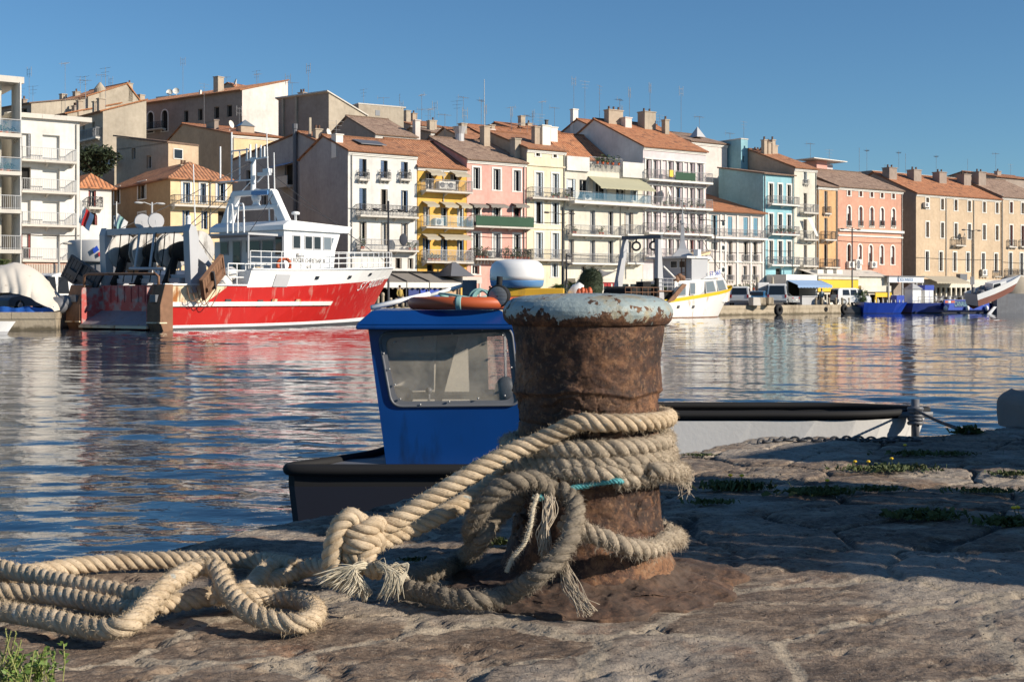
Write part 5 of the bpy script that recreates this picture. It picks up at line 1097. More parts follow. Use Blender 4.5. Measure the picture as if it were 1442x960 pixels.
# people (tiny figures on the far quay)
def person(label,x,d,top,bottom,face=0,arm=.1):
    p=fq(x,d); r=thing('person',label,'person',p,face)
    V_=[(0,0,.92),(0,0,1.15),(0,0,1.42),(0,.01,1.52),(0,.0,1.66),(.19,0,1.40),(.25,.03,1.12),(.22,-.12,.9),(-.19,0,1.40),(-.25,.03,1.12),(-.22,-.12,.92),(.1,0,.88),(.11,-.03,.48),(.11,0,.06),(.11,-.13,.04),(-.1,0,.88),(-.11,.04,.48),(-.11,.08,.06),(-.11,-.05,.04)]
    E=[(0,1),(1,2),(2,3),(3,4),(2,5),(5,6),(6,7),(2,8),(8,9),(9,10),(0,11),(11,12),(12,13),(13,14),(0,15),(15,16),(16,17),(17,18)]
    rad=[.15,.14,.15,.055,.10,.065,.045,.04,.065,.045,.04,.09,.065,.045,.04,.09,.065,.045,.04]
    me=bpy.data.meshes.new('body'); me.from_pydata(V_,E,[]); o=bpy.data.objects.new('body',me); COL.objects.link(o); o.parent=r
    sk=o.modifiers.new('skin','SKIN'); o.modifiers.new('sub','SUBSURF').levels=1; me.materials.append(M['skin'])
    for sv,q in zip(me.skin_vertices[0].data,rad): sv.radius=(q,q)
    me.skin_vertices[0].data[0].use_root=True
    mb=MB(); mb.lathe([(.17,.86),(.175,1.1),(.19,1.35),(.1,1.5)],(0,0,0),14)
    for s_ in (-1,1): mb.tube([(s_*.17,0,1.42),(s_*.25,.03,1.12),(s_*.23,-.1,.95)],[.085,.065,.055],8)
    mb.build('jacket',M[top],r,True); mb=MB()
    for s_,k in ((-1,.06),(1,-.02)): mb.tube([(s_*.09,0,.9),(s_*.11,k,.48),(s_*.11,k*1.2,.08)],[.115,.085,.07],8)
    mb.build('trousers',M[bottom],r,True); mb=MB(); mb.ball((0,.02,1.70),(.105,.115,.11),10,7); mb.build('hair',M['hair'],r,True)
    return r
person('person in a dark jacket standing on the quay right of the taupe awnings',690,110,'denim','denim',.3)
person('person in a mustard jacket and dark trousers walking by the restaurant awnings',563,103,'mustard','denim',.6)
person('person in a pale blue shirt standing by the yellow-fronted shop',1157,142,'lightblue','denim',-.4)
# bollards & street furniture left of restaurant
post=None
def stone_post(x,d,h,label,group='short quay posts'):
    global post
    p=fq(x,d)
    if post is None:
        mb=MB(); mb.lathe([(.17,0),(.15,.12),(.12,.16),(.12,.78),(.15,.82),(.13,.95),(.05,1.0)],(0,0,0),14); post=tag(mb.build('quay_post',M['quayst'],None,True),label,'bollard',group); post.location=p; post.scale=(1,1,h); return
    c=post.copy(); COL.objects.link(c); c.location=p; c['label']=label; c.scale=(1,1,h)
for x,d,h in ((532,98,.95),(539,99,1.2),(550,99.5,.8),(558,100,.75),(567,99,.9),(575,101,.75)): stone_post(x,d,h,'short pale stone post in front of the taupe restaurant awnings')
for x in (1149,1157.5,1167,1177,1186,1195): stone_post(x,137+(x-1149)*.08,.8,'short pale post on the quay edge below the parked white vans')
# right-hand shops
b=Bld('fish_shop','open-fronted white shop with a pale blue awning below the blue and ivory houses','shop',1108,1152,-3.2,3.0); e=b.e
z0=b.z(394,1108); z1=b.z(387,1108); mb=MB(); mb.box(0,b.W,.1,3.0,z0,z1+.05,0); mb.box(0,.3,.1,3,0,z0); mb.box(b.W-.3,b.W,.1,3,0,z0); mb.build('wall',M['trim'],e)
mb=MB(); mb.box(.3,b.W-.3,2.5,2.6,0,z0); mb.build('dark_front',M['darkin'],e); awning(e,.1,b.W+.6,z0-.02,1.6,.55,M['awnb'],.3,.08)
mb=MB(); mb.box(2.2,b.W-.5,-.2,.6,.0,.9); mb.box(2.1,b.W-.4,-.3,.7,.9,1.0); mb.build('counter',M['gry'],e)
b=Bld('restaurant','low restaurant front with a bright yellow fascia and glazed doors below the salmon building','shop',1152.5,1254,-3.0,2.9); e=b.e
z0=b.z(403,1153); z1=b.z(393,1153); mb=MB(); mb.box(0,b.W,.3,2.9,z0-.9,z1+.35,0); mb.box(0,b.u(1210),.0,.299,z1,z1+.3,0); mb.box(b.u(1212),b.W,-.1,.28,z0-.6,z0+.1,0); mb.build('wall',M['creamw'],e)
mb=MB(); mb.box(.1,b.u(1210),.12,.296,z0-.6,z1-.003); mb.box(b.u(1231),b.W-.05,-.2,-.1,z0-1.2,z0-.7); mb.box(b.u(1231),b.u(1231)+.2,-.2,.0,0,z0-1.2); mb.box(b.W-.25,b.W-.05,-.2,0,0,z0-1.2); mb.build('yellow_fascia',M['yel'],e)
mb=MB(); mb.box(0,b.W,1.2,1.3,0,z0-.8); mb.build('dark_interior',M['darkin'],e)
mb=MB()
for i in range(13):
    u=.1+i*(b.u(1210)-.2)/12; mb.bar((u,.35,0),(u,.35,z0-.9),.14); 
mb.box(0,b.u(1210),.33,.43,1.7,1.9); mb.box(0,b.u(1210),.33,.42,0,.5)
for x in (1214,1220,1226,1238,1246): mb.bar((b.u(x),.2,0),(b.u(x),.2,z0-.9),.12)
mb.build('door_frames',M['trim'],e)
mb=MB(); mb.add([(-.2,2.9,z1+1.2),(b.W,2.9,z1+1.2),(b.W,.0,z1+.36),(-.2,.0,z1+.36)],[(0,1,2,3)]); mb.build('lean_to_roof',M['slab'],e)
mb=MB(); 
for u in (1.0,2.6,4.2): mb.box(u,u+1.0,1.0,2,z1+.5,z1+1.1)
mb.build('roof_units',M['trim'],e)
b=Bld('fish_shop','fishmonger stall with a long white lettered fascia under the gap beside the salmon building','shop',1252,1301,-3.4,3.3); e=b.e
z0=b.z(397.5,1252); z1=b.z(390,1252); mb=MB(); mb.box(0,b.W,.0,.3,z0,z1); sg=mb.build('sign_fascia',M['whitec'],e); mb=MB(); mb.box(-.1,b.W+.1,-.05,3.3,z1+.003,z1+.16); mb.build('roof',M['gryd'],e)
mb=MB(); mb.box(0,b.W,3.0,3.1,0,z0); mb.build('dark_front',M['brown'],e)
mb=MB()
for u in (.1,2.6,5.2,b.W-.15): mb.bar((u,.15,0),(u,.15,z0),.16)
mb.box(.6,3.2,.4,1.2,0,1.1); mb.build('posts',M['railw'],e)
text('sign_lettering','POISSONNERIE',.62,M['awnb'],sg,(b.W*.46,-.012,(z0+z1)/2),(1,0,0),(0,0,1),.02,0,b.W*.46)
b=Bld('cafe_front','cream cafe fronts with sloping canvas canopies under the beige terrace','shop',1301.5,1445,-2.4,2.3); e=b.e
z1=b.z(394,1302); mb=MB(); mb.box(0,b.W,.6,2.3,z1-.9,z1+.1,0); 
for i in range(22): u=.1+i*(b.W-.3)/21; mb.box(u,u+.22,.6,.8,0,z1-.9,0)
mb.box(0,b.W,.9,2.3,0,.5); mb.build('wall',M['creamw'],e); mb=MB(); mb.box(0,b.W,1.6,1.7,.5,z1-.9); mb.build('dark_interior',M['darkin'],e)
awning(e,.3,b.u(1350),z1+.5,2.2,.75,M['canvas'],.2,.6); mb=MB(); mb.box(b.u(1352),b.u(1362),-.02,.58,z1,z1+.8); mb.build('dark_sign',M['gryd'],e)
# back gap wall between salmon and beige
# cars
def car(name,label,loc,rz,L,Wd,H,mat_,van,cat,hood=.9):
    r=thing(name,label,cat,loc,rz,'vehicles parked on the far quay'); w=Wd/2
    if van: body=[(0,.28),(0,.95),(.02,1.05),(.14,H*.93),(.35,H),(L-hood-1.0,H),(L-hood-.5,H*.93),(L-hood+.1,1.12),(L-.15,.92),(L,.75),(L,.28)]; gl=None
    else: body=[(0,.3),(0,.72),(.08,.92),(.85,.98),(1.35,H-.06),(1.8,H),(2.6,H),(3.3,.96),(L-.2,.80),(L,.62),(L,.3)]
    mb=MB(); rows=[]
    for yy,zz in body:
        k=max(0,(zz-.95)/(H-.95)); hw=w*(1-.16*k); rows.append([(-hw,yy,zz),(-hw*.9,yy,zz),(hw*.9,yy,zz),(hw,yy,zz)])
    n=len(body)
    for i in range(n-1): mb.add(rows[i]+rows[i+1],[(0,1,5,4),(1,2,6,5),(2,3,7,6)],0)
    mb.add([r_[0] for r_ in rows],[tuple(range(n))],0); mb.add([r_[3] for r_ in rows],[tuple(range(n))[::-1]],0); mb.quad(rows[0][0],rows[0][3],rows[-1][3],rows[-1][0],0)
    bo=mb.build('body',mat_,r,bevel=.05)
    mb=MB()
    def rq(y0,z0,y1,z1,k0,k1,push): 
        hw0=w*(1-.16*max(0,(z0-.95)/(H-.95)))*k0; hw1=w*(1-.16*max(0,(z1-.95)/(H-.95)))*k1
        mb.prism([(-hw0,y0+push,z0),(hw0,y0+push,z0),(hw1,y1+push,z1),(-hw1,y1+push,z1)],(0,push*.5,0))
    if van:
        zb=1.08; rq(.03,1.12,.13,H*.91,.84,.84,-.025); rq(L-hood+.05,1.14,L-hood-.47,H*.92,.86,.86,.03)
        ss=[(L-hood-.75,L-hood-.05),(L-hood-1.7,L-hood-.85),(L-hood-2.7,L-hood-1.8)]
    else: rq(.88,1.0,1.33,H-.08,.82,.86,-.03); rq(3.27,.99,2.65,H-.03,.84,.86,.03); ss=[(1.35,2.1),(2.18,2.95)]
    for y0,y1 in ss:
        if y0<.3: continue
        for s_ in (-1,1):
            k0=1-.16*.15; k1=1-.16*.8; z0=1.06 if van else 1.0; z1=H*.9 if van else H-.1
            hw0=w*(1-.16*(z0-.95)/(H-.95)); hw1=w*(1-.16*(z1-.95)/(H-.95)); a=.12 if not van else .05
            mb.prism([(s_*hw0,y0,z0),(s_*hw0,y1,z0),(s_*hw1,y1-a*2,z1),(s_*hw1,y0+a,z1)],(s_*.015,0,0))
    mb.build('windows',M['glass'],r)
    for y in (.75,L-.8):
        for s_ in (-1,1):
            mb=MB(); mb.lathe([(.2,0),(.31,.02),(.33,.06),(.33,.17),(.3,.2)],(s_*(w-.17) ,y,.33),18,0,(s_,0,0)); o=mb.build('wheel',M['tyre'],r,True); mb=MB(); mb.lathe([(.01,.215),(.18,.212),(.2,.19)],(s_*(w-.17),y,.33),14,0,(s_,0,0),False); mb.build('rim',M['steel'],o)
    for s_ in (-1,1):
        mb=MB(); x=s_*(w-.13); mb.box(x-.09,x+.09,-.03,.02,.78 if van else .68,1.12 if van else .84); mb.build('taillight',M['lampr'],r)
    mb=MB(); mb.box(-w*.95,w*.95,-.06,.1,.3,.5,1 if van else 0); mb.box(-.26,.26,-.075,-.062,.52,.63,2); mb.build('bumper',[mat_,M['gryd'],M['trim']],r)
    return r
ca=R(-48)   # noses toward the houses
car('parked_van','white van with dark rear window parked tail to the water beside the white trawler bow',fq(1041,130),R(-14),4.8,1.95,1.95,M['carw'],True,'van')
car('parked_car','blue hatchback parked between two white vans',fq(1063.5,132.5),R(-20),3.9,1.7,1.5,M['carb'],False,'car')
car('parked_van','tall white panel van parked tail to the water between the blue hatchback and silver saloon',fq(1094,134),R(-14),5,2.05,2.25,M['carw'],True,'van')
car('parked_car','silver grey saloon with a white tail parked right of the tall panel van',fq(1121,136),R(52),4.4,1.75,1.42,M['cars'],False,'car')
car('parked_van','small white van parked side-on in front of the yellow-fronted restaurant',fq(1174,141),R(-72),4.2,1.75,1.85,M['carw'],True,'van')
car('parked_van','small white van cab parked behind the port stern of the red trawler',fq(101,80),R(150),3.6,1.9,2.3,M['carw'],True,'van')
car('parked_car','dark grey car with open windows parked beside the tarpaulin heap',fq(80,78),R(150),4.2,1.75,1.5,M['gryd'],False,'car')
# scooters beyond the tour boat
def scooter(label,x,d,mat_,rz):
    r=thing('motor_scooter',label,'scooter',fq(x,d),rz,'scooters parked beyond the tour boat')
    mb=MB(); mb.prism([(-.6,-.14,.35),(-.65,-.14,.75),(0,-.14,.8),(.1,-.14,.4),(.45,-.14,.35),(.6,-.14,1.0),(.68,-.14,.98),(.6,-.14,.25),(-.1,-.14,.22)],(0,.28,0)); mb.build('body',mat_,r,bevel=.03)
    for y in (-.55,.62): mb=MB(); mb.torus((y,0,.25),.2,.06,(0,1,0),16,8); mb.lathe([(.01,-.03),(.17,-.03),(.17,.03),(.01,.03)],(y,0,.25),12,0,(0,1,0)); mb.build('wheel',M['tyre'],r)
    mb=MB(); mb.tube([(.6,-.32,1.1),(.58,0,1.02),(.6,.32,1.1)],.03,6); mb.ball((.66,0,.95),.09,8,6); mb.build('handlebar',M['gryd'],r); mb=MB(); mb.box(-.65,.02,-.15,.15,.78,.88); mb.build('seat',M['black'],r,bevel=.04)
    return r
for x,d,m,lb in ((1322,150,'carw','white scooter at the left end of the scooter row'),(1331,151.3,'gryd','dark scooter second in the row beside the white one'),(1341,152.6,'carw','white scooter in the middle of the scooter row between two dark ones'),(1350,153.8,'boot','black scooter right of the middle white one'),(1358,155,'cars','silver scooter at the right end of the scooter row')): scooter(lb,x,d,M[m],R(100))
# lamps
def lamp(label,x,d,ytop,arms,col='iron',sign=False):
    p=fq(x,d); h=CZ-(ytop-HY)/F*d-FQ; r=thing('street_lamp',label,'street lamp',p,R(35),'lamp posts on the far quay')
    mb=MB(); mb.lathe([(.16,0),(.14,.5),(.09,.7),(.07,h)],(0,0,0),12); mb.build('pole',M[col],r,True)
    for a,z in arms:
        mb=MB(); zz=h-z; mb.tube([(0,0,zz-.15),(a*.6,0,zz+.02),(a,0,zz)],.035,6); mb.ball((a*1.08,0,zz-.02),(.34,.14,.09),12,6); mb.build('lamp_head',M[col],r,True)
    if sign: mb=MB(); mb.box(-.35,.35,-.06,.0,2.3,3.2); mb.build('sign_plate',M['gryd'],r)
    return r
lamp('dark lamp post with twin arms in front of the white blue-shuttered house',547,98,283,((1.0,.65),(-1.0,.65)))
lamp('dark lamp post with a long arm in front of the cream house',792,113,292,((-1.6,.5),(1.0,.5)))
lamp('slim dark post with short lantern beside the cream house lamp',797.5,113.5,357,((.35,.2),(.35,.9)))
lamp('dark lamp post before the low white porthole house',1007,127,308,((-1.6,.15),(1.0,.15)))
lamp('dark lamp post with twin arms in front of the salmon building',1200,141,320,((-1.5,.2),(1.0,.2)))
lamp('dark lamp post with twin arms and a sign plate in front of the beige terrace',1369,147,324,((-1.5,.0),(1.2,.0)),sign=True)
lamp('grey post with a square box lamp in front of the white apartment block',83,86,340,((.5,.1),),'zinc')
lamp('grey lamp post with curved double head in front of the ochre brown house',214,92,285,((-.9,.05),(.6,.05)),'railw')
# flags
def flag(label,x,d,ytop,cols_,fy0,fy1,ln):
    p=fq(x,d); h=CZ-(ytop-HY)/F*d-FQ; r=thing('flag_pole',label,'flag',p); mb=MB(); mb.tube([(0,0,0),(.0,0,h)],.04,6); mb.build('pole',M['trim'],r)
    z1=CZ-(fy0-HY)/F*d-FQ; z0=CZ-(fy1-HY)/F*d-FQ; mb=MB()
    for i,c in enumerate(cols_):
        rows=[[(-.02+ln*(i+q)/len(cols_)+.15*math.sin(z*3),.1*math.sin(5*(i+q)),z-.6*(i+q)/len(cols_)) for q in (0,.5,1)] for z in np.linspace(z0,z1,6)]; mb.grid(rows,i)
    mb.build('flag',[M[c] for c in cols_],r,True)
flag('drooping red, white and dark flag beside the small white house',114,84,282,('whitec','lampr','shutb'),290,313,.7)
flag('pale blue and white flag above the red trawler stern',164,86,284,('whitec','tealp','whitec'),300,318,.7)
# water tank like round booth behind trawler stern
p=fq(134,88); mb=MB(); mb.lathe([(1.5,0),(1.5,.1),(1.45,3.1),(1.35,4.05)],(0,0,0),28); mb.lathe([(1.75,3.2),(1.8,3.3),(1.8,4.6),(1.7,4.7),(.1,4.75)],(0,0,0),32,1); o=mb.build('round_kiosk',[M['gryd'],M['railw']],None,True); o.location=p; tag(o,'round grey kiosk with a broad drum fascia behind the trawler stern','kiosk')
mb=MB()
for i,c in enumerate((0,1)): mb.prism([(.55+i*.05,-1.9-.004*i,3.75),(.85,-1.78-.004*i,4.0),(.72,-1.83-.004*i,4.3),(.45,-1.92,4.05)] if i==0 else [(.85,-1.8,3.55),(1.1,-1.62,3.75),(1.0,-1.7,3.98),(.8,-1.82,3.8)],(0,-.02,0),c)
k=mb.build('emblem',[M['blueh'],M['lampr']],o)
# palms
def palm(label,x,d,h,fr=22,ln=1.3,group='palms on the far quay'):
    p=fq(x,d); r=thing('palm_tree',label,'palm tree',p,0,group); mb=MB(); mb.tube([(0,0,0),(.05,0,h*.5),(0,.02,h)],[.2,.16,.18],10); mb.build('trunk',M['bark'],r,True); mb=MB()
    for i in range(fr):
        a=i*2.4; el=rnd.uniform(-.2,1.3); L=ln*rnd.uniform(.75,1.1); d0=Vector((math.cos(a)*math.cos(el),math.sin(a)*math.cos(el),math.sin(el))); sd=Vector((-math.sin(a),math.cos(a),0)); pr=None
        for k in range(9):
            q=k/8; c=Vector((0,0,h))+d0*L*q+Vector((0,0,-.55*L*q*q)); 
            for s_ in (-1,1):
                w=.32*L*math.sin(math.pi*min(.97,q*.85+.12)); tip=c+sd*s_*w+d0*.18+Vector((0,0,-.15*w)); mb.add([c,c+d0*.07,tip],[(0,1,2)])
            if pr is not None: mb.bar(pr,c,.025)
            pr=c
    mb.build('crown',M['leafp'],r); return r
palm('short palm beside the cream tarpaulin heap in front of the white apartments',57,82,1.6,26,1.7)
palm('small palm at the far left edge above the tarpaulin',4,80,2.6,20,1.3)
palm('spiky potted palm at the foot of the cream house lamp',787,108,1.5,26,1.2)
palm('spiky palm just right of the cream house lamp, before the white balconied house',806,109,1.7,22,1.0)
palm('low palm behind the trawler stern port side',104,84,1.4,18,1.2)
# leafy tree crown helper
def bush(name,label,cat,loc,r3,n,leaf,mat_,trunk=None,group=None,seed=1):
    rr=random.Random(seed); r=thing(name,label,cat,loc,0,group); mb=MB(); cl=[]
    for k in range(14): a=rr.random()*6.28; q=rr.random()**.5; cl.append((math.cos(a)*q*r3[0]*.75,math.sin(a)*q*r3[1]*.75,r3[2]*(.35+1.1*rr.random()),.35+.4*rr.random()))
    for i in range(n):
        cx_,cy_,cz_,cr=rr.choice(cl); dv=Vector((rr.gauss(0,1),rr.gauss(0,1),rr.gauss(0,1))).normalized()*cr*rr.random()**.4; q=Vector((cx_+dv.x*r3[0]*.8,cy_+dv.y*r3[1]*.8,cz_+dv.z*r3[2]*.7))
        d1=Vector((rr.uniform(-1,1),rr.uniform(-1,1),rr.uniform(-.5,.8))).normalized()*leaf; d2=d1.cross(Vector((rr.uniform(-1,1),rr.uniform(-1,1),1))).normalized()*leaf*.45; mb.add([q-d1,q+d2,q+d1,q-d2],[(0,1,2,3)])
    mb.build('crown',mat_,r)
    mb=MB(); mb.tube([(0,0,-.3-(trunk or 0)),(0,0,r3[2]*.6)],[.12*r3[0]+.03,.05*r3[0]+.02],8)
    for k in range(5): c=cl[k]; mb.tube([(0,0,.1),(c[0]*.5,c[1]*.5,c[2]*.6),(c[0],c[1],c[2])],[.05*r3[0],.03*r3[0],.01],6)
    mb.build('trunk',M['bark'],r,True); return r
bush('tree','dark dense tree between the white apartments and the lean-to house','tree',P(138,250,113),(2.6,2.2,1.7),2600,.2,M['leafd'],12,None,3)
bush('shrub','round green shrub in front of the yellow-fronted restaurant','shrub',fq(1213,141),(.8,.8,1.0),500,.12,M['leaf'],0,None,5)
# dark pointed hedge-like bush behind radar seen in front of white house is on the blue boat (see boat)
# quay wall fenders
tyre=None
for x,d,rr_,lb in ((1092.5,127.2,.62,'large black tyre hanging on the far quay wall below the tall panel van'),(1159.5,134.5,.28,'small dark round fender at the waterline of the far quay'),(1185,136.2,.55,'black tyre fender hanging at the end of the far quay beside the blue boat')):
    p=fq(x,d,.52); mb=MB(); mb.torus((0,0,0),rr_*.62,rr_*.36,(.67,-.74,0),20,10); o=mb.build('tyre_fender',M['black'],None,True); o.location=p+Vector((.2,-.3,0)); tag(o,lb,'fender')
# concrete blocks by blue car
for x,d,w,lb,m in ((1063,128.5,1.0,'brown concrete block on the quay edge below the blue hatchback','slab'),(1071,128.8,.8,'pale stone block next to the brown concrete one','quayst'),(1083,130,.7,'rough pale stone lump left of the tall panel van','quayst')):
    p=fq(x,d); mb=MB(); mb.prism([(-w/2,-.4,0),(w/2,-.4,0),(w*.45,-.35,.8),(-w*.45,-.35,.85)],(0,.8,0)); o=mb.build('concrete_block',M[m],bevel=.05); o.location=p; o.rotation_euler=(0,0,R(25)); tag(o,lb,'block')
# parasols folded
for x,lb in ((1066.5,'folded beige parasol left of the tall panel van'),(1088,'folded beige parasol leaning by the blue house shopfront')):
    p=fq(x,137); mb=MB(); mb.lathe([(.03,0),(.03,1.0),(.24,1.1),(.2,2.0),(.1,2.9),(.02,3.1)],(0,0,0),10); o=mb.build('folded_parasol',M['canvas'],None,True); o.location=p; tag(o,lb,'parasol')
b=Bld('grey_hoarding','plain grey hoarding panel between the low white house and the tall panel van','panel',1068,1083,-4.5,.2); mb=MB(); mb.box(0,b.W,0,.08,.3,2.4); mb.build('panel',M['gry'],b.e); mb=MB(); mb.bar((.1,.12,0),(.1,.12,2.4),.1); mb.bar((b.W-.1,.12,0),(b.W-.1,.12,2.4),.1); mb.build('post',M['gry'],b.e)
b=Bld('low_wall','low pale terrace wall with dark planters in front of the white porthole house','wall',1022,1062,-2.2,.4); mb=MB(); mb.box(0,b.W,0,.3,0,1.5); mb.box(-.1,b.W+.1,-.05,.35,1.5,1.62); mb.build('wall',M['pinkwhite'],b.e); plants(b.e,.4,b.W-.4,1.62,5,.4)
b=Bld('sail_canopy','pale grey sail canopy with pale seating below the white balconied house','canopy',838,872,-4,3); mb=MB(); rows=[[(b.W*i/8,3*j/3,2.5+.9*(i/8)+.5*abs(i/8-.5)**1.5-.25*math.sin(math.pi*j/3)) for j in range(4)] for i in range(9)]; mb.grid(rows); mb.build('cloth',M['railw'],b.e,True); mb=MB()
for u,h in ((0,2.6),(b.W,3.5)):
    for y_ in (0,3): mb=MB(); mb.tube([(u,y_,0),(u,y_,h)],.05,6); mb.build('post',M['gryd'],b.e)
b=Bld('shop_row','low shopfronts with a red and white banner below the white balconied house','shop',812,992,-1.6,1.5); z1=b.z(392,812); mb=MB(); mb.box(0,b.W,.2,1.5,z1-.5,z1,0); mb.box(0,b.W,.3,.4,0,z1-.5,1); mb.box(b.u(838),b.u(872),.12,.197,z1-.75,z1-.35,2)
for i in range(16): u=i*b.W/15; mb.box(u-.1,u+.1,.1,.299,0,z1-.5,0)
mb.build('shopfront',[M['creamw'],M['glass'],M['lampr']],b.e)
# tarpaulin heap
c=P(30,438,71.5); c.z=FQ; rows=[]
prof=[(-3.6,0.0),(-3.3,.9),(-2.7,1.7),(-1.6,2.45),(-.2,2.75),(.9,2.35),(1.5,1.55),(2.0,.9),(2.35,.55),(2.5,.12)]
th=thing('covered_boat','boat shrouded in a wrinkled cream tarpaulin with a blue skirt on the left quay','covered boat',c)
pp=smoothpath([(x,0,z) for x,z in prof],.06); rows=[]
for j in range(40):
    v=j/39; f=math.sin(math.pi*(.04+.92*v))**.45; row=[]
    for q in pp:
        n=.42*abs(math.sin(q[0]*3.4+v*5+2.2*math.sin(v*5+q[0]*1.3)))**.7*(.5+.5*abs(math.sin(q[0]*.9+v*2)))+.20*fbm(np.array(q[0]*1.1),np.array(v*4),np.array(q[2]*1.1),3,3)
        row.append((q[0],-1.7+3.4*v-.2*n*2,q[2]*f*(1-.08*n)+.0))
    rows.append(row)
mb=MB(); mb.grid(rows); mb.build('tarpaulin',M['tarp'],th,True)
mb=MB(); mb.grid([[(-3.4+5.8*i/30,-1.62-.05*math.sin(i*1.7),z+ (.05*math.sin(i*.9) if z>0 else 0)) for i in range(31)] for z in (0,.28)]); mb.build('skirt',M['tarpb'],th,True)
mb=MB(); mb.ball((-3.0,-1.7,2.2),(.45,.4,.35)); mb.ball((-2.55,-1.8,2.25),(.28,.28,.3)); mb.tube([(-3.9,-1.6,1.9),(-2.6,-1.7,1.75)],.1,8); mb.build('blue_bundle',M['navy'],th,True)
p=P(78,432,71); p.z=FQ; mb=MB(); mb.ball((0,0,.35),(.75,.5,.5),14,8); mb.ball((.5,.2,.55),(.5,.4,.4)); o=mb.build('sack_heap',M['gryd'],None,True); o.location=p; tag(o,'dark grey sack heap at the corner of the left quay','sacks')
M['slipg']=plaster('grey_slip_concrete',(.20,.205,.22),.8)
# white dinghy bow at left edge
D=Hull('dinghy','white dinghy bow poking in at the left edge below the quay wall',(-25.9,60.5,0),R(10),1.9,2.3,1.4,cat='boat',pz=.6,t0d=.2,t0w=.1)
mb=MB(); D.skin([0,.2,.4,.6,.8,.92,1],[lambda t:-.2,lambda t:.15,lambda t:.62],[0,1],mb); D.deck([0,.2,.4,.6,.8,.92],.6,mb,1); mb.build('hull',[M['gry'],M['whitec']],D.e)
# bow-shadow slip wall at the right
mb=MB(); mb.box(0,9,0,1.0,-.5,2.2); o=mb.build('slip_wall',M['slipg']); o.location=fq(1404,146,0); o.rotation_euler=(0,0,R(10)); tag(o,'plain grey slipway wall behind the hauled-out boat at the right edge','wall')
p=fq(1428,149); mb=MB(); mb.ball((0,0,1.4),(2.2,1.4,2.1),18,10); o=mb.build('rock_mound',M['stone'],None,True); o.location=p; tag(o,'brown earth mound behind the hauled-out boat','mound')
# ------------------------------------------------------------------ near quay: bollard, ropes, boats
BC=Vector((107/F*3.6,3.6,Q))
def rustmat():
    t=NT('flaking_rust'); v=t.coord()
    a=t.noise(v,7,8,.65,.6); b=t.noise(v,30,6,.6); big=t.noise(v,2.6,5,.6,.3)
    col=t.ramp(a,[(.34,(.016,.009,.007)),(.45,(.052,.023,.014)),(.53,(.12,.053,.027)),(.61,(.23,.108,.048)),(.70,(.28,.19,.125))])
    col=t.mix(t.math('MULTIPLY',t.ramp(b,[(.52,0.0),(.70,1.0)]),.6),col,(.26,.115,.045))
    col=t.mix(t.ramp(big,[(.36,.75),(.56,0.0)]),col,(.034,.018,.012))
    vs=t.coord(scale=(1,1,.15)); col=t.mix(t.math('MULTIPLY',t.ramp(t.noise(vs,14,5,.6),[(.55,0.0),(.75,1.0)]),.4),col,(.03,.017,.012))
    vo=t.n('ShaderNodeTexVoronoi',feature='DISTANCE_TO_EDGE'); vo.inputs['Scale'].default_value=26; wv=t.n('ShaderNodeMix',data_type='VECTOR'); wv.inputs[0].default_value=.12; t.l(v,wv.inputs[4]); nn=t.n('ShaderNodeTexNoise'); nn.inputs['Scale'].default_value=14; nn.inputs['Detail'].default_value=5; t.l(v,nn.inputs['Vector']); t.l(nn.outputs['Color'],wv.inputs[5]); t.l(wv.outputs[1],vo.inputs['Vector'])
    ck=t.math('MULTIPLY',t.ramp(vo.outputs['Distance'],[(.0,1.0),(.05,0.0)]),t.ramp(t.noise(v,5,4,.6),[(.46,0.0),(.60,.85)])); col=t.mix(ck,col,(.012,.008,.006))
    sp_n=t.noise(v,75,5,.7); col=t.mix(t.math('MULTIPLY',t.ramp(sp_n,[(.55,0.0),(.65,1.0)]),.5),col,(.30,.17,.09)); col=t.mix(t.math('MULTIPLY',t.ramp(sp_n,[(.36,1.0),(.45,0.0)]),.7),col,(.018,.011,.008))
    h=t.math('ADD',t.math('MULTIPLY',a,1.0),t.math('MULTIPLY',b,.4)); n=t.bump(h,.4,.004); n=t.bump(t.noise(v,70,6,.7),.7,.0045,n)
    return t,col,n
t,col,n=rustmat(); M['rustb']=t.out(col,.8,n)
t,col,n=rustmat(); t.mat.name='chipped_pale_blue_paint_over_rust'; v=t.coord()
sp=t.n('ShaderNodeSeparateXYZ'); t.l(t.tc.outputs['Object'],sp.inputs[0])
z=sp.outputs[2]
edge=t.math('MULTIPLY',t.math('MAXIMUM',t.math('SUBTRACT',.757,z),-.014),6.5)                 # the paint gives out under the overhang
m=t.math('ADD',t.math('ADD',t.noise(v,11,9,.72,.4),t.math('MULTIPLY',t.math('SUBTRACT',t.noise(v,60,5,.6),.5),.45)),edge)
m=t.ramp(m,[(.615,0.0),(.632,1.0)]); m=t.math('MAXIMUM',m,t.ramp(t.math('ADD',t.noise(v,34,5,.6),t.math('MULTIPLY',t.noise(v,6,3,.5),.35)),[(.765,0.0),(.78,1.0)]))
pc=t.mix(t.noise(v,5,5,.6),(.21,.275,.28),(.385,.44,.43)); pc=t.mix(t.math('MULTIPLY',t.ramp(t.noise(v,9,6,.7),[(.53,0.0),(.66,1.0)]),.75),pc,(.36,.27,.13))
col=t.mix(m,pc,col); M['rim']=t.out(col,t.mix(m,.5,.85),n)
th=thing('mooring_bollard','big rusty iron mooring bollard with a chipped pale blue rim on the quay','bollard',BC)
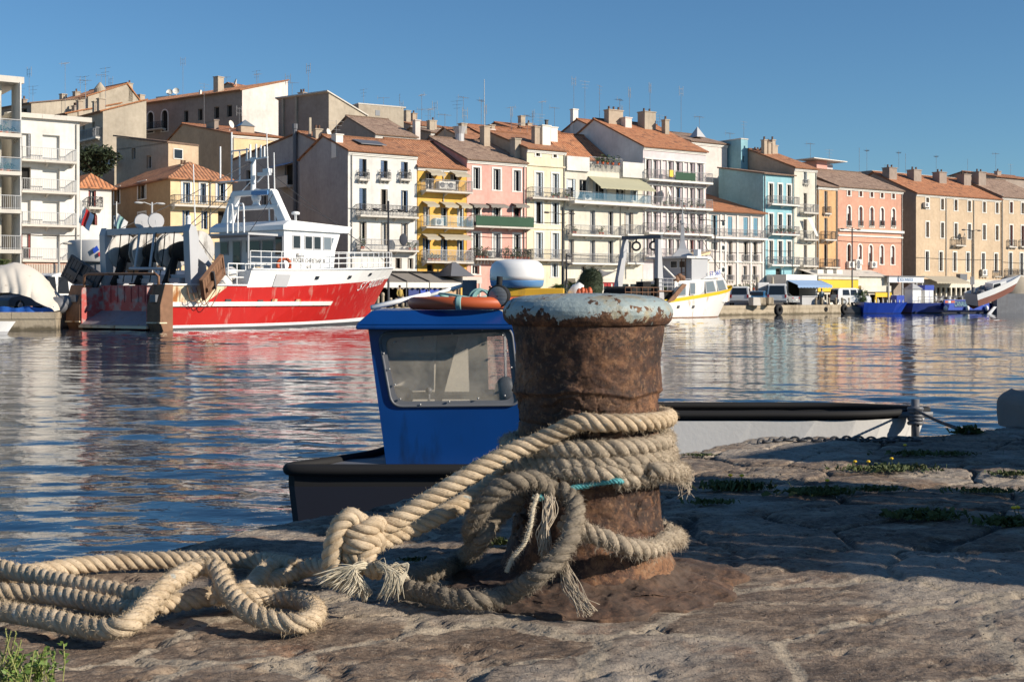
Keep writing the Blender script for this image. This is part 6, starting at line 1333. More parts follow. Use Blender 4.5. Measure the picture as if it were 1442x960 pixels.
def noisy_lathe(prof,nang,nz,amp,seed,flake=0):
    zz=[p[1] for p in prof]; rr=[p[0] for p in prof]
    s=np.concatenate([[0],np.cumsum(np.hypot(np.diff(rr),np.diff(zz)))]); q=np.linspace(0,s[-1],nz); r=np.interp(q,s,rr); z=np.interp(q,s,zz)
    A,Rr=np.meshgrid(np.linspace(0,2*np.pi,nang,endpoint=False),r); Z=np.repeat(z[:,None],nang,1)
    x,y=Rr*np.cos(A),Rr*np.sin(A); d=amp*fbm(x*9,y*9,Z*9,5,seed)+amp*.4*fbm(x*40,y*40,Z*40,3,seed+5)
    if flake:
        wx=.012*fbm(x*22,y*22,Z*22,3,seed+2); U_=(A*.2+wx)/.060; V2=(Z+.010*fbm(x*18,y*18,Z*18,3,seed+4))/.030; f1=np.full(A.shape,9.); f2=f1.copy(); idn=np.zeros(A.shape); iu,iv=np.floor(U_),np.floor(V2)
        for a_ in (-1,0,1):
            for b_ in (-1,0,1):
                cu,cv=iu+a_,iv+b_; dd=np.hypot(U_-cu-.5-.4*(_h(cu,cv,cu*0,3)*2-1),V2-cv-.5-.4*(_h(cu,cv,cu*0,4)*2-1)); hh_=_h(cu,cv,cu*0,6); upd=dd<f1; f2=np.where(upd,f1,np.minimum(f2,dd)); idn=np.where(upd,hh_,idn); f1=np.where(upd,dd,f1)
        band=np.clip(1.25*np.exp(-((Z-.475)/.075)**2)+.9*np.exp(-((Z-.20)/.07)**2)+.06,0,1.2)*np.clip(.55+1.1*fbm(x*5,y*5,Z*5,2,seed+8),0,1.2)
        crack=np.clip(1-(f2-f1)/.06,0,1)**1.5*np.clip(.3+1.6*fbm(x*8,y*8,Z*8,2,seed+12),0,1)
        d+=band*(flake*(idn-.5)*1.5-.009*crack)+.0035*np.floor(fbm(x*26,y*26,Z*34,3,seed+14)*2.5)/2.5*np.clip(band,.12,1); d+=.010*np.clip((Z-.515+.010*fbm(x*9,y*9,Z*0,2,3))/.006,0,1)*np.exp(-np.clip(Z-.52,0,9)/.035)*(Z>.5); d-=.006*np.exp(-((Z-.438+.006*fbm(x*12,y*12,Z*0,2,5))/.004)**2)
    lim=np.clip(Rr/.05,0,1); Rr=Rr+d*lim; return np.stack([Rr*np.cos(A),Rr*np.sin(A),Z+(d*.3)*lim],-1)
def grid_obj(name,G_,mat_,parent,close=True):
    nz,na,_=G_.shape; idx=np.arange(nz*na).reshape(nz,na); nxt=np.roll(idx,-1,1) if close else None
    if close: f=np.stack([idx[:-1],nxt[:-1],nxt[1:],idx[1:]],-1).reshape(-1,4)
    else: f=np.stack([idx[:-1,:-1],idx[:-1,1:],idx[1:,1:],idx[1:,:-1]],-1).reshape(-1,4)
    me=bpy.data.meshes.new(name); me.from_pydata(G_.reshape(-1,3).tolist(),[],f.tolist()); me.materials.append(mat_); me.polygons.foreach_set('use_smooth',[True]*len(f)); me.update()
    o=bpy.data.objects.new(name,me); COL.objects.link(o); o.parent=parent; return o
post=[(.256,.0),(.248,.035),(.236,.065),(.216,.12),(.201,.21),(.195,.32),(.194,.44),(.197,.54),(.205,.63),(.213,.69),(.218,.725)]
grid_obj('post',noisy_lathe(post,420,300,.0042,1,.013),M['rustb'],th)
rim=[(.210,.706),(.224,.711),(.233,.722),(.2385,.738),(.2385,.750),(.234,.762),(.224,.774),(.208,.783),(.18,.790),(.12,.795),(.06,.797),(.001,.798)]
grid_obj('rim',noisy_lathe(rim,420,120,.0024,7),M['rim'],th)
G_=noisy_lathe([(.425,-.03),(.425,.006),(.405,.010),(.35,.016),(.29,.022),(.24,.042)],420,70,.006,21); rad=np.hypot(G_[...,0],G_[...,1]); ang=np.arctan2(G_[...,1],G_[...,0]); k=1+.05*np.sin(ang*3+.6)*(rad>.33)+.035*np.sin(ang*7)*(rad>.33)+.03*np.sin(ang*13+1)*(rad>.33)+.02*np.sin(ang*23)*(rad>.36); G_[...,0]*=k; G_[...,1]*=k
t,col,n=rustmat(); t.mat.name='dirty_rusted_iron'; v=t.coord(); col=t.mix(t.ramp(t.noise(v,6,7,.65),[(.36,.3),(.62,.9)]),col,(.095,.066,.050)); col=t.mix(t.math('MULTIPLY',t.ramp(t.noise(v,17,6,.7),[(.55,0.0),(.68,1.0)]),.7),col,(.025,.018,.015)); M['rustd']=t.out(col,.9,n)
G_[...,2]+=.006*fbm(G_[...,0]*16,G_[...,1]*16,G_[...,2]*0,5,91)*(rad>.2)-.004*np.clip(fbm(G_[...,0]*30,G_[...,1]*30,G_[...,2]*0,3,95),0,1); G_[...,2]-=.014*np.clip((rad-.30)/.14,0,1)
grid_obj('base_plate',G_,M['rustd'],th)
# ---- rope
def ropemat(name,c,dark,fleck=None):
    t=NT(name); v=t.coord(); a=t.noise(v,18,6,.65); b=t.noise(v,160,3,.6)
    col=t.mix(t.ramp(a,[(.3,0.0),(.68,1.0)]),dark,c); col=t.mix(t.math('MULTIPLY',t.ramp(b,[(.45,0.0),(.75,1.0)]),.35),col,sc(c,1.25))
    if fleck:
        f=t.math('MULTIPLY',t.ramp(t.noise(t.coord(scale=(1,1,1)),26,2,.4),[(.70,0.0),(.735,1.0)]),.65); col=t.mix(f,col,fleck)
    col=t.mix(t.math('MULTIPLY',t.ramp(t.noise(v,7,5,.65),[(.50,0.0),(.66,1.0)]),.45),col,sc(dark,.7)); fb_=t.noise(t.coord('UV',(1.0,26,1)),1.0,4,.6); col=t.mix(t.math('MULTIPLY',t.ramp(fb_,[(.36,1.0),(.52,0.0)]),.5),col,dark); n=t.bump(fb_,.8,.0022); n=t.bump(t.noise(v,260,4,.7),.5,.0018,n); return t.out(col,.95,n)
M['ropeA']=ropemat('pale_sisal_rope',(.62,.50,.355),(.36,.265,.165),(.27,.36,.40)); M['ropeB']=ropemat('grey_weathered_rope',(.47,.39,.29),(.25,.20,.145)); M['ropeC']=ropemat('greyer_rope',(.28,.232,.172),(.125,.103,.078))
M['fuzzA']=flat('rope_fuzz_pale',(.50,.39,.255),.95); M['fuzzB']=flat('rope_fuzz_grey',(.48,.40,.30),.95); M['fuzzC']=flat('rope_fuzz_dark',(.27,.225,.17),.95); M['fray']=flat('frayed_fibre',(.60,.53,.40),.9)
def frames(p):
    T_=np.gradient(p,axis=0); T_/=np.linalg.norm(T_,axis=1)[:,None]; U=np.zeros_like(p); u=np.cross(T_[0],[0,0,1.0]); 
    if np.linalg.norm(u)<1e-3: u=np.array([1.0,0,0])
    for i in range(len(p)):
        u=u-T_[i]*u.dot(T_[i]); u/=np.linalg.norm(u); U[i]=u
    return T_,U,np.cross(T_,U)
def rope(name,pts,Rr,mat_,parent,pitch=1.75,fuzz=None,fmat=None,flen=.014,seed=1,strands=3,rough=.04,taper=False,step=.0055):
    rs=np.random.RandomState(seed); p=smoothpath(pts,step); T_,U,W_=frames(p); s=np.concatenate([[0],np.cumsum(np.linalg.norm(np.diff(p,axis=0),axis=1))]); mb=MB(); n=10
    for k in range(strands):
        a=2*np.pi*(s/(pitch*2*Rr)+k/strands); off=(np.cos(a)[:,None]*U+np.sin(a)[:,None]*W_)*Rr*(.50 if strands==3 else .57)
        c=p+off; rad=Rr*(.56 if strands==3 else .47)*(1+.06*fbm(s*7,s*0,s*0,2,seed+60)+rough*fbm(s*25,s*0+k*9,s*0,3,seed+k)); 
        t2=np.gradient(c,axis=0); t2/=np.linalg.norm(t2,axis=1)[:,None]; r1=off/np.linalg.norm(off,axis=1)[:,None]; r1=r1-t2*(r1*t2).sum(1)[:,None]; r1/=np.linalg.norm(r1,axis=1)[:,None]; r2=np.cross(t2,r1)
        th_=np.linspace(0,2*np.pi,n,endpoint=False); ring=c[:,None,:]+(np.cos(th_)[None,:,None]*r1[:,None,:]+np.sin(th_)[None,:,None]*r2[:,None,:])*rad[:,None,None]
        ring=ring.reshape(-1,3); o=len(mb.v); mb.v+=ring.tolist(); m=len(p)
        sl=s.tolist(); uvl=[[(sl[i]*30,j/n+k),(sl[i]*30,(j+1)/n+k),(sl[i+1]*30,(j+1)/n+k),(sl[i+1]*30,j/n+k)] for i in range(m-1) for j in range(n)]+[None,None]
        f=[(i*n+j+o,i*n+(j+1)%n+o,(i+1)*n+(j+1)%n+o,(i+1)*n+j+o) for i in range(m-1) for j in range(n)]+[tuple(range(o,o+n))[::-1],tuple(range(o+(m-1)*n,o+m*n))]
        mb.f+=f; mb.m+=[0]*len(f); mb.uv+=uvl
    ob=mb.build(name,mat_,parent,True,loc=None)
    if parent: ob.data.transform(Matrix.Translation(-parent.location))
    if fuzz:
        N=int(s[-1]*fuzz); i=rs.randint(1,len(p)-1,N); a=rs.rand(N)*2*np.pi; nr=np.cos(a)[:,None]*U[i]+np.sin(a)[:,None]*W_[i]
        k=np.round((a/(2*np.pi)-s[i]/(pitch*2*Rr))*strands)/strands; q=np.abs(np.cos((a/(2*np.pi)-s[i]/(pitch*2*Rr))*np.pi*strands)); base=p[i]+nr*(Rr*(.74+.28*q))[:,None]
        L=flen*(.35+1.0*rs.rand(N)**2); tn=np.cross(T_[i],nr); d=nr*(.35+.5*rs.rand(N))[:,None]+T_[i]*rs.uniform(-1,1,N)[:,None]+tn*rs.uniform(-.7,.7,N)[:,None]; d/=np.linalg.norm(d,axis=1)[:,None]
        w=np.cross(d,rs.randn(N,3)); w/=np.linalg.norm(w,axis=1)[:,None]; w*=.00042; mid=base+d*(L*.55)[:,None]+nr*.001; tip=base+d*L[:,None]-np.array([0,0,1])*(L*.22)[:,None]
        V_=np.stack([base-w,base+w,mid+w*.7,mid-w*.7,tip],1).reshape(-1,3); o=np.arange(N)*5
        f=[(x,x+1,x+2,x+3) for x in o]+[(x+3,x+2,x+4) for x in o]; fb=MB(); fb.v=V_.tolist(); fb.f=f; fb.m=[0]*len(f); fb.uv=[None]*len(f); fo=fb.build('fuzz',fmat,ob); fo['kind']='stuff'
        if parent: fo.data.transform(Matrix.Translation(-parent.location))
    return ob
def circ(r,z,a0,a1,n=None,z1=None):
    n=n or max(3,int(abs(a1-a0)/14)); return [(BC.x+r*math.cos(R(a0+(a1-a0)*i/n)),BC.y+r*math.sin(R(a0+(a1-a0)*i/n)),Q+z+((z1-z)*i/n if z1 is not None else 0)) for i in range(n+1)]
RA=.0242
hz=thing('mooring_hawser','thick pale twisted hawser looped over the bollard, knotted and trailing in heaps at lower left','rope',(BC.x-.6,3.3,Q))
loop=[tuple(P(498,777,3.26)),tuple(P(540,760,3.32)),tuple(P(590,740,3.38)),tuple(P(640,714,3.44)),tuple(P(690,682,3.53))]+circ(.226,.335,185,90,7,.44)+circ(.226,.447,78,-100,13,.455)+[tuple(P(x,y,d)) for x,y,d in ((760,620,3.385),(720,636,3.37),(680,657,3.345),(640,681,3.32),(600,706,3.30),(560,732,3.275),(525,750,3.255),(500,762,3.24))]
rope('eye_loop',loop,RA,M['ropeA'],hz,strands=4,pitch=2.35,fuzz=3500,fmat=M['fuzzA'],flen=.012,seed=3)
def gp(L,z): return [tuple(G(x,y,Q+zz)) for x,y,zz in [(q[0],q[1],q[2] if len(q)>2 else z) for q in L]]
zr=RA+.004
# knot
rope('knot',[tuple(P(*q)) for q in ((520,752,3.25),(507,735,3.22),(492,728,3.205),(478,741,3.20),(470,765,3.20),(466,790,3.21),(470,806,3.24))],RA,M['ropeA'],hz,fuzz=2500,fmat=M['fuzzA'],flen=.008,seed=8,strands=4,pitch=2.35)
kn=hz
rope('knot',[tuple(P(*q)) for q in ((486,748,3.30),(490,752,3.215),(512,746,3.20),(530,738,3.23),(536,742,3.30))],RA*.95,M['ropeA'],kn,fuzz=2500,fmat=M['fuzzA'],flen=.008,seed=9,strands=4,pitch=2.35)
rope('knot',[tuple(P(*q)) for q in ((484,764,3.31),(490,768,3.215),(510,764,3.195),(528,758,3.23),(532,766,3.31))],RA*.95,M['ropeA'],kn,fuzz=2500,fmat=M['fuzzA'],flen=.008,seed=10,strands=4,pitch=2.35)
rope('knot',[tuple(P(*q)) for q in ((482,775,3.28),(492,783,3.215),(508,790,3.20),(522,800,3.19),(530,806,3.22))],RA*.9,M['ropeA'],kn,fuzz=2500,fmat=M['fuzzA'],flen=.008,seed=11,strands=4,pitch=2.35)
rope('knot',[tuple(P(*q)) for q in ((528,765,3.24),(518,780,3.205),(506,797,3.20),(494,808,3.21))],RA*.9,M['ropeA'],kn,fuzz=2500,fmat=M['fuzzA'],flen=.008,seed=12,strands=4,pitch=2.35)
# frayed end
rs=random.Random(5); mb=MB()
def strandlet(a,b,c,d,r0=.0011): mb.tube(smoothpath([a,b,c,d],.012),[r0]*len(smoothpath([a,b,c,d],.012)),4)
o_=P(526,797,3.20)
for i in range(300):
    q=rs.random(); j=lambda s_:Vector((rs.gauss(0,s_),rs.gauss(0,s_),rs.gauss(0,s_)))
    if i<190: e=P(443+75*q,812+31*q**.7+rs.gauss(0,2.5),3.22-.10*rs.random()); e.z=max(e.z,Q+.008); m1=P(508-12*q,795+10*q,3.16); m2=P(474+44*q,800+30*q,3.15)
    elif i<260: e=P(530+34*q,834+11*rs.random(),3.13); e.z=max(e.z,Q+.006); m1=P(535,795,3.16); m2=P(548+14*q,812,3.13)
    else: e=P(566+9*q,800+16*q,3.2); m1=P(540,803,3.17); m2=P(556,795+8*q,3.17); 
    strandlet(o_+j(.005),m1+j(.0045),m2+j(.005),e+j(.004),.0009)
for i in range(60):
    q=(i%30)/29; a=P(540+8*q,814-12*q+i*.05,3.17); b=P(560+14*q,795-3*q,3.16); c=P(574-2*q,800+8*q,3.165); d=P(556+10*q,818+6*q,3.16); strandlet(a,b,c,d,.0014)
fr=mb.build('frayed_end',M['fray'],hz,True); fr.data.transform(Matrix.Translation(-hz.location)); fr['label']='pale frayed unlaid strands of the hawser'
def coil(L,z,seed,fz=3600,fl=.010): return rope('trailing_rope',gp(L,z),RA,M['ropeA'],hz,fuzz=fz,fmat=M['fuzzA'],flen=fl,seed=seed,strands=4,pitch=2.35)
coil([(-40,812),(37,806),(125,794),(208,789),(291,787),(375,790),(415,797,.05)],zr,21)
coil([(472,800,.06),(440,798,.05),(416,806),(366,822),(316,836),(266,845),(216,853),(170,862)],zr,22)
coil([(-40,786,.055),(0,799,.05),(42,809,.045),(104,822),(179,836),(225,848)],zr+.015,23)
coil([(-40,826,.04),(0,833),(62,836),(125,846),(175,857),(205,866)],zr,24)
coil([(-40,852,.045),(0,859),(62,870),(137,885),(183,877,.045),(210,850,.06),(235,824,.085),(264,804,.10),(290,797,.105),(308,803,.10),(318,826,.075),(345,857,.045),(387,875),(429,876),(446,862),(429,847),(387,841),(345,840,.04),(300,838,.05)],zr,25,7000,.012)
coil([(264,843),(300,838),(345,832,.04),(370,806,.05),(385,797,.045)],zr,26)
# old grey rope
RB=.0232
og=thing('old_rope','frayed grey weathered rope wound three times round the bollard with slack loops on the stones','rope',(BC.x,BC.y,Q))
def rB(name,pts,r=RB,mk='B',fz=8000,fl=.015,seed=1,pitch=1.9,rough=.22): 
    return rope(name,pts,r,M['rope'+mk],og,pitch=pitch,fuzz=fz,fmat=M['fuzz'+mk],flen=fl,seed=seed,rough=rough)
wr=circ(.222,.402,-215,-90-360,20,.385)+circ(.226,.383,-465,-465-345,24,.345)+circ(.229,.343,-825,-825-330,24,.303)
rB('wraps',wr,seed=31)
rB('wraps',circ(.228,.36,60,-70,9,.33)+circ(.235,.325,-80,-150,5,.33),seed=32)
rB('sagging_turn',[(BC.x+.15,BC.y-.20,Q+.325)]+circ(.262,.325,-48,40,7,.27)+circ(.25,.25,55,120,5,.3),seed=33,fz=9000,fl=.018)
rB('slack_loop',[tuple(P(*q)) for q in ((775,690,3.33),(757,676,3.31),(728,677,3.29),(700,690,3.29),(680,712,3.30),(668,735,3.33),(664,752,3.40),(672,768,3.50))],mk='C',seed=34)
rB('slack_loop',[tuple(P(735,690,3.47)),tuple(P(716,712,3.42)),tuple(P(695,735,3.38)),tuple(P(676,763,3.35))]+gp([(652,785,.04),(622,802),(590,811),(571,818),(572,828),(596,834),(634,842),(677,845),(718,836,.035)],RB+.006)+[tuple(P(*q)) for q in ((756,812,3.17),(786,786,3.18),(803,758,3.22),(811,725,3.27),(806,702,3.31),(792,692,3.34),(775,690,3.36))],mk='C',seed=35)
rB('lower_ring',[tuple(P(790,735,3.30)),tuple(P(815,744,3.30)),tuple(P(850,759,3.29)),tuple(P(890,771,3.31)),tuple(P(925,770,3.39)),tuple(P(945,756,3.50))]+circ(.262,.10,8,75,5,.13)+circ(.24,.13,90,140,3,.14),seed=36,fl=.018)
tw=[tuple(P(*q)) for q in ((770,697,3.335),(790,691,3.345),(815,685,3.36),(840,680,3.365),(870,677,3.355))]+circ(.212,.29,-60,10,5,.28)
rope('teal_twine',[tuple(P(752,700,3.34)),tuple(P(760,700,3.31))]+tw,.0075,M['teal'],og,fuzz=3000,fmat=M['teal'],flen=.006,seed=40,step=.003)
mb=MB()
def js(s_): return Vector((rs.gauss(0,s_),rs.gauss(0,s_),rs.gauss(0,s_)))
rope('hanging_strand',[tuple(P(*q)) for q in ((757,696,3.30),(751,715,3.27),(747,740,3.25),(738,765,3.25),(722,785,3.25),(713,805,3.25))],.006,M['fray'],og,seed=41,fuzz=4000,fmat=M['fuzzB'],flen=.012,step=.003)
for i in range(60):
    q=rs.random(); a=P(768+12*q,700,3.29)+js(.004); b=P(770+10*q-6*rs.random(),725,3.26)+js(.006); c=P(762+12*rs.random(),752,3.25)+js(.008); d=P(760+16*rs.random(),775+8*rs.random(),3.25)+js(.006); strandlet(a,b,c,d,.0012)
for i in range(60):
    q=rs.random(); a=P(790+6*q,800-8*q,3.20)+js(.004); b=P(795+14*q,822,3.17)+js(.006); c=P(806+18*q,842,3.14)+js(.006); d=P(815+26*q,856+8*rs.random(),3.12)+js(.006); d.z=max(d.z,Q+.008); strandlet(a,b,c,d,.0009)
for i in range(34):
    a=circ(.27,.27+.04*rs.random(),-30+50*rs.random(),0,3)[0]; a=Vector(a)+js(.006); strandlet(a,a+js(.008)+Vector((.008,0,-.008)),a+js(.009)+Vector((.012,0,-.02)),a+js(.012)+Vector((.010,-.006,-.034)),.0008)
fr=mb.build('frayed_strands',M['fuzzB'],og,True); fr.data.transform(Matrix.Translation(-og.location))
# ---- blue cabin boat, stern to the quay
BB=Hull('cabin_boat','small blue cabin boat with black rubber gunwale, orange float and radar dome on its roof','boat' and (-.82,10.0,0),R(90),5.6,6.3,1.96,cat='boat',pz=.45,t0d=.45,t0w=.3,sternw=.9)
zt=lambda t:.44+.25*t*t
pl=[(10.0,-1.70,.10),(10.05,-1.755,.14),(10.16,-1.74,.16),(10.34,-1.60,.18),(10.6,-1.40,.2),(10.9,-1.22,.2),(11.3,-1.10,.2),(12.2,-1.07,.2),(13.4,-1.0,.12),(14.4,-.82,-.05),(15.0,-.62,-.28),(15.3,-.46,-.42)]
def brow(k,z): return [(p[0]-10.0,-((p[1] if k<0 else p[2])*(1 if z>.2 else .96)+.82),z+(.012*math.sin(p[0]*9) if z>.3 else 0)) for p in pl]
mb=MB()
for k in (-1,1): mb.grid([brow(k,-.3),brow(k,.275)],0); mb.grid([brow(k,.275),brow(k,.44)],1)
for za,zb_,mi_ in ((-.3,.275,0),(.275,.44,1)): a_,b_=brow(-1,za)[0],brow(1,za)[0]; c_,d_=brow(1,zb_)[0],brow(-1,zb_)[0]; mb.quad(a_,b_,c_,d_,mi_)
mb.grid([brow(-1,.40),brow(1,.40)],2); mb.build('hull',[M['navy'],M['black'],M['gryd']],BB.e)
mb=MB(); ed=[Vector(v) for v in brow(-1,.355)][::-1]+[Vector((-.02,.6-.3*i,.355+.008*math.sin(i*3))) for i in range(5)]+[Vector(v) for v in brow(1,.355)]
mb.tube(smoothpath([Vector((v.x,v.y,.405)) for v in ed],.06),.045,12); mb.build('rubber_gunwale',M['black'],BB.e,True)
def bp(x,y,d): v=P(x,y,d); return (v.y-10.0,-(v.x+.82),v.z)      # world point in the boat's frame (x forward = away, y port = left)
d0,d1=10.4,12.3
g=NT('dusty_cabin_glass'); g.t.nodes.remove(g.b); o=[n_ for n_ in g.t.nodes if n_.type=='OUTPUT_MATERIAL'][0]; tr=g.n('ShaderNodeBsdfTransparent'); gl=g.n('ShaderNodeBsdfGlossy'); gl.inputs['Roughness'].default_value=.03; df=g.n('ShaderNodeBsdfDiffuse'); df.inputs['Color'].default_value=(.58,.53,.44,1)
m1=g.n('ShaderNodeMixShader'); m1.inputs[0].default_value=.10; m2=g.n('ShaderNodeMixShader'); g.l(g.ramp(g.noise(g.coord(),5,5,.6),[(.35,.16),(.75,.42)]),m2.inputs[0]); g.l(tr.outputs[0],m1.inputs[1]); g.l(gl.outputs[0],m1.inputs[2]); g.l(m1.outputs[0],m2.inputs[1]); g.l(df.outputs[0],m2.inputs[2]); g.l(m2.outputs[0],o.inputs[0]); M['cabglass']=g.mat  # beige dust film, thickened to stand in for the bright hazy interior
fl=[(517,452),(727,452),(733,662),(545,662)]           # front face corners
wn=[(538,473),(716,464),(728,566),(556,568)]
mb=MB(); O_=[bp(x,y,d0) for x,y in fl]; I_=[bp(x,y,d0) for x,y in wn]
for k in range(4): 
    a,b,c,d=O_[k],O_[(k+1)%4],I_[(k+1)%4],I_[k]; mb.prism([a,b,c,d],(.03,0,0))
B_=[bp(531,457,d1),bp(708,457,d1),bp(713,622,d1),bp(554,622,d1)]
bw=[(686,474),(713,473),(714,548),(688,548)]; K_=[bp(x,y,d1) for x,y in bw]
mb.add(B_+K_,[(0,1,5,4),(1,2,6,5),(2,3,7,6),(3,0,4,7)],1)
mb.add([O_[0],O_[3],B_[3],B_[0]],[(0,1,2,3)],0)
# starboard side with a window
sa,sb=Vector(O_[1]),Vector(B_[1]); sc_,sd=Vector(O_[2]),Vector(B_[2])
def sp_(u,v): return sa.lerp(sb,u).lerp(sc_.lerp(sd,u),v)
us_=[0,.07,.93,1]; vs_=[0,.06,.60,1]
for i in range(3):
    for j in range(3):
        if i==1 and j==1: continue
        mb.quad(sp_(us_[i],vs_[j]),sp_(us_[i+1],vs_[j]),sp_(us_[i+1],vs_[j+1]),sp_(us_[i],vs_[j+1]),0)
mb.quad(O_[3],O_[2],B_[2],B_[3],2)
M['cabin_in']=paint('cream_cabin_lining',(.88,.82,.70),.7,.1)
cb=mb.build('cabin',[M['bluec'],M['cabin_in'],M['gryd']],BB.e)
mb=MB(); mb.prism([bp(x,y,d0+.035) for x,y in wn],(.006,0,0)); mb.build('windscreen',M['cabglass'],cb)
mb=MB()
def rounded(q,r=.10,n=5,off=.0):
    out=[]; q=[Vector(v) for v in q]
    for k in range(4):
        p,a,b=q[k],q[k-1],q[(k+1)%4]; a=p+(a-p).normalized()*r; b=p+(b-p).normalized()*r
        for i in range(n+1): t_=i/n; out.append(a*(1-t_)**2+p*2*t_*(1-t_)+b*t_*t_)
    return [v-Vector((off,0,0)) for v in out]
rr_=rounded([bp(x,y,d0) for x,y in ((533,469),(720,460),(732,570),(552,572))],.09,6,.012); mb.tube(rr_+[rr_[0]],.012,6)
rr2=rounded([bp(x,y,d0) for x,y in ((541,476),(713,467),(724,563),(559,565))],.09,6,.006); n_=len(rr_)
for k in range(n_): mb.add([rr_[k]-Vector((0,0,0)),rr_[(k+1)%n_],rr2[(k+1)%n_],rr2[k]],[(0,1,2,3)])
mb.build('window_gasket',M['gryd'],cb,True)
mb=MB()
for k in range(4):
    for q in (.12,.35,.6,.85): p=Vector(rr_[(k*7)%n_]).lerp(Vector(rr_[(k*7+7)%n_]),q)*1.0; mb.ball(p-Vector((.012,0,0)),.009,8,5)
mb.build('bolts',M['steel'],cb,True)
mb=MB(); mb.prism([bp(x,y,11.3) for x,y in ((536,476),(611,473),(611,549),(545,552))],(.03,0,0),0); mb.prism([bp(x,y,11.6) for x,y in ((615,473),(646,473),(622,566),(612,566))],(.03,0,0),1); mb.prism([bp(x,y,11.4) for x,y in ((540,556),(735,556),(735,562),(540,562))],(.4,0,0),1); mb.build('interior_panels',[M['cabin_in'],M['gryd']],cb)
mb=MB(); p=Vector(bp(604,550,10.9)); mb.tube([p,p-Vector((0,0,.12))],.012,6); mb.ball(p,.03,8,6); q=Vector(bp(712,548,10.8)); mb.ball(q,(.06,.09,.11)); q=Vector(bp(563,558,10.8)); mb.ball(q,(.08,.12,.09)); mb.build('cabin_contents',M['gryd'],cb,True)
# roof: chamfered slab
mb=MB(); lo=[bp(501,457,10.22),bp(723,457,10.22),bp(716,452,12.6),bp(524,452,12.6)]; hi=[bp(524,437,10.38),bp(706,435,10.38),bp(700,434,12.4),bp(536,435,12.4)]
zl=lo[0][2]; zh=hi[0][2]; lo=[(p[0],p[1],zl) for p in lo]; hi=[(p[0],p[1],zh) for p in hi]
mb.add(lo+hi,[(3,2,1,0),(4,5,6,7),(0,1,5,4),(1,2,6,5),(2,3,7,6),(3,0,4,7)]); mb.prism([(p[0],p[1],zl-.04) for p in lo],(0,0,.038)); rf=mb.build('cabin_roof',M['bluec'],BB.e,bevel=.012)
RZ=zh
fb=P(660,428,10.75); fl_=thing('life_ring','orange ring float with a pale green band lying on the blue cabin roof','float',(fb.x,fb.y,RZ+.058)); mb=MB(); mb.torus((0,0,0),.46,.052,(0,0,1),44,12); mb.build('ring',M['orangep'],fl_,True)
for a_ in (-1.75,1.4,0,3): mb=MB(); mb.torus((0,0,0),.46,.056,(0,0,1),4,12,0,a_,a_+.09); mb.build('band',M['tealp'],fl_,True)
mb=MB(); rs2=random.Random(9)
for k in range(7): mb.torus((-.02+.05*rs2.gauss(0,1),.03*rs2.gauss(0,1),.008*k),.24+.02*rs2.gauss(0,1),.011,(rs2.gauss(0,.1),rs2.gauss(0,.1),1),26,6)
for k in range(5): mb.torus((.09+.010*k,-.12,.045),.075+.005*rs2.gauss(0,1),.010,(.25*rs2.gauss(0,1),-1,.1),24,6)
o=mb.build('rope_coil',M['tealp'],None,True); o.location=(fb.x-.0,fb.y+.05,RZ+.045); tag(o,'pale teal rope coil lying inside the orange float on the cabin roof','rope coil')
mb=MB(); a=P(523,437,10.6); a.z=RZ+.02; b=P(628,416.5,10.9); c=P(655,401,11.1); mb.tube([a,P(605,414,10.85)],.022,8); mb.tube([P(595,419,10.85),c],.016,8); mb.box(c.x-.02,c.x+.1,c.y-.04,c.y+.06,RZ,c.z+.04,1); o=mb.build('boat_hook',[M['whitec'],M['gryd']],None,True,loc=a); tag(o,'white pole resting slantwise across the cabin roof on a dark bracket','pole')
# searchlight
p=P(702,417,10.35); mb=MB(); ax=Vector((-.25,-1,-.06)).normalized(); mb.lathe([(.03,.13),(.075,.11),(.088,.05),(.092,.0),(.092,-.02),(.08,-.025)],(0,0,0),28,0,-ax); mb.tube([(0,.06,.0),(.0,.06,-.11)],.02,8); mb.tube([(0,.06,.03),(.01,.06,.16)],.025,8)
sl=mb.build('searchlight',M['black'],None,True,loc=(0,0,0)); sl.location=p; tag(sl,'round black searchlight on the blue cabin roof next to the bollard rim','lamp'); mb=MB(); mb.lathe([(.08,.024),(.06,.036),(.03,.042),(.005,.044)],(0,0,0),24,0,ax,False)
t=NT('ribbed_lamp_lens'); v=t.coord(); w=t.n('ShaderNodeTexWave'); w.inputs['Scale'].default_value=28; w.bands_direction='Z'; t.l(v,w.inputs['Vector']); M['lens']=t.out((.32,.32,.31),.12,t.bump(w.outputs['Fac'],.6,.004),.6); mb.build('lens',M['lens'],sl,True)
# radar dome on yellow base
p=P(728,404,11.0); rd=thing('radar_dome','white radar dome with a blue lower band standing on a yellow box beside the bollard','radar',(p.x,p.y,RZ)); k=11.0/F
mb=MB(); zb=p.z-RZ; mb.lathe([(.20,.0),(.225,.02),(.232,.06),(.232,.065)],(0,0,zb-.01),40); mb.build('blue_band',M['radarb'],rd,True); mb=MB(); mb.lathe([(.233,.066),(.235,.10),(.232,.16),(.215,.205),(.18,.232),(.10,.245),(.005,.248)],(0,0,zb-.01),44); mb.build('dome',M['whitec'],rd,True)
mb=MB(); mb.box(-.16,.40,-.18,.16,zb-.085,zb-.012); mb.box(-.14,-.02,-.1,.1,0,zb-.086); mb.build('yellow_base',M['yelr'],rd,bevel=.01)
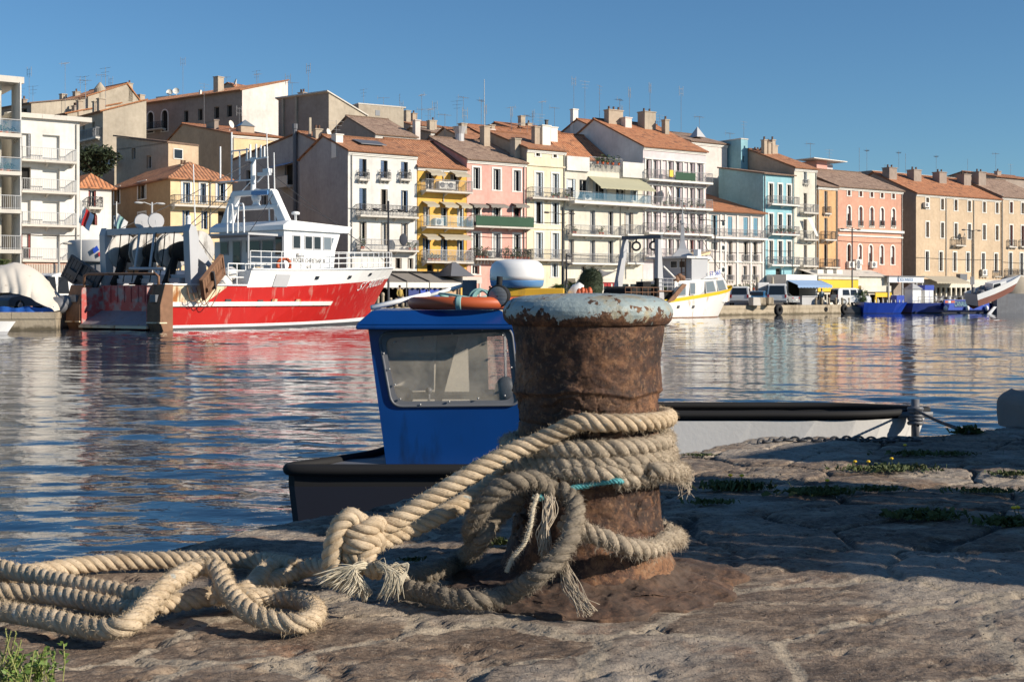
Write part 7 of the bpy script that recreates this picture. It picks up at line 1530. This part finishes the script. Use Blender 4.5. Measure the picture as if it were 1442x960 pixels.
# ---- dinghy behind the bollard on the right
DD=Hull('dinghy','long white dinghy with a broad black gunwale moored behind the bollard','boat' and (.05,11.0,0),R(0),3.2,3.55,.92,cat='boat',pz=.85,t0d=.72,t0w=.5,pd=2.2,sternw=.95)
M['dinghyw']=paint('chalky_white_hull',(.70,.69,.67),.6,.06,2,.004,rust=(.22,.20,.18),ramt=.72,rscale=4)
zt=lambda t:.80-.01*t; tD=[0,.1,.25,.4,.55,.7,.8,.87,.92,.96,.985,1]
mb=MB(); DD.skin(tD,[lambda t:-.3,lambda t:.735,zt],[0,1],mb); DD.deck(tD[:-1],.74,mb,1); mb.build('hull',[M['dinghyw'],M['black']],DD.e)
mb=MB(); 
for sd_ in (-1,1): mb.tube(smoothpath([DD.pt(t_,.785,sd_,.0) for t_ in tD],.06),.03,8)
mb.build('gunwale_cap',M['black'],DD.e,True)
mb=MB(); mb.add([(.3,-.34,.745),(1.1,-.34,.745),(1.1,.38,.745),(.3,.38,.745),(.42,-.24,1.75),(1.02,-.24,1.75),(1.02,.30,1.75),(.42,.30,1.75)],[(0,1,5,4),(1,2,6,5),(2,3,7,6),(3,0,4,7)],0); mb.box(.38,1.06,-.28,.34,1.745,1.752,0)
for k in range(5): mb.bar((.31+.025*k,-.345+.022*k,.85+.2*k),(1.09-.018*k,-.345+.022*k,.85+.2*k),.03,.02)
lk=mb.build('engine_cuddy',M['whiter'],DD.e,bevel=.015); mb=MB(); mb.prism([(.55,-.30,1.25),(.88,-.30,1.25),(.86,-.262,1.58),(.57,-.262,1.58)],(0,-.012,0)); mb.build('window',M['glass'],lk)
bx=P(1289,567,10.75); lp=(bx.x-.05,bx.y-11.0,bx.z)
mb=MB(); mb.tube([(lp[0],lp[1],.5),(lp[0],lp[1],lp[2]+.03)],.035,8); mb.bar((lp[0]-.14,lp[1],lp[2]-.1),(lp[0]+.14,lp[1],lp[2]-.1),.05)
for k in range(5): mb.torus((lp[0],lp[1],lp[2]-.05-.03*k),.05,.02,(.15*(k%2),.1,1),14,6)
mb.build('bow_post',M['gryd'],DD.e,True)
ml=thing('mooring_line','dark thin line from the dinghy bow post to the quay edge','rope',G(1362,609)); e_=G(1364,609,Q+.01); mid=(Vector(bx)+e_)/2-Vector((0,0,.04)); rope('line',[tuple(bx-Vector((0,0,.06))),tuple(mid),tuple(e_)],  .011,M['boot'],ml,seed=51,step=.008)
# jug and bristly buoy standing on the dinghy locker
p=P(829,413,11.2); z0=1.755
mb=MB(); rr=random.Random(4); mb.lathe([(.10,0),(.115,.08),(.10,.18),(.07,.23),(.01,.255)],(0,0,0),24,0)
for i in range(2500):
    a=rr.random()*6.28; h=rr.random()*.25; r_=.115*(1-(max(0,h-.08)/.19)**2.0)**.5 if h>.08 else .108; n_=Vector((math.cos(a),math.sin(a),.3)); q=Vector((math.cos(a)*r_,math.sin(a)*r_,h)); w=Vector((-math.sin(a),math.cos(a),0))*.003; mb.add([q-w,q+w,q+n_*.02+js(.006)],[(0,1,2)])
o=mb.build('marker_buoy',M['leafd']); o.location=(p.x,p.y,z0); o.rotation_euler=(0,R(8),0); tag(o,'dark green bristly cone buoy standing above the bollard rim','buoy')
p=P(806,412,11.1); mb=MB(); mb.lathe([(.05,0),(.06,.01),(.06,.09),(.035,.12),(.025,.14)],(0,0,0),18); o=mb.build('white_jug',M['whitec'],None,True); o.location=(p.x,p.y,z0); o.rotation_euler=(R(10),R(35),0); tag(o,'white plastic jug lying beside the dark green buoy above the bollard','jug')
p=P(822,414,10.95); mb=MB(); 
for k in range(4): mb.ball((.03*k-.04,0,.03+.012*(k%2)),(.025,.03,.045),10,7)
o=mb.build('cork_floats',M['orangep'],None,True); o.location=(p.x,p.y,z0); tag(o,'small orange-brown floats between the white jug and dark green buoy','floats')
# ---- chain on the quay edge
ch=thing('mooring_chain','rusty link chain lying along the stone quay edge in front of the dinghy','chain',G(1160,606)); mb=MB()
pts=smoothpath(gp([(1072,619),(1110,616),(1150,617),(1200,615),(1245,617),(1290,616)],.012),.034)
for i,q in enumerate(pts):
    t_=Vector(pts[min(i+1,len(pts)-1)]-pts[max(0,i-1)]).normalized(); s_=t_.cross(Vector((0,0,1))); n_=Vector((0,0,1)) if i%2 else s_
    u=t_; w=n_.cross(u); c=Vector(q)-ch.location; mb.tube([c+u*(.026*math.cos(a))+w*(.016*math.sin(a))-Vector((0,0,.012)) for a in np.linspace(0,2*math.pi,13)],.0065,6)
mb.build('links',M['boot'],ch,True)
# ---- concrete block at the right edge
M['blockst']=plaster('dark_weathered_stone',(.19,.175,.165),1.0)
p=G(1399,605)+Vector((.30,.05,0)); mb=MB(); rows=[]
for j,zz in enumerate(np.linspace(-.03,.20,9)):
    row=[]
    for i in range(48):
        a=2*math.pi*i/48; ex=.55*np.sign(math.cos(a))*abs(math.cos(a))**.35; ey=.3*np.sign(math.sin(a))*abs(math.sin(a))**.35; k=1-.12*max(0,(zz-.12)/.08)**2+.02*math.sin(a*7+zz*20); row.append((.55+ex*k,.3+ey*k,zz+.008*math.sin(a*5)))
    rows.append(row)
mb.grid(rows,0,True); mb.add(rows[-1],[tuple(range(48))]); o=mb.build('stone_block',M['blockst'],None,True); o.location=p; o.rotation_euler=(0,0,R(8)); tag(o,'weathered pale stone block on the quay corner at the right edge','block')
# ---- invented huts out of view, added only to cast shadows on the stones
qx,px_=Vector((.933,-.36,0)),Vector((.36,.933,0))
def qp(q,p,z): v=qx*q+px_*p; return Vector((v.x,v.y,z))
def hut(name,label,q0,q1,p0,p1,h,rise,h1=None):
    h1=h1 or h; hy=lambda y:h+(h1-h)*(y+b)/(2*b)
    r=thing(name,label,'hut',qp((q0+q1)/2,(p0+p1)/2,Q),math.atan2(qx.y,qx.x)); a=(q1-q0)/2; b=(p1-p0)/2; mb=MB(); n=int(2*b/.16)
    for i in range(n): y=-b+i*2*b/n; t_=hy(y+2*b/n) if h1<h else h; mb.box(-a,-a+.03,y,y+2*b/n-.008,0,t_); mb.box(a-.03,a,y,y+2*b/n-.008,0,t_)
    mb.box(-a+.031,a-.031,-b,-b+.04,0,h); mb.box(-a+.031,a-.031,b-.04,b,0,h1); mb.build('wall',M['wood'],r); mb=MB(); mb.prism([(-a-.1,-b-.0,h),(-a-.1,b,h1),(-a-.1,b,h1+.06),(-a-.1,0,(h+h1)/2+rise),(-a-.1,-b,h+.06)],(2*a+.2,0,0)); mb.build('roof',M['gryd'],r); mb=MB(); mb.box(-a-.03,-a-.003,-.4,.4,.02,min(1.75,(h+h1)/2-.1)); d_=mb.build('door',M['shutg'],r); mb=MB(); mb.ball((-a-.06,.3,1.0),.03,8,6); mb.build('handle',M['steel'],d_)
hut('quay_hut','narrow plank hut standing on the quay to the right of the bollard',2.7,4.4,3.80,5.66,2.7,.08)
hut('net_shed','long plank net shed along the quay further right',4.3,7.0,6.30,14.6,2.38,.05,1.0)
# ------------------------------------------------------------------ setting
EDGE=[(-9,-4.5),(-5,.0),(-2.5,3.05),(-1.52,3.75),(-1.08,4.03),(-.85,4.55),(-.49,5.02),(-.27,5.36),(.4,6.1),(1.02,6.75),(1.42,7.35),(2.4,7.42),(2.75,7.62),(3.05,7.95),(9,13.4),(16,19.6),(40,41)]
ex=np.array([p[0] for p in EDGE]); ey=np.array([p[1] for p in EDGE])
nx,ny=500,560
X=np.linspace(-2.4,3.75,nx); yb=1.75; rs3=np.random.RandomState(4)
ye=np.interp(X,ex,ey)+.035*fbm(X*3,X*0,X*0,3,8)+.012*fbm(X*14,X*0,X*0,3,18)
tt=np.linspace(0,1,ny)**1.0
Y=yb+(ye[None,:]-yb)*tt[:,None]; XX=np.repeat(X[None,:],ny,0)
# irregular flagstones, long side along the quay edge
c,s_=math.cos(R(43)),math.sin(R(43)); xw=XX+.10*fbm(XX*1.6,Y*1.6,XX*0,3,2); yw=Y+.10*fbm(XX*1.6+7,Y*1.6,XX*0,3,3); A=(xw*c+yw*s_)/.66; B=(-xw*s_+yw*c)/.40
F1=np.full(XX.shape,9.0); F2=F1.copy(); ID=np.zeros(XX.shape); ia,ib=np.floor(A),np.floor(B)
for da in (-2,-1,0,1,2):
    for db in (-2,-1,0,1,2):
        ca,cb_=ia+da,ib+db; pa=ca+.5+.42*(_h(ca,cb_,ca*0,5)*2-1)+.5*(cb_%2); pb=cb_+.5+.34*(_h(ca,cb_,ca*0,6)*2-1)
        d=np.hypot(A-pa,(B-pb)); h=_h(ca,cb_,ca*0,9); up=d<F1; F2=np.where(up,F1,np.minimum(F2,d)); ID=np.where(up,h,ID); F1=np.where(up,d,F1)
E=(F2-F1); back=np.clip((Y-3.7+.2*(XX-.6))/.7,0,1)*np.clip((XX+.1)/.4,0,1)
n1=fbm(XX*2.2,Y*2.2,XX*0,5,31); n2=fbm(XX*9,Y*9,XX*0,5,41); n3=fbm(XX*30,Y*30,XX*0,4,51); layer=fbm((XX*c+Y*s_)*3.0,(-XX*s_+Y*c)*13,XX*0,4,61)
jw=(.135-.07*back)+.06*n1+.03*n2; J=np.clip(1-E/np.maximum(jw,.02),0,1); J=J*J*(3-2*J)
dome=np.clip(E/.35,0,1)**.6
rid=1-np.abs(fbm((XX*c+Y*s_)*5,(-XX*s_+Y*c)*16,XX*0,5,131)); n4=fbm(XX*75,Y*75,XX*0,3,57)
Z=.006*(ID-.5)+dome*(.0015+.004*back)+.0032*n1+(.0018+.0012*back)*n2+.0019*n3+.0012*n4+(.0035+.001*back)*np.floor(layer*5)/5-.005*np.clip(rid-.82,0,1)/.2-J*(.002+.019*back)+.0035*J*(1-back)*(n2+n3)
pits=np.clip(fbm(XX*11,Y*16,XX*0,4,77)-.60,0,1); Z-=pits*.030
edge=np.clip((tt[:,None]-.0)*1,0,1); dist=(ye[None,:]-Y); Z-=.028*np.clip(1-dist/.07,0,1)**2+.012*np.clip(1-dist/.2,0,1)*np.clip(n2,0,1)
bd=np.hypot(XX-BC.x,Y-BC.y); Z=np.where(bd<.5,Z*.4-.004*np.clip((.5-bd)/.1,0,1),Z)
Zf=Q+Z-.012
extra=[]
for k,(dy,dz) in enumerate(((.03,-.04),(.05,-.12),(.05,-.3),(.03,-.7),(.03,-1.6))): extra.append((XX[-1],Y[-1]+dy+.02*n2[-1],Zf[-1]+dz))
VX=np.concatenate([XX]+[e[0][None] for e in extra]); VY=np.concatenate([Y]+[e[1][None] for e in extra]); VZ=np.concatenate([Zf]+[e[2][None] for e in extra])
t=NT('worn_quay_stone'); v=t.coord(); at=t.n('ShaderNodeAttribute',attribute_name='joint'); st=t.n('ShaderNodeAttribute',attribute_name='stone'); bk=t.n('ShaderNodeAttribute',attribute_name='backness')
vr=t.coord(rot=(0,0,R(-43)),scale=(1,3.2,1)); a=t.noise(vr,3.2,8,.65,.6); b=t.noise(v,22,6,.65); f_=t.noise(v,120,4,.7)
col=t.ramp(a,[(.33,(.072,.044,.029)),(.45,(.150,.101,.068)),(.55,(.232,.166,.114)),(.66,(.38,.30,.215))])
col=t.mix(t.math('MULTIPLY',st.outputs['Fac'],.35),col,(.27,.225,.18)); col=t.mix(t.math('MULTIPLY',t.ramp(b,[(.50,0.0),(.66,1.0)]),.7),col,(.035,.026,.022))
col=t.mix(t.math('MULTIPLY',t.ramp(t.noise(v,1.1,5,.6),[(.50,0.0),(.58,1.0)]),.62),col,(.40,.345,.28)); col=t.mix(t.math('MULTIPLY',t.ramp(t.noise(v,4.5,6,.7),[(.57,0.0),(.68,1.0)]),.5),col,(.22,.11,.06))
mort=t.mix(t.noise(v,40,4,.6),(.25,.20,.145),(.46,.385,.29)); mort=t.mix(bk.outputs['Fac'],mort,(.05,.042,.034)); col=t.mix(t.ramp(t.math('ADD',at.outputs['Fac'],t.math('MULTIPLY',t.math('SUBTRACT',t.noise(v,28,5,.65),.5),.9)),[(.30,0.0),(.55,.92)]),col,mort)
vs_=t.coord(rot=(0,0,R(-43)),scale=(.45,1.6,1)); g1=t.noise(vs_,85,5,.7); col=t.mix(t.math('MULTIPLY',t.ramp(g1,[(.56,0.0),(.64,1.0)]),.6),col,(.34,.285,.22)); col=t.mix(t.math('MULTIPLY',t.ramp(g1,[(.36,1.0),(.44,0.0)]),.75),col,(.022,.016,.013))
col=t.mix(.35,col,t.ramp(f_,[(.3,.25),(.7,.8)]),'SOFT_LIGHT')
bm=t.bump(t.math('ADD',t.math('MULTIPLY',b,.7),t.math('MULTIPLY',a,.5)),.9,.014); bm=t.bump(f_,.8,.005,bm); M['ground']=t.out(col,.88,bm)
gr=grid_obj('quay_paving',np.stack([VX,VY,VZ],-1),M['ground'],None,False); gr['kind']='structure'
me=gr.data; pad=np.zeros((5,nx))
for nm,arr in (('joint',np.concatenate([J,pad])),('stone',np.concatenate([ID,np.repeat(ID[-1:],5,0)])),('backness',np.concatenate([back,pad+1]))): at_=me.attributes.new(nm,'FLOAT','POINT'); at_.data.foreach_set('value',arr.astype(np.float32).ravel())
M['ground2']=paint('plain_quay_stone',(.20,.165,.135),.95,.25,1.5,.02,rust=(.09,.07,.06),ramt=.55)
mb=MB(); e2=[(x+.05,y-.06) for x,y in EDGE]; poly=[(x,y,Q-.07) for x,y in e2]+[(40,-30,Q-.07),(-9,-30,Q-.07)]; mb.prism(poly,(0,0,-2.5)); mb.build('quay',M['ground2'])['kind']='structure'
# far quay
FE=[(-140,48),(-60,62.0),(-24.4,68.5),(-25.6,73),(-14,95),(20.9,126),(60,161.4),(160,252)]
mb=MB(); top=[(x,y,FQ) for x,y in FE]+[(330,520,FQ),(-330,520,FQ),(-330,48,FQ)]; mb.add(top,[tuple(range(len(top)))],0)
fw=MB()
for i in range(len(FE)-1):
    a,b=Vector((*FE[i],0)),Vector((*FE[i+1],0)); n=(b-a).cross(Vector((0,0,1))).normalized(); fw.quad((a.x,a.y,-2),(b.x,b.y,-2),(b.x,b.y,FQ),(a.x,a.y,FQ)); L=(b-a).length
    k=int(L/2.2)
    for j in range(k): p0=a+(b-a)*(j/k)+(b-a).normalized()*.012; p1=a+(b-a)*((j+1)/k)-(b-a).normalized()*.012; fw.prism([p0+n*.05+Vector((0,0,FQ-.34)),p1+n*.05+Vector((0,0,FQ-.34)),p1+n*.05+Vector((0,0,FQ+.02)),p0+n*.05+Vector((0,0,FQ+.02))],-n*.75)
mb.build('far_quay_ground',M['asphalt'])['kind']='structure'; fw.build('far_quay_wall',M['quayst'])['kind']='structure'
mb=MB(); rows=[]
for j,s_ in enumerate(np.linspace(12,140,24)):
    row=[]
    for i,t_ in enumerate(np.linspace(-40,190,40)):
        p=FO+FD*t_+FN*s_; h=FQ-.3+min(1,(s_-12)/70)*(9-.03*t_)+.4*math.sin(t_*.2+s_*.1); row.append((p.x,p.y,h))
    rows.append(row)
mb.grid(rows); mb.build('hill',M['umber'],None,True)['kind']='structure'
# water: real waves where the photo looks across them, a calm sheet beyond
t=NT('harbour_water'); v=t.coord(scale=(.7,1.0,1),rot=(0,0,R(-14)))
h=t.math('ADD',t.math('MULTIPLY',t.noise(v,7,3,.5,.3),.0045),t.math('MULTIPLY',t.noise(v,22,2,.5),.0006))
t.b.inputs['IOR'].default_value=1.333
bn=t.n('ShaderNodeBump'); bn.inputs['Strength'].default_value=1; bn.inputs['Distance'].default_value=1.0; t.l(h,bn.inputs['Height'])
M['water']=t.out((.004,.020,.045),.02,bn.outputs['Normal'])
rw=np.random.RandomState(12); py=np.concatenate([np.linspace(640,60,1150),np.linspace(59.5,10,240)]); dd=CZ*F*.71/py; kk=np.linspace(-.50,.56,900)
WX=kk[None,:]*dd[:,None]; WY=np.repeat(dd[:,None],len(kk),1); WZ=np.zeros_like(WX); N_=72
lam=np.exp(rw.uniform(np.log(.17),np.log(2.7),N_)); th_=rw.normal(R(86),R(24),N_); ph=rw.uniform(0,6.283,N_); sl_=.066*np.sqrt(2/N_)*np.where(lam<.35,.8,1.0)
env=.75+.45*fbm(WX*.16,WY*.10,WX*0,2,71)
for a_,b_,c_,d_ in zip(lam,th_,ph,sl_): k_=2*np.pi/a_; WZ+=d_/k_*np.sin(k_*(WX*np.cos(b_)+WY*np.sin(b_))+c_)
WZ*=env
def np_grid(name,V_,mat_):
    nz,na,_=V_.shape; idx=np.arange(nz*na).reshape(nz,na); f=np.stack([idx[:-1,:-1],idx[:-1,1:],idx[1:,1:],idx[1:,:-1]],-1).reshape(-1)
    me=bpy.data.meshes.new(name); me.vertices.add(nz*na); me.vertices.foreach_set('co',V_.reshape(-1).astype(np.float32)); me.loops.add(len(f)); me.loops.foreach_set('vertex_index',f.astype(np.int32)); n=len(f)//4; me.polygons.add(n); me.polygons.foreach_set('loop_start',(np.arange(n)*4).astype(np.int32)); me.polygons.foreach_set('loop_total',np.full(n,4,np.int32)); me.polygons.foreach_set('use_smooth',np.ones(n,bool)); me.update(calc_edges=True); me.materials.append(mat_)
    o=bpy.data.objects.new(name,me); COL.objects.link(o); return o
np_grid('water',np.stack([WX,WY,WZ],-1),M['water'])['kind']='structure'
mb=MB(); mb.quad((-400,-60,-.22),(400,-60,-.22),(400,330,-.22),(-400,330,-.22)); mb.build('water',M['water'])['kind']='structure'
# weeds
def tuft(label,x,y,w,n,h,seed,flower=0,mat_='grass',group='weeds in the quay joints'):
    rr=random.Random(seed); p=G(x,y); r=thing('weed',label,'weed',p,0,group); mb=MB(); ww=w/F*p.y/2
    for i in range(n):
        a=rr.gauss(0,.55)*ww; b=rr.gauss(0,.4)*ww*.55; q=Vector((a,b,.0)); L=h*(.4+.8*rr.random()); d=Vector((rr.gauss(0,.55),rr.gauss(0,.55),.35+.65*rr.random())).normalized(); s=d.cross(Vector((rr.gauss(0,1),rr.gauss(0,1),.2))).normalized()*L*(.10 if i%3 else .22)
        m=q+d*L*.55; e=q+d*L-Vector((0,0,.25*L)); mb.add([q-s*.5,q+s*.5,m+s,m-s,e],[(0,1,2,3),(3,2,4)])
    mb.build('leaves',M[mat_],r)
    if flower:
        mb=MB()
        for k in range(flower): q=Vector((rr.gauss(0,.5)*ww,rr.gauss(0,.3)*ww,0)); e=q+Vector((rr.gauss(0,.01),0,h*1.3)); mb.tube([q,e],.0015,5,1); mb.ball(e,(.010,.010,.006),8,5,0)
        mb.build('flowers',[M['yel'],M['grass']],r)
M['grass']=paint('weed_leaf',(.060,.080,.022),.75,.5,30); M['grassd']=paint('dry_weed_leaf',(.12,.10,.04),.8,.4,30)
W_=[('small green weed tuft between the slack rope and bollard foot',702,766,34,160,.035),('tiny moss tuft left of the slack grey rope',578,789,34,120,.018),('low weed strip in the lit joint just right of the rope wraps',985,641,46,170,.020),('broad dark weed clump right of the sagging rope turn',1035,688,80,420,.05,2),('weed patch right of the bollard in shade',1000,708,60,200,.03),('dark weed clump in the middle of the shaded stones',1152,695,80,360,.045,1),('weed clump in shade nearest the right foreground',1300,728,90,420,.045),('long flowering weed strip along the sunlit joint',1250,661,120,520,.035,3),('weed tuft near the chain under the dinghy bow',1290,640,70,260,.035,1),('weed clump above the sunlit joint at the right',1340,640,60,220,.03),('weed tuft at the right edge in the sunlit joint',1425,668,60,260,.03),('flowering weed clump in the shade at the right edge',1425,738,70,320,.045,2),('weed tuft at the mooring line end on the quay edge',1362,610,34,120,.07),('weed strip behind the shaded stones right of centre',1385,692,90,300,.028),('weed tuft in shade below the sunlit joint',1235,690,70,240,.03)]
for i,q in enumerate(W_): tuft(*q[:6],100+i,q[6] if len(q)>6 else 0)
# leafy plant bottom left
rr=random.Random(77); p=G(22,972); r=thing('weed','bright leafy weed with pale seed stalks in the bottom left corner','weed',p); mb=MB()
for i in range(60):
    a=rr.uniform(-.10,.075); b=rr.uniform(-.06,.08); q=Vector((a,b,0)); top=q+Vector((rr.gauss(0,.03),rr.gauss(0,.03),rr.uniform(.035,.085))); mb.tube([q,(q+top)/2+Vector((rr.gauss(0,.005),0,0)),top],.0013,4,1)
    for k in range(16):
        c_=q.lerp(top,.25+.75*k/15); d=Vector((rr.gauss(0,1),rr.gauss(0,1),rr.gauss(.5,.6))).normalized()*rr.uniform(.008,.017); s=d.cross(Vector((rr.gauss(0,1),rr.gauss(0,1),1))).normalized()*.0032; mb.add([c_,c_+d*.5+s,c_+d,c_+d*.5-s],[(0,1,2,3)],0)
for i in range(7):
    q=Vector((rr.uniform(-.08,.05),rr.uniform(-.04,.04),0)); top=q+Vector((rr.gauss(.02,.02),0,rr.uniform(.10,.14))); mb.tube([q,top],.0013,4,1)
    for k in range(30): c_=q.lerp(top,.5+.5*k/29); d=Vector((rr.gauss(0,1),rr.gauss(0,1),.8)).normalized()*.007; s=d.cross(Vector((0,0,1))).normalized()*.0015; mb.add([c_,c_+d*.5+s,c_+d,c_+d*.5-s],[(0,1,2,3)],1)
M['leafb']=paint('bright_weed_leaf',(.12,.19,.035),.6,.35,40); M['seed']=flat('pale_seed_stalk',(.26,.27,.09),.8); mb.build('leaves',[M['leafb'],M['seed']],r)
# pebbles / grit
rr=random.Random(3); mb=MB()
for i in range(260):
    x=rr.uniform(250,1442); y=rr.uniform(800,958); p=G(x,y); s=rr.uniform(.001,.0026); mb.ball(p+Vector((0,0,-.002)),(s*rr.uniform(.8,1.6),s,s*.7),6,4)
mb.build('grit',M['ground2'],None,True)['kind']='stuff'
# ------------------------------------------------------------------ light, sky, camera
EL=24.0; SUN=Vector((.933*math.cos(R(EL)),-.36*math.cos(R(EL)),math.sin(R(EL))))
l=bpy.data.lights.new('sun','SUN'); l.energy=5.0; l.angle=R(.5); l.color=(1.0,.90,.76); so=bpy.data.objects.new('sun',l); COL.objects.link(so); so.rotation_euler=SUN.to_track_quat('Z','Y').to_euler(); so.location=(20,-20,30)
w=bpy.data.worlds.new('World'); SC.world=w; w.use_nodes=True; nt=w.node_tree; bg=nt.nodes['Background']; sk=nt.nodes.new('ShaderNodeTexSky'); sk.sky_type='NISHITA'; sk.sun_disc=False; sk.sun_elevation=R(EL); sk.sun_rotation=math.atan2(SUN.x,SUN.y); sk.air_density=1.0; sk.dust_density=.0; sk.ozone_density=6; sk.altitude=0
mx=nt.nodes.new('ShaderNodeMix'); mx.data_type='RGBA'; mx.blend_type='MULTIPLY'; mx.inputs[0].default_value=1; mx.inputs[7].default_value=(.84,1,1.02,1); nt.links.new(sk.outputs[0],mx.inputs[6]); nt.links.new(mx.outputs[2],bg.inputs[0]); bg.inputs[1].default_value=.083
cam=bpy.data.cameras.new('camera'); co=bpy.data.objects.new('camera',cam); COL.objects.link(co); co.location=(0,0,CZ); co.rotation_euler=(R(90),0,0); cam.sensor_width=36; cam.lens=F/1442*36; cam.shift_y=-(480-HY)/1442; cam.clip_start=.05; cam.clip_end=3000
cam.dof.use_dof=True; cam.dof.focus_distance=3.6; cam.dof.aperture_fstop=56; SC.camera=co
SC.view_settings.view_transform='Standard'; SC.view_settings.look='None'; SC.view_settings.exposure=.32; SC.view_settings.gamma=1; SC.view_settings.use_curve_mapping=False
SC.cycles.use_denoising=True; SC.cycles.max_bounces=8; SC.cycles.transparent_max_bounces=12
